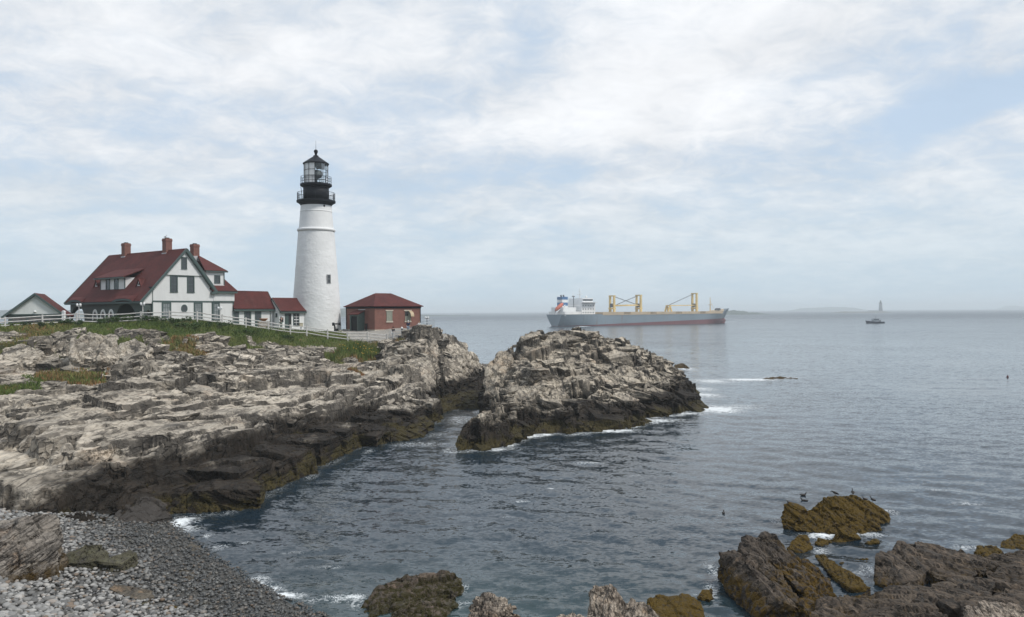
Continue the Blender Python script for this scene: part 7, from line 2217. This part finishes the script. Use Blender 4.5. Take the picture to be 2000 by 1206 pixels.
# ================================================================== far light tower on its ledge
M_far = plain('far_granite', (0.13, 0.135, 0.15), 0.9, 0.2, 0.05)
p = P(1720, 610.4, 2400)
ram = empty('ledge_lighthouse', (p[0], p[1], 0), 0, 'distant grey granite lighthouse tower standing on a low ledge far out to sea', 'lighthouse')
MB().lathe([(6.4, -1), (6.3, 3), (5.0, 16), (4.3, 29.0)], 20).build('shaft', M_far, ram, True)
MB().lathe([(4.9, 29.0), (5.0, 29.8), (2.9, 29.8), (2.9, 33.0)], 18).build('gallery', M_iron, ram)
MB().lathe([(2.5, 33.0), (2.5, 35.6)], 16).build('lantern', M_lens, ram)
MB().lathe([(3.0, 35.6), (1.6, 37.0), (0.5, 38.2), (0.1, 39.4)], 16).build('lantern_roof', M_iron, ram)
b = MB(); b.box(-38, -10, -3, 3, 5.6, 6.6)
for k in range(6): b.tube([(-37 + k * 5, -2, -1), (-37 + k * 5, -2, 5.7)], 0.5, 5)
b.build('landing_pier', M_far, ram)


def land(name, label, prof, Y, depth, mat, seed, jag=0.15):
    """Low far land: a ridge with a rounded section, its crest following (u, v) points."""
    prof = sorted(prof); us = np.linspace(prof[0][0], prof[-1][0], 160)
    vs = np.interp(us, [q[0] for q in prof], [q[1] for q in prof])
    V, F_ = [], []
    ns = 12
    for i, (u, v) in enumerate(zip(us, vs)):
        top = P(u, v, Y + depth * 0.5); h = max(top[2], 0.3) * min(1.0, 5.0 * min(i, len(us) - 1 - i) / len(us) + 0.05)
        for j in range(ns + 1):
            a = math.pi * j / ns
            z = h * math.sin(a) ** 0.7 * (1 - jag * 0.5 + jag * float(fbm(np.array([u * 0.25 + 0.2 * j]), np.array([j * 1.7]), 3, seed)[0])) if 0 < j < ns else -1.0
            V.append((top[0] / top[1] * (Y + depth * j / ns), Y + depth * j / ns, z))
    n = ns + 1
    for i in range(len(us) - 1):
        for j in range(ns): F_.append((i * n + j, (i + 1) * n + j, (i + 1) * n + j + 1, i * n + j + 1))
    o = link(name, mesh_np(name, np.array(V), np.array(F_)), mat)
    return tag(o, label, None, None, 'structure')


M_wood = plain('far_woods', (0.055, 0.07, 0.055), 0.9, 0.45, 0.03)
M_ledge = plain('far_ledge', (0.12, 0.11, 0.095), 0.9, 0.3, 0.05)
land('ledge', 'low rock ledge carrying the distant lighthouse', [(1622, 609.5), (1650, 608.6), (1690, 608.8), (1712, 607.6), (1728, 607.6), (1745, 609.4)], 2250, 120, M_ledge, 3)
land('far_island', 'low wooded island beyond the bow of the cargo ship', [(1380, 609), (1410, 606.5), (1440, 605.5), (1452, 606.5), (1462, 610.0), (1478, 610.2), (1505, 612.0)], 1750, 160, M_wood, 5, 0.35)
land('far_hills', 'faint long hills on the horizon between ship and far lighthouse', [(1530, 604.6), (1570, 601.8), (1620, 599.6), (1650, 600.0), (1690, 603.0), (1705, 604.3)], 5200, 600, M_wood, 6, 0.2)
land('far_hills', 'faint low hills on the horizon at the right edge', [(1940, 601), (1965, 597.6), (1985, 597.2), (2010, 600), (2060, 600)], 6500, 600, M_wood, 7, 0.2)
land('far_shore', 'hazy wooded shore behind the lighthouse', [(-300, 603), (0, 605), (20, 603), (140, 606), (300, 604), (600, 601), (668, 600.5), (740, 604), (832, 611.5), (870, 613.5), (905, 618.0), (918, 620.3)], 1900, 420, M_wood, 8, 0.3)

# ================================================================== birds and buoy
C_duck = plain('plumage_dark', (0.022, 0.018, 0.016), 0.7, 0.3, 20.0); C_duckb = plain('plumage_brown', (0.06, 0.045, 0.035), 0.7, 0.3, 20.0); C_gull = plain('plumage_white', (0.72, 0.72, 0.71), 0.7); C_gullw = plain('plumage_grey', (0.30, 0.31, 0.33), 0.7)
C_beak = plain('beak', (0.25, 0.17, 0.06), 0.5)


def bird(name, label, cat, pos, rz, L, pose, body=None, group=None, wing=None):
    body = body or C_duck
    o = empty(name, tuple(pos), rz, label, cat, group)
    s = L
    if pose == 'swim':
        sp = [(-0.50, 0.14), (-0.36, 0.08), (-0.1, 0.04), (0.18, 0.06), (0.30, 0.16), (0.33, 0.28), (0.40, 0.33), (0.46, 0.31)]; rd = [0.02, 0.09, 0.16, 0.15, 0.085, 0.06, 0.075, 0.04]; legs = False; bk = (0.45, 0.31)
    elif pose == 'stand':
        sp = [(-0.42, 0.26), (-0.28, 0.32), (-0.05, 0.42), (0.14, 0.52), (0.20, 0.66), (0.20, 0.78), (0.26, 0.84), (0.31, 0.83)]; rd = [0.02, 0.09, 0.15, 0.13, 0.075, 0.055, 0.07, 0.04]; legs = True; bk = (0.31, 0.83)
    elif pose == 'preen':
        sp = [(-0.50, 0.36), (-0.32, 0.46), (-0.05, 0.58), (0.16, 0.66), (0.30, 0.74), (0.42, 0.80), (0.50, 0.74), (0.52, 0.68)]; rd = [0.02, 0.09, 0.15, 0.14, 0.085, 0.06, 0.07, 0.04]; legs = True; bk = (0.53, 0.66)
    else:
        sp = [(-0.44, 0.16), (-0.30, 0.17), (-0.05, 0.18), (0.18, 0.22), (0.24, 0.34), (0.24, 0.44), (0.30, 0.48), (0.35, 0.47)]; rd = [0.02, 0.10, 0.17, 0.15, 0.08, 0.06, 0.075, 0.04]; legs = False; bk = (0.35, 0.47)
    b = MB(); b.tube([(x * s, 0, z * s) for x, z in sp], [r * s for r in rd], 10); b.build('body', body, o, True)
    dirv = Vector((sp[-1][0] - sp[-2][0], 0, sp[-1][1] - sp[-2][1])).normalized()
    b = MB(); q = Vector((bk[0] * s, 0, bk[1] * s)); b.tube([q, q + dirv * 0.14 * s], [0.028 * s, 0.008 * s], 6); b.build('beak', C_beak, o)
    for sg in (-1, 1):
        b = MB(); mid = sp[2]
        b.tube([((mid[0] + 0.2) * s, sg * 0.12 * s, (mid[1] + 0.09) * s), (mid[0] * s, sg * 0.155 * s, (mid[1] + 0.04) * s), ((mid[0] - 0.36) * s, sg * 0.07 * s, (sp[1][1] + 0.04) * s)], [0.05 * s, 0.09 * s, 0.015 * s], 8); b.build('wing', wing or body, o, True)
        if legs:
            b = MB(); b.tube([(0.0, sg * 0.06 * s, (mid[1] - 0.08) * s), (0.0, sg * 0.06 * s, 0)], 0.018 * s, 5); b.tube([(0.0, sg * 0.06 * s, 0.01 * s), (0.1 * s, sg * 0.08 * s, 0.01 * s)], 0.016 * s, 5); b.build('leg', C_beak, o)
    return o


DG = bpy.context.evaluated_depsgraph_get()


def top_at(x, y, fallback):
    """Height of whatever lies under the point."""
    DG_ = bpy.context.evaluated_depsgraph_get()
    hit, loc, *_ = S.ray_cast(DG_, Vector((x, y, 30)), Vector((0, 0, -1)))
    return loc.z if hit else fallback


for lab, u, v, Y, rz, L, pose in [
    ('dark sea bird leaning forward on the highest point of the weedy rock', 1631, 965, 39.9, R(170), 0.40, 'preen'), ('upright dark sea bird right of the rock summit', 1665.5, 972, 40.1, R(80), 0.40, 'stand'),
    ('dark sea bird crouched low between the upright one and the right end', 1689, 979, 40.25, R(160), 0.38, 'sit'), ('dark sea bird at the right end of the row on the weedy rock', 1704, 984, 40.3, R(150), 0.42, 'stand'),
    ('sea bird resting on the left shoulder of the weedy rock', 1541, 986, 39.7, R(190), 0.34, 'sit'), ('dark duck perched in the saddle of the weedy rock', 1571, 998, 39.7, R(100), 0.34, 'sit')]:
    q = P(u, v, Y); z = top_at(q[0], q[1], q[2])
    bird('sea_bird', lab, 'bird', (q[0], q[1], z - 0.01), rz, L, pose, C_duck if pose != 'sit' else C_duckb, 'sea birds on the weedy rock')
for lab, u, v, rz in [('upper of the two ducks swimming behind the weedy rock', 1569, 968, R(10)), ('lower of the two ducks swimming behind the weedy rock', 1571, 979, R(175)), ('lone duck swimming left of the weedy rock', 1413, 1003, R(70))]:
    q = W(u, v); bird('duck', lab, 'bird', (q[0], q[1], 0.0), rz, 0.46 if u > 1500 else 0.38, 'swim', C_duck, 'ducks on the water')
hm = Matrix.Translation((-43.1, 92, HB)) @ Matrix.Rotation(R(55), 4, 'Z')
q = hm @ Vector((4.05, 3.9, 10.95)); bird('gull', 'gull standing on the middle chimney of the house', 'bird', q, R(10), 0.5, 'stand', C_gullw)
q = P(1173, 655, 97); bird('gull', 'white gull standing on the crest of the islet', 'bird', (q[0], q[1], top_at(q[0], q[1], q[2]) - 0.02), R(170), 0.55, 'stand', C_gull, None, C_gullw)
q = W(1968, 737)
bo = empty('buoy', (q[0], q[1], 0), 0, 'small dark red float far out near the right edge of the sea', 'buoy')
MB().lathe([(0.06, -0.12), (0.15, -0.03), (0.17, 0.09), (0.1, 0.22), (0.04, 0.28)], 14).build('float', plain('float_red', (0.10, 0.02, 0.02), 0.5), bo, True); MB().tube([(0, 0, 0.25), (0, 0, 0.42)], 0.02, 5).build('stick', M_iron, bo)

# ================================================================== haze
m, t = new_mat('haze_air')
v = t.node('ShaderNodeVolumePrincipled')
v.inputs['Color'].default_value = (0.90, 0.965, 1.0, 1)
v.inputs['Density'].default_value = 0.0003
v.inputs['Anisotropy'].default_value = 0.0
o = t.node('ShaderNodeOutputMaterial')
t.t.links.new(v.outputs[0], o.inputs['Volume'])
hz_ = MB().box(-13500, 13500, -13500, 13500, -2.5, 58.0).build('haze', m)
tag(hz_, 'pale sea haze lying over the water towards the horizon', None, None, 'stuff')
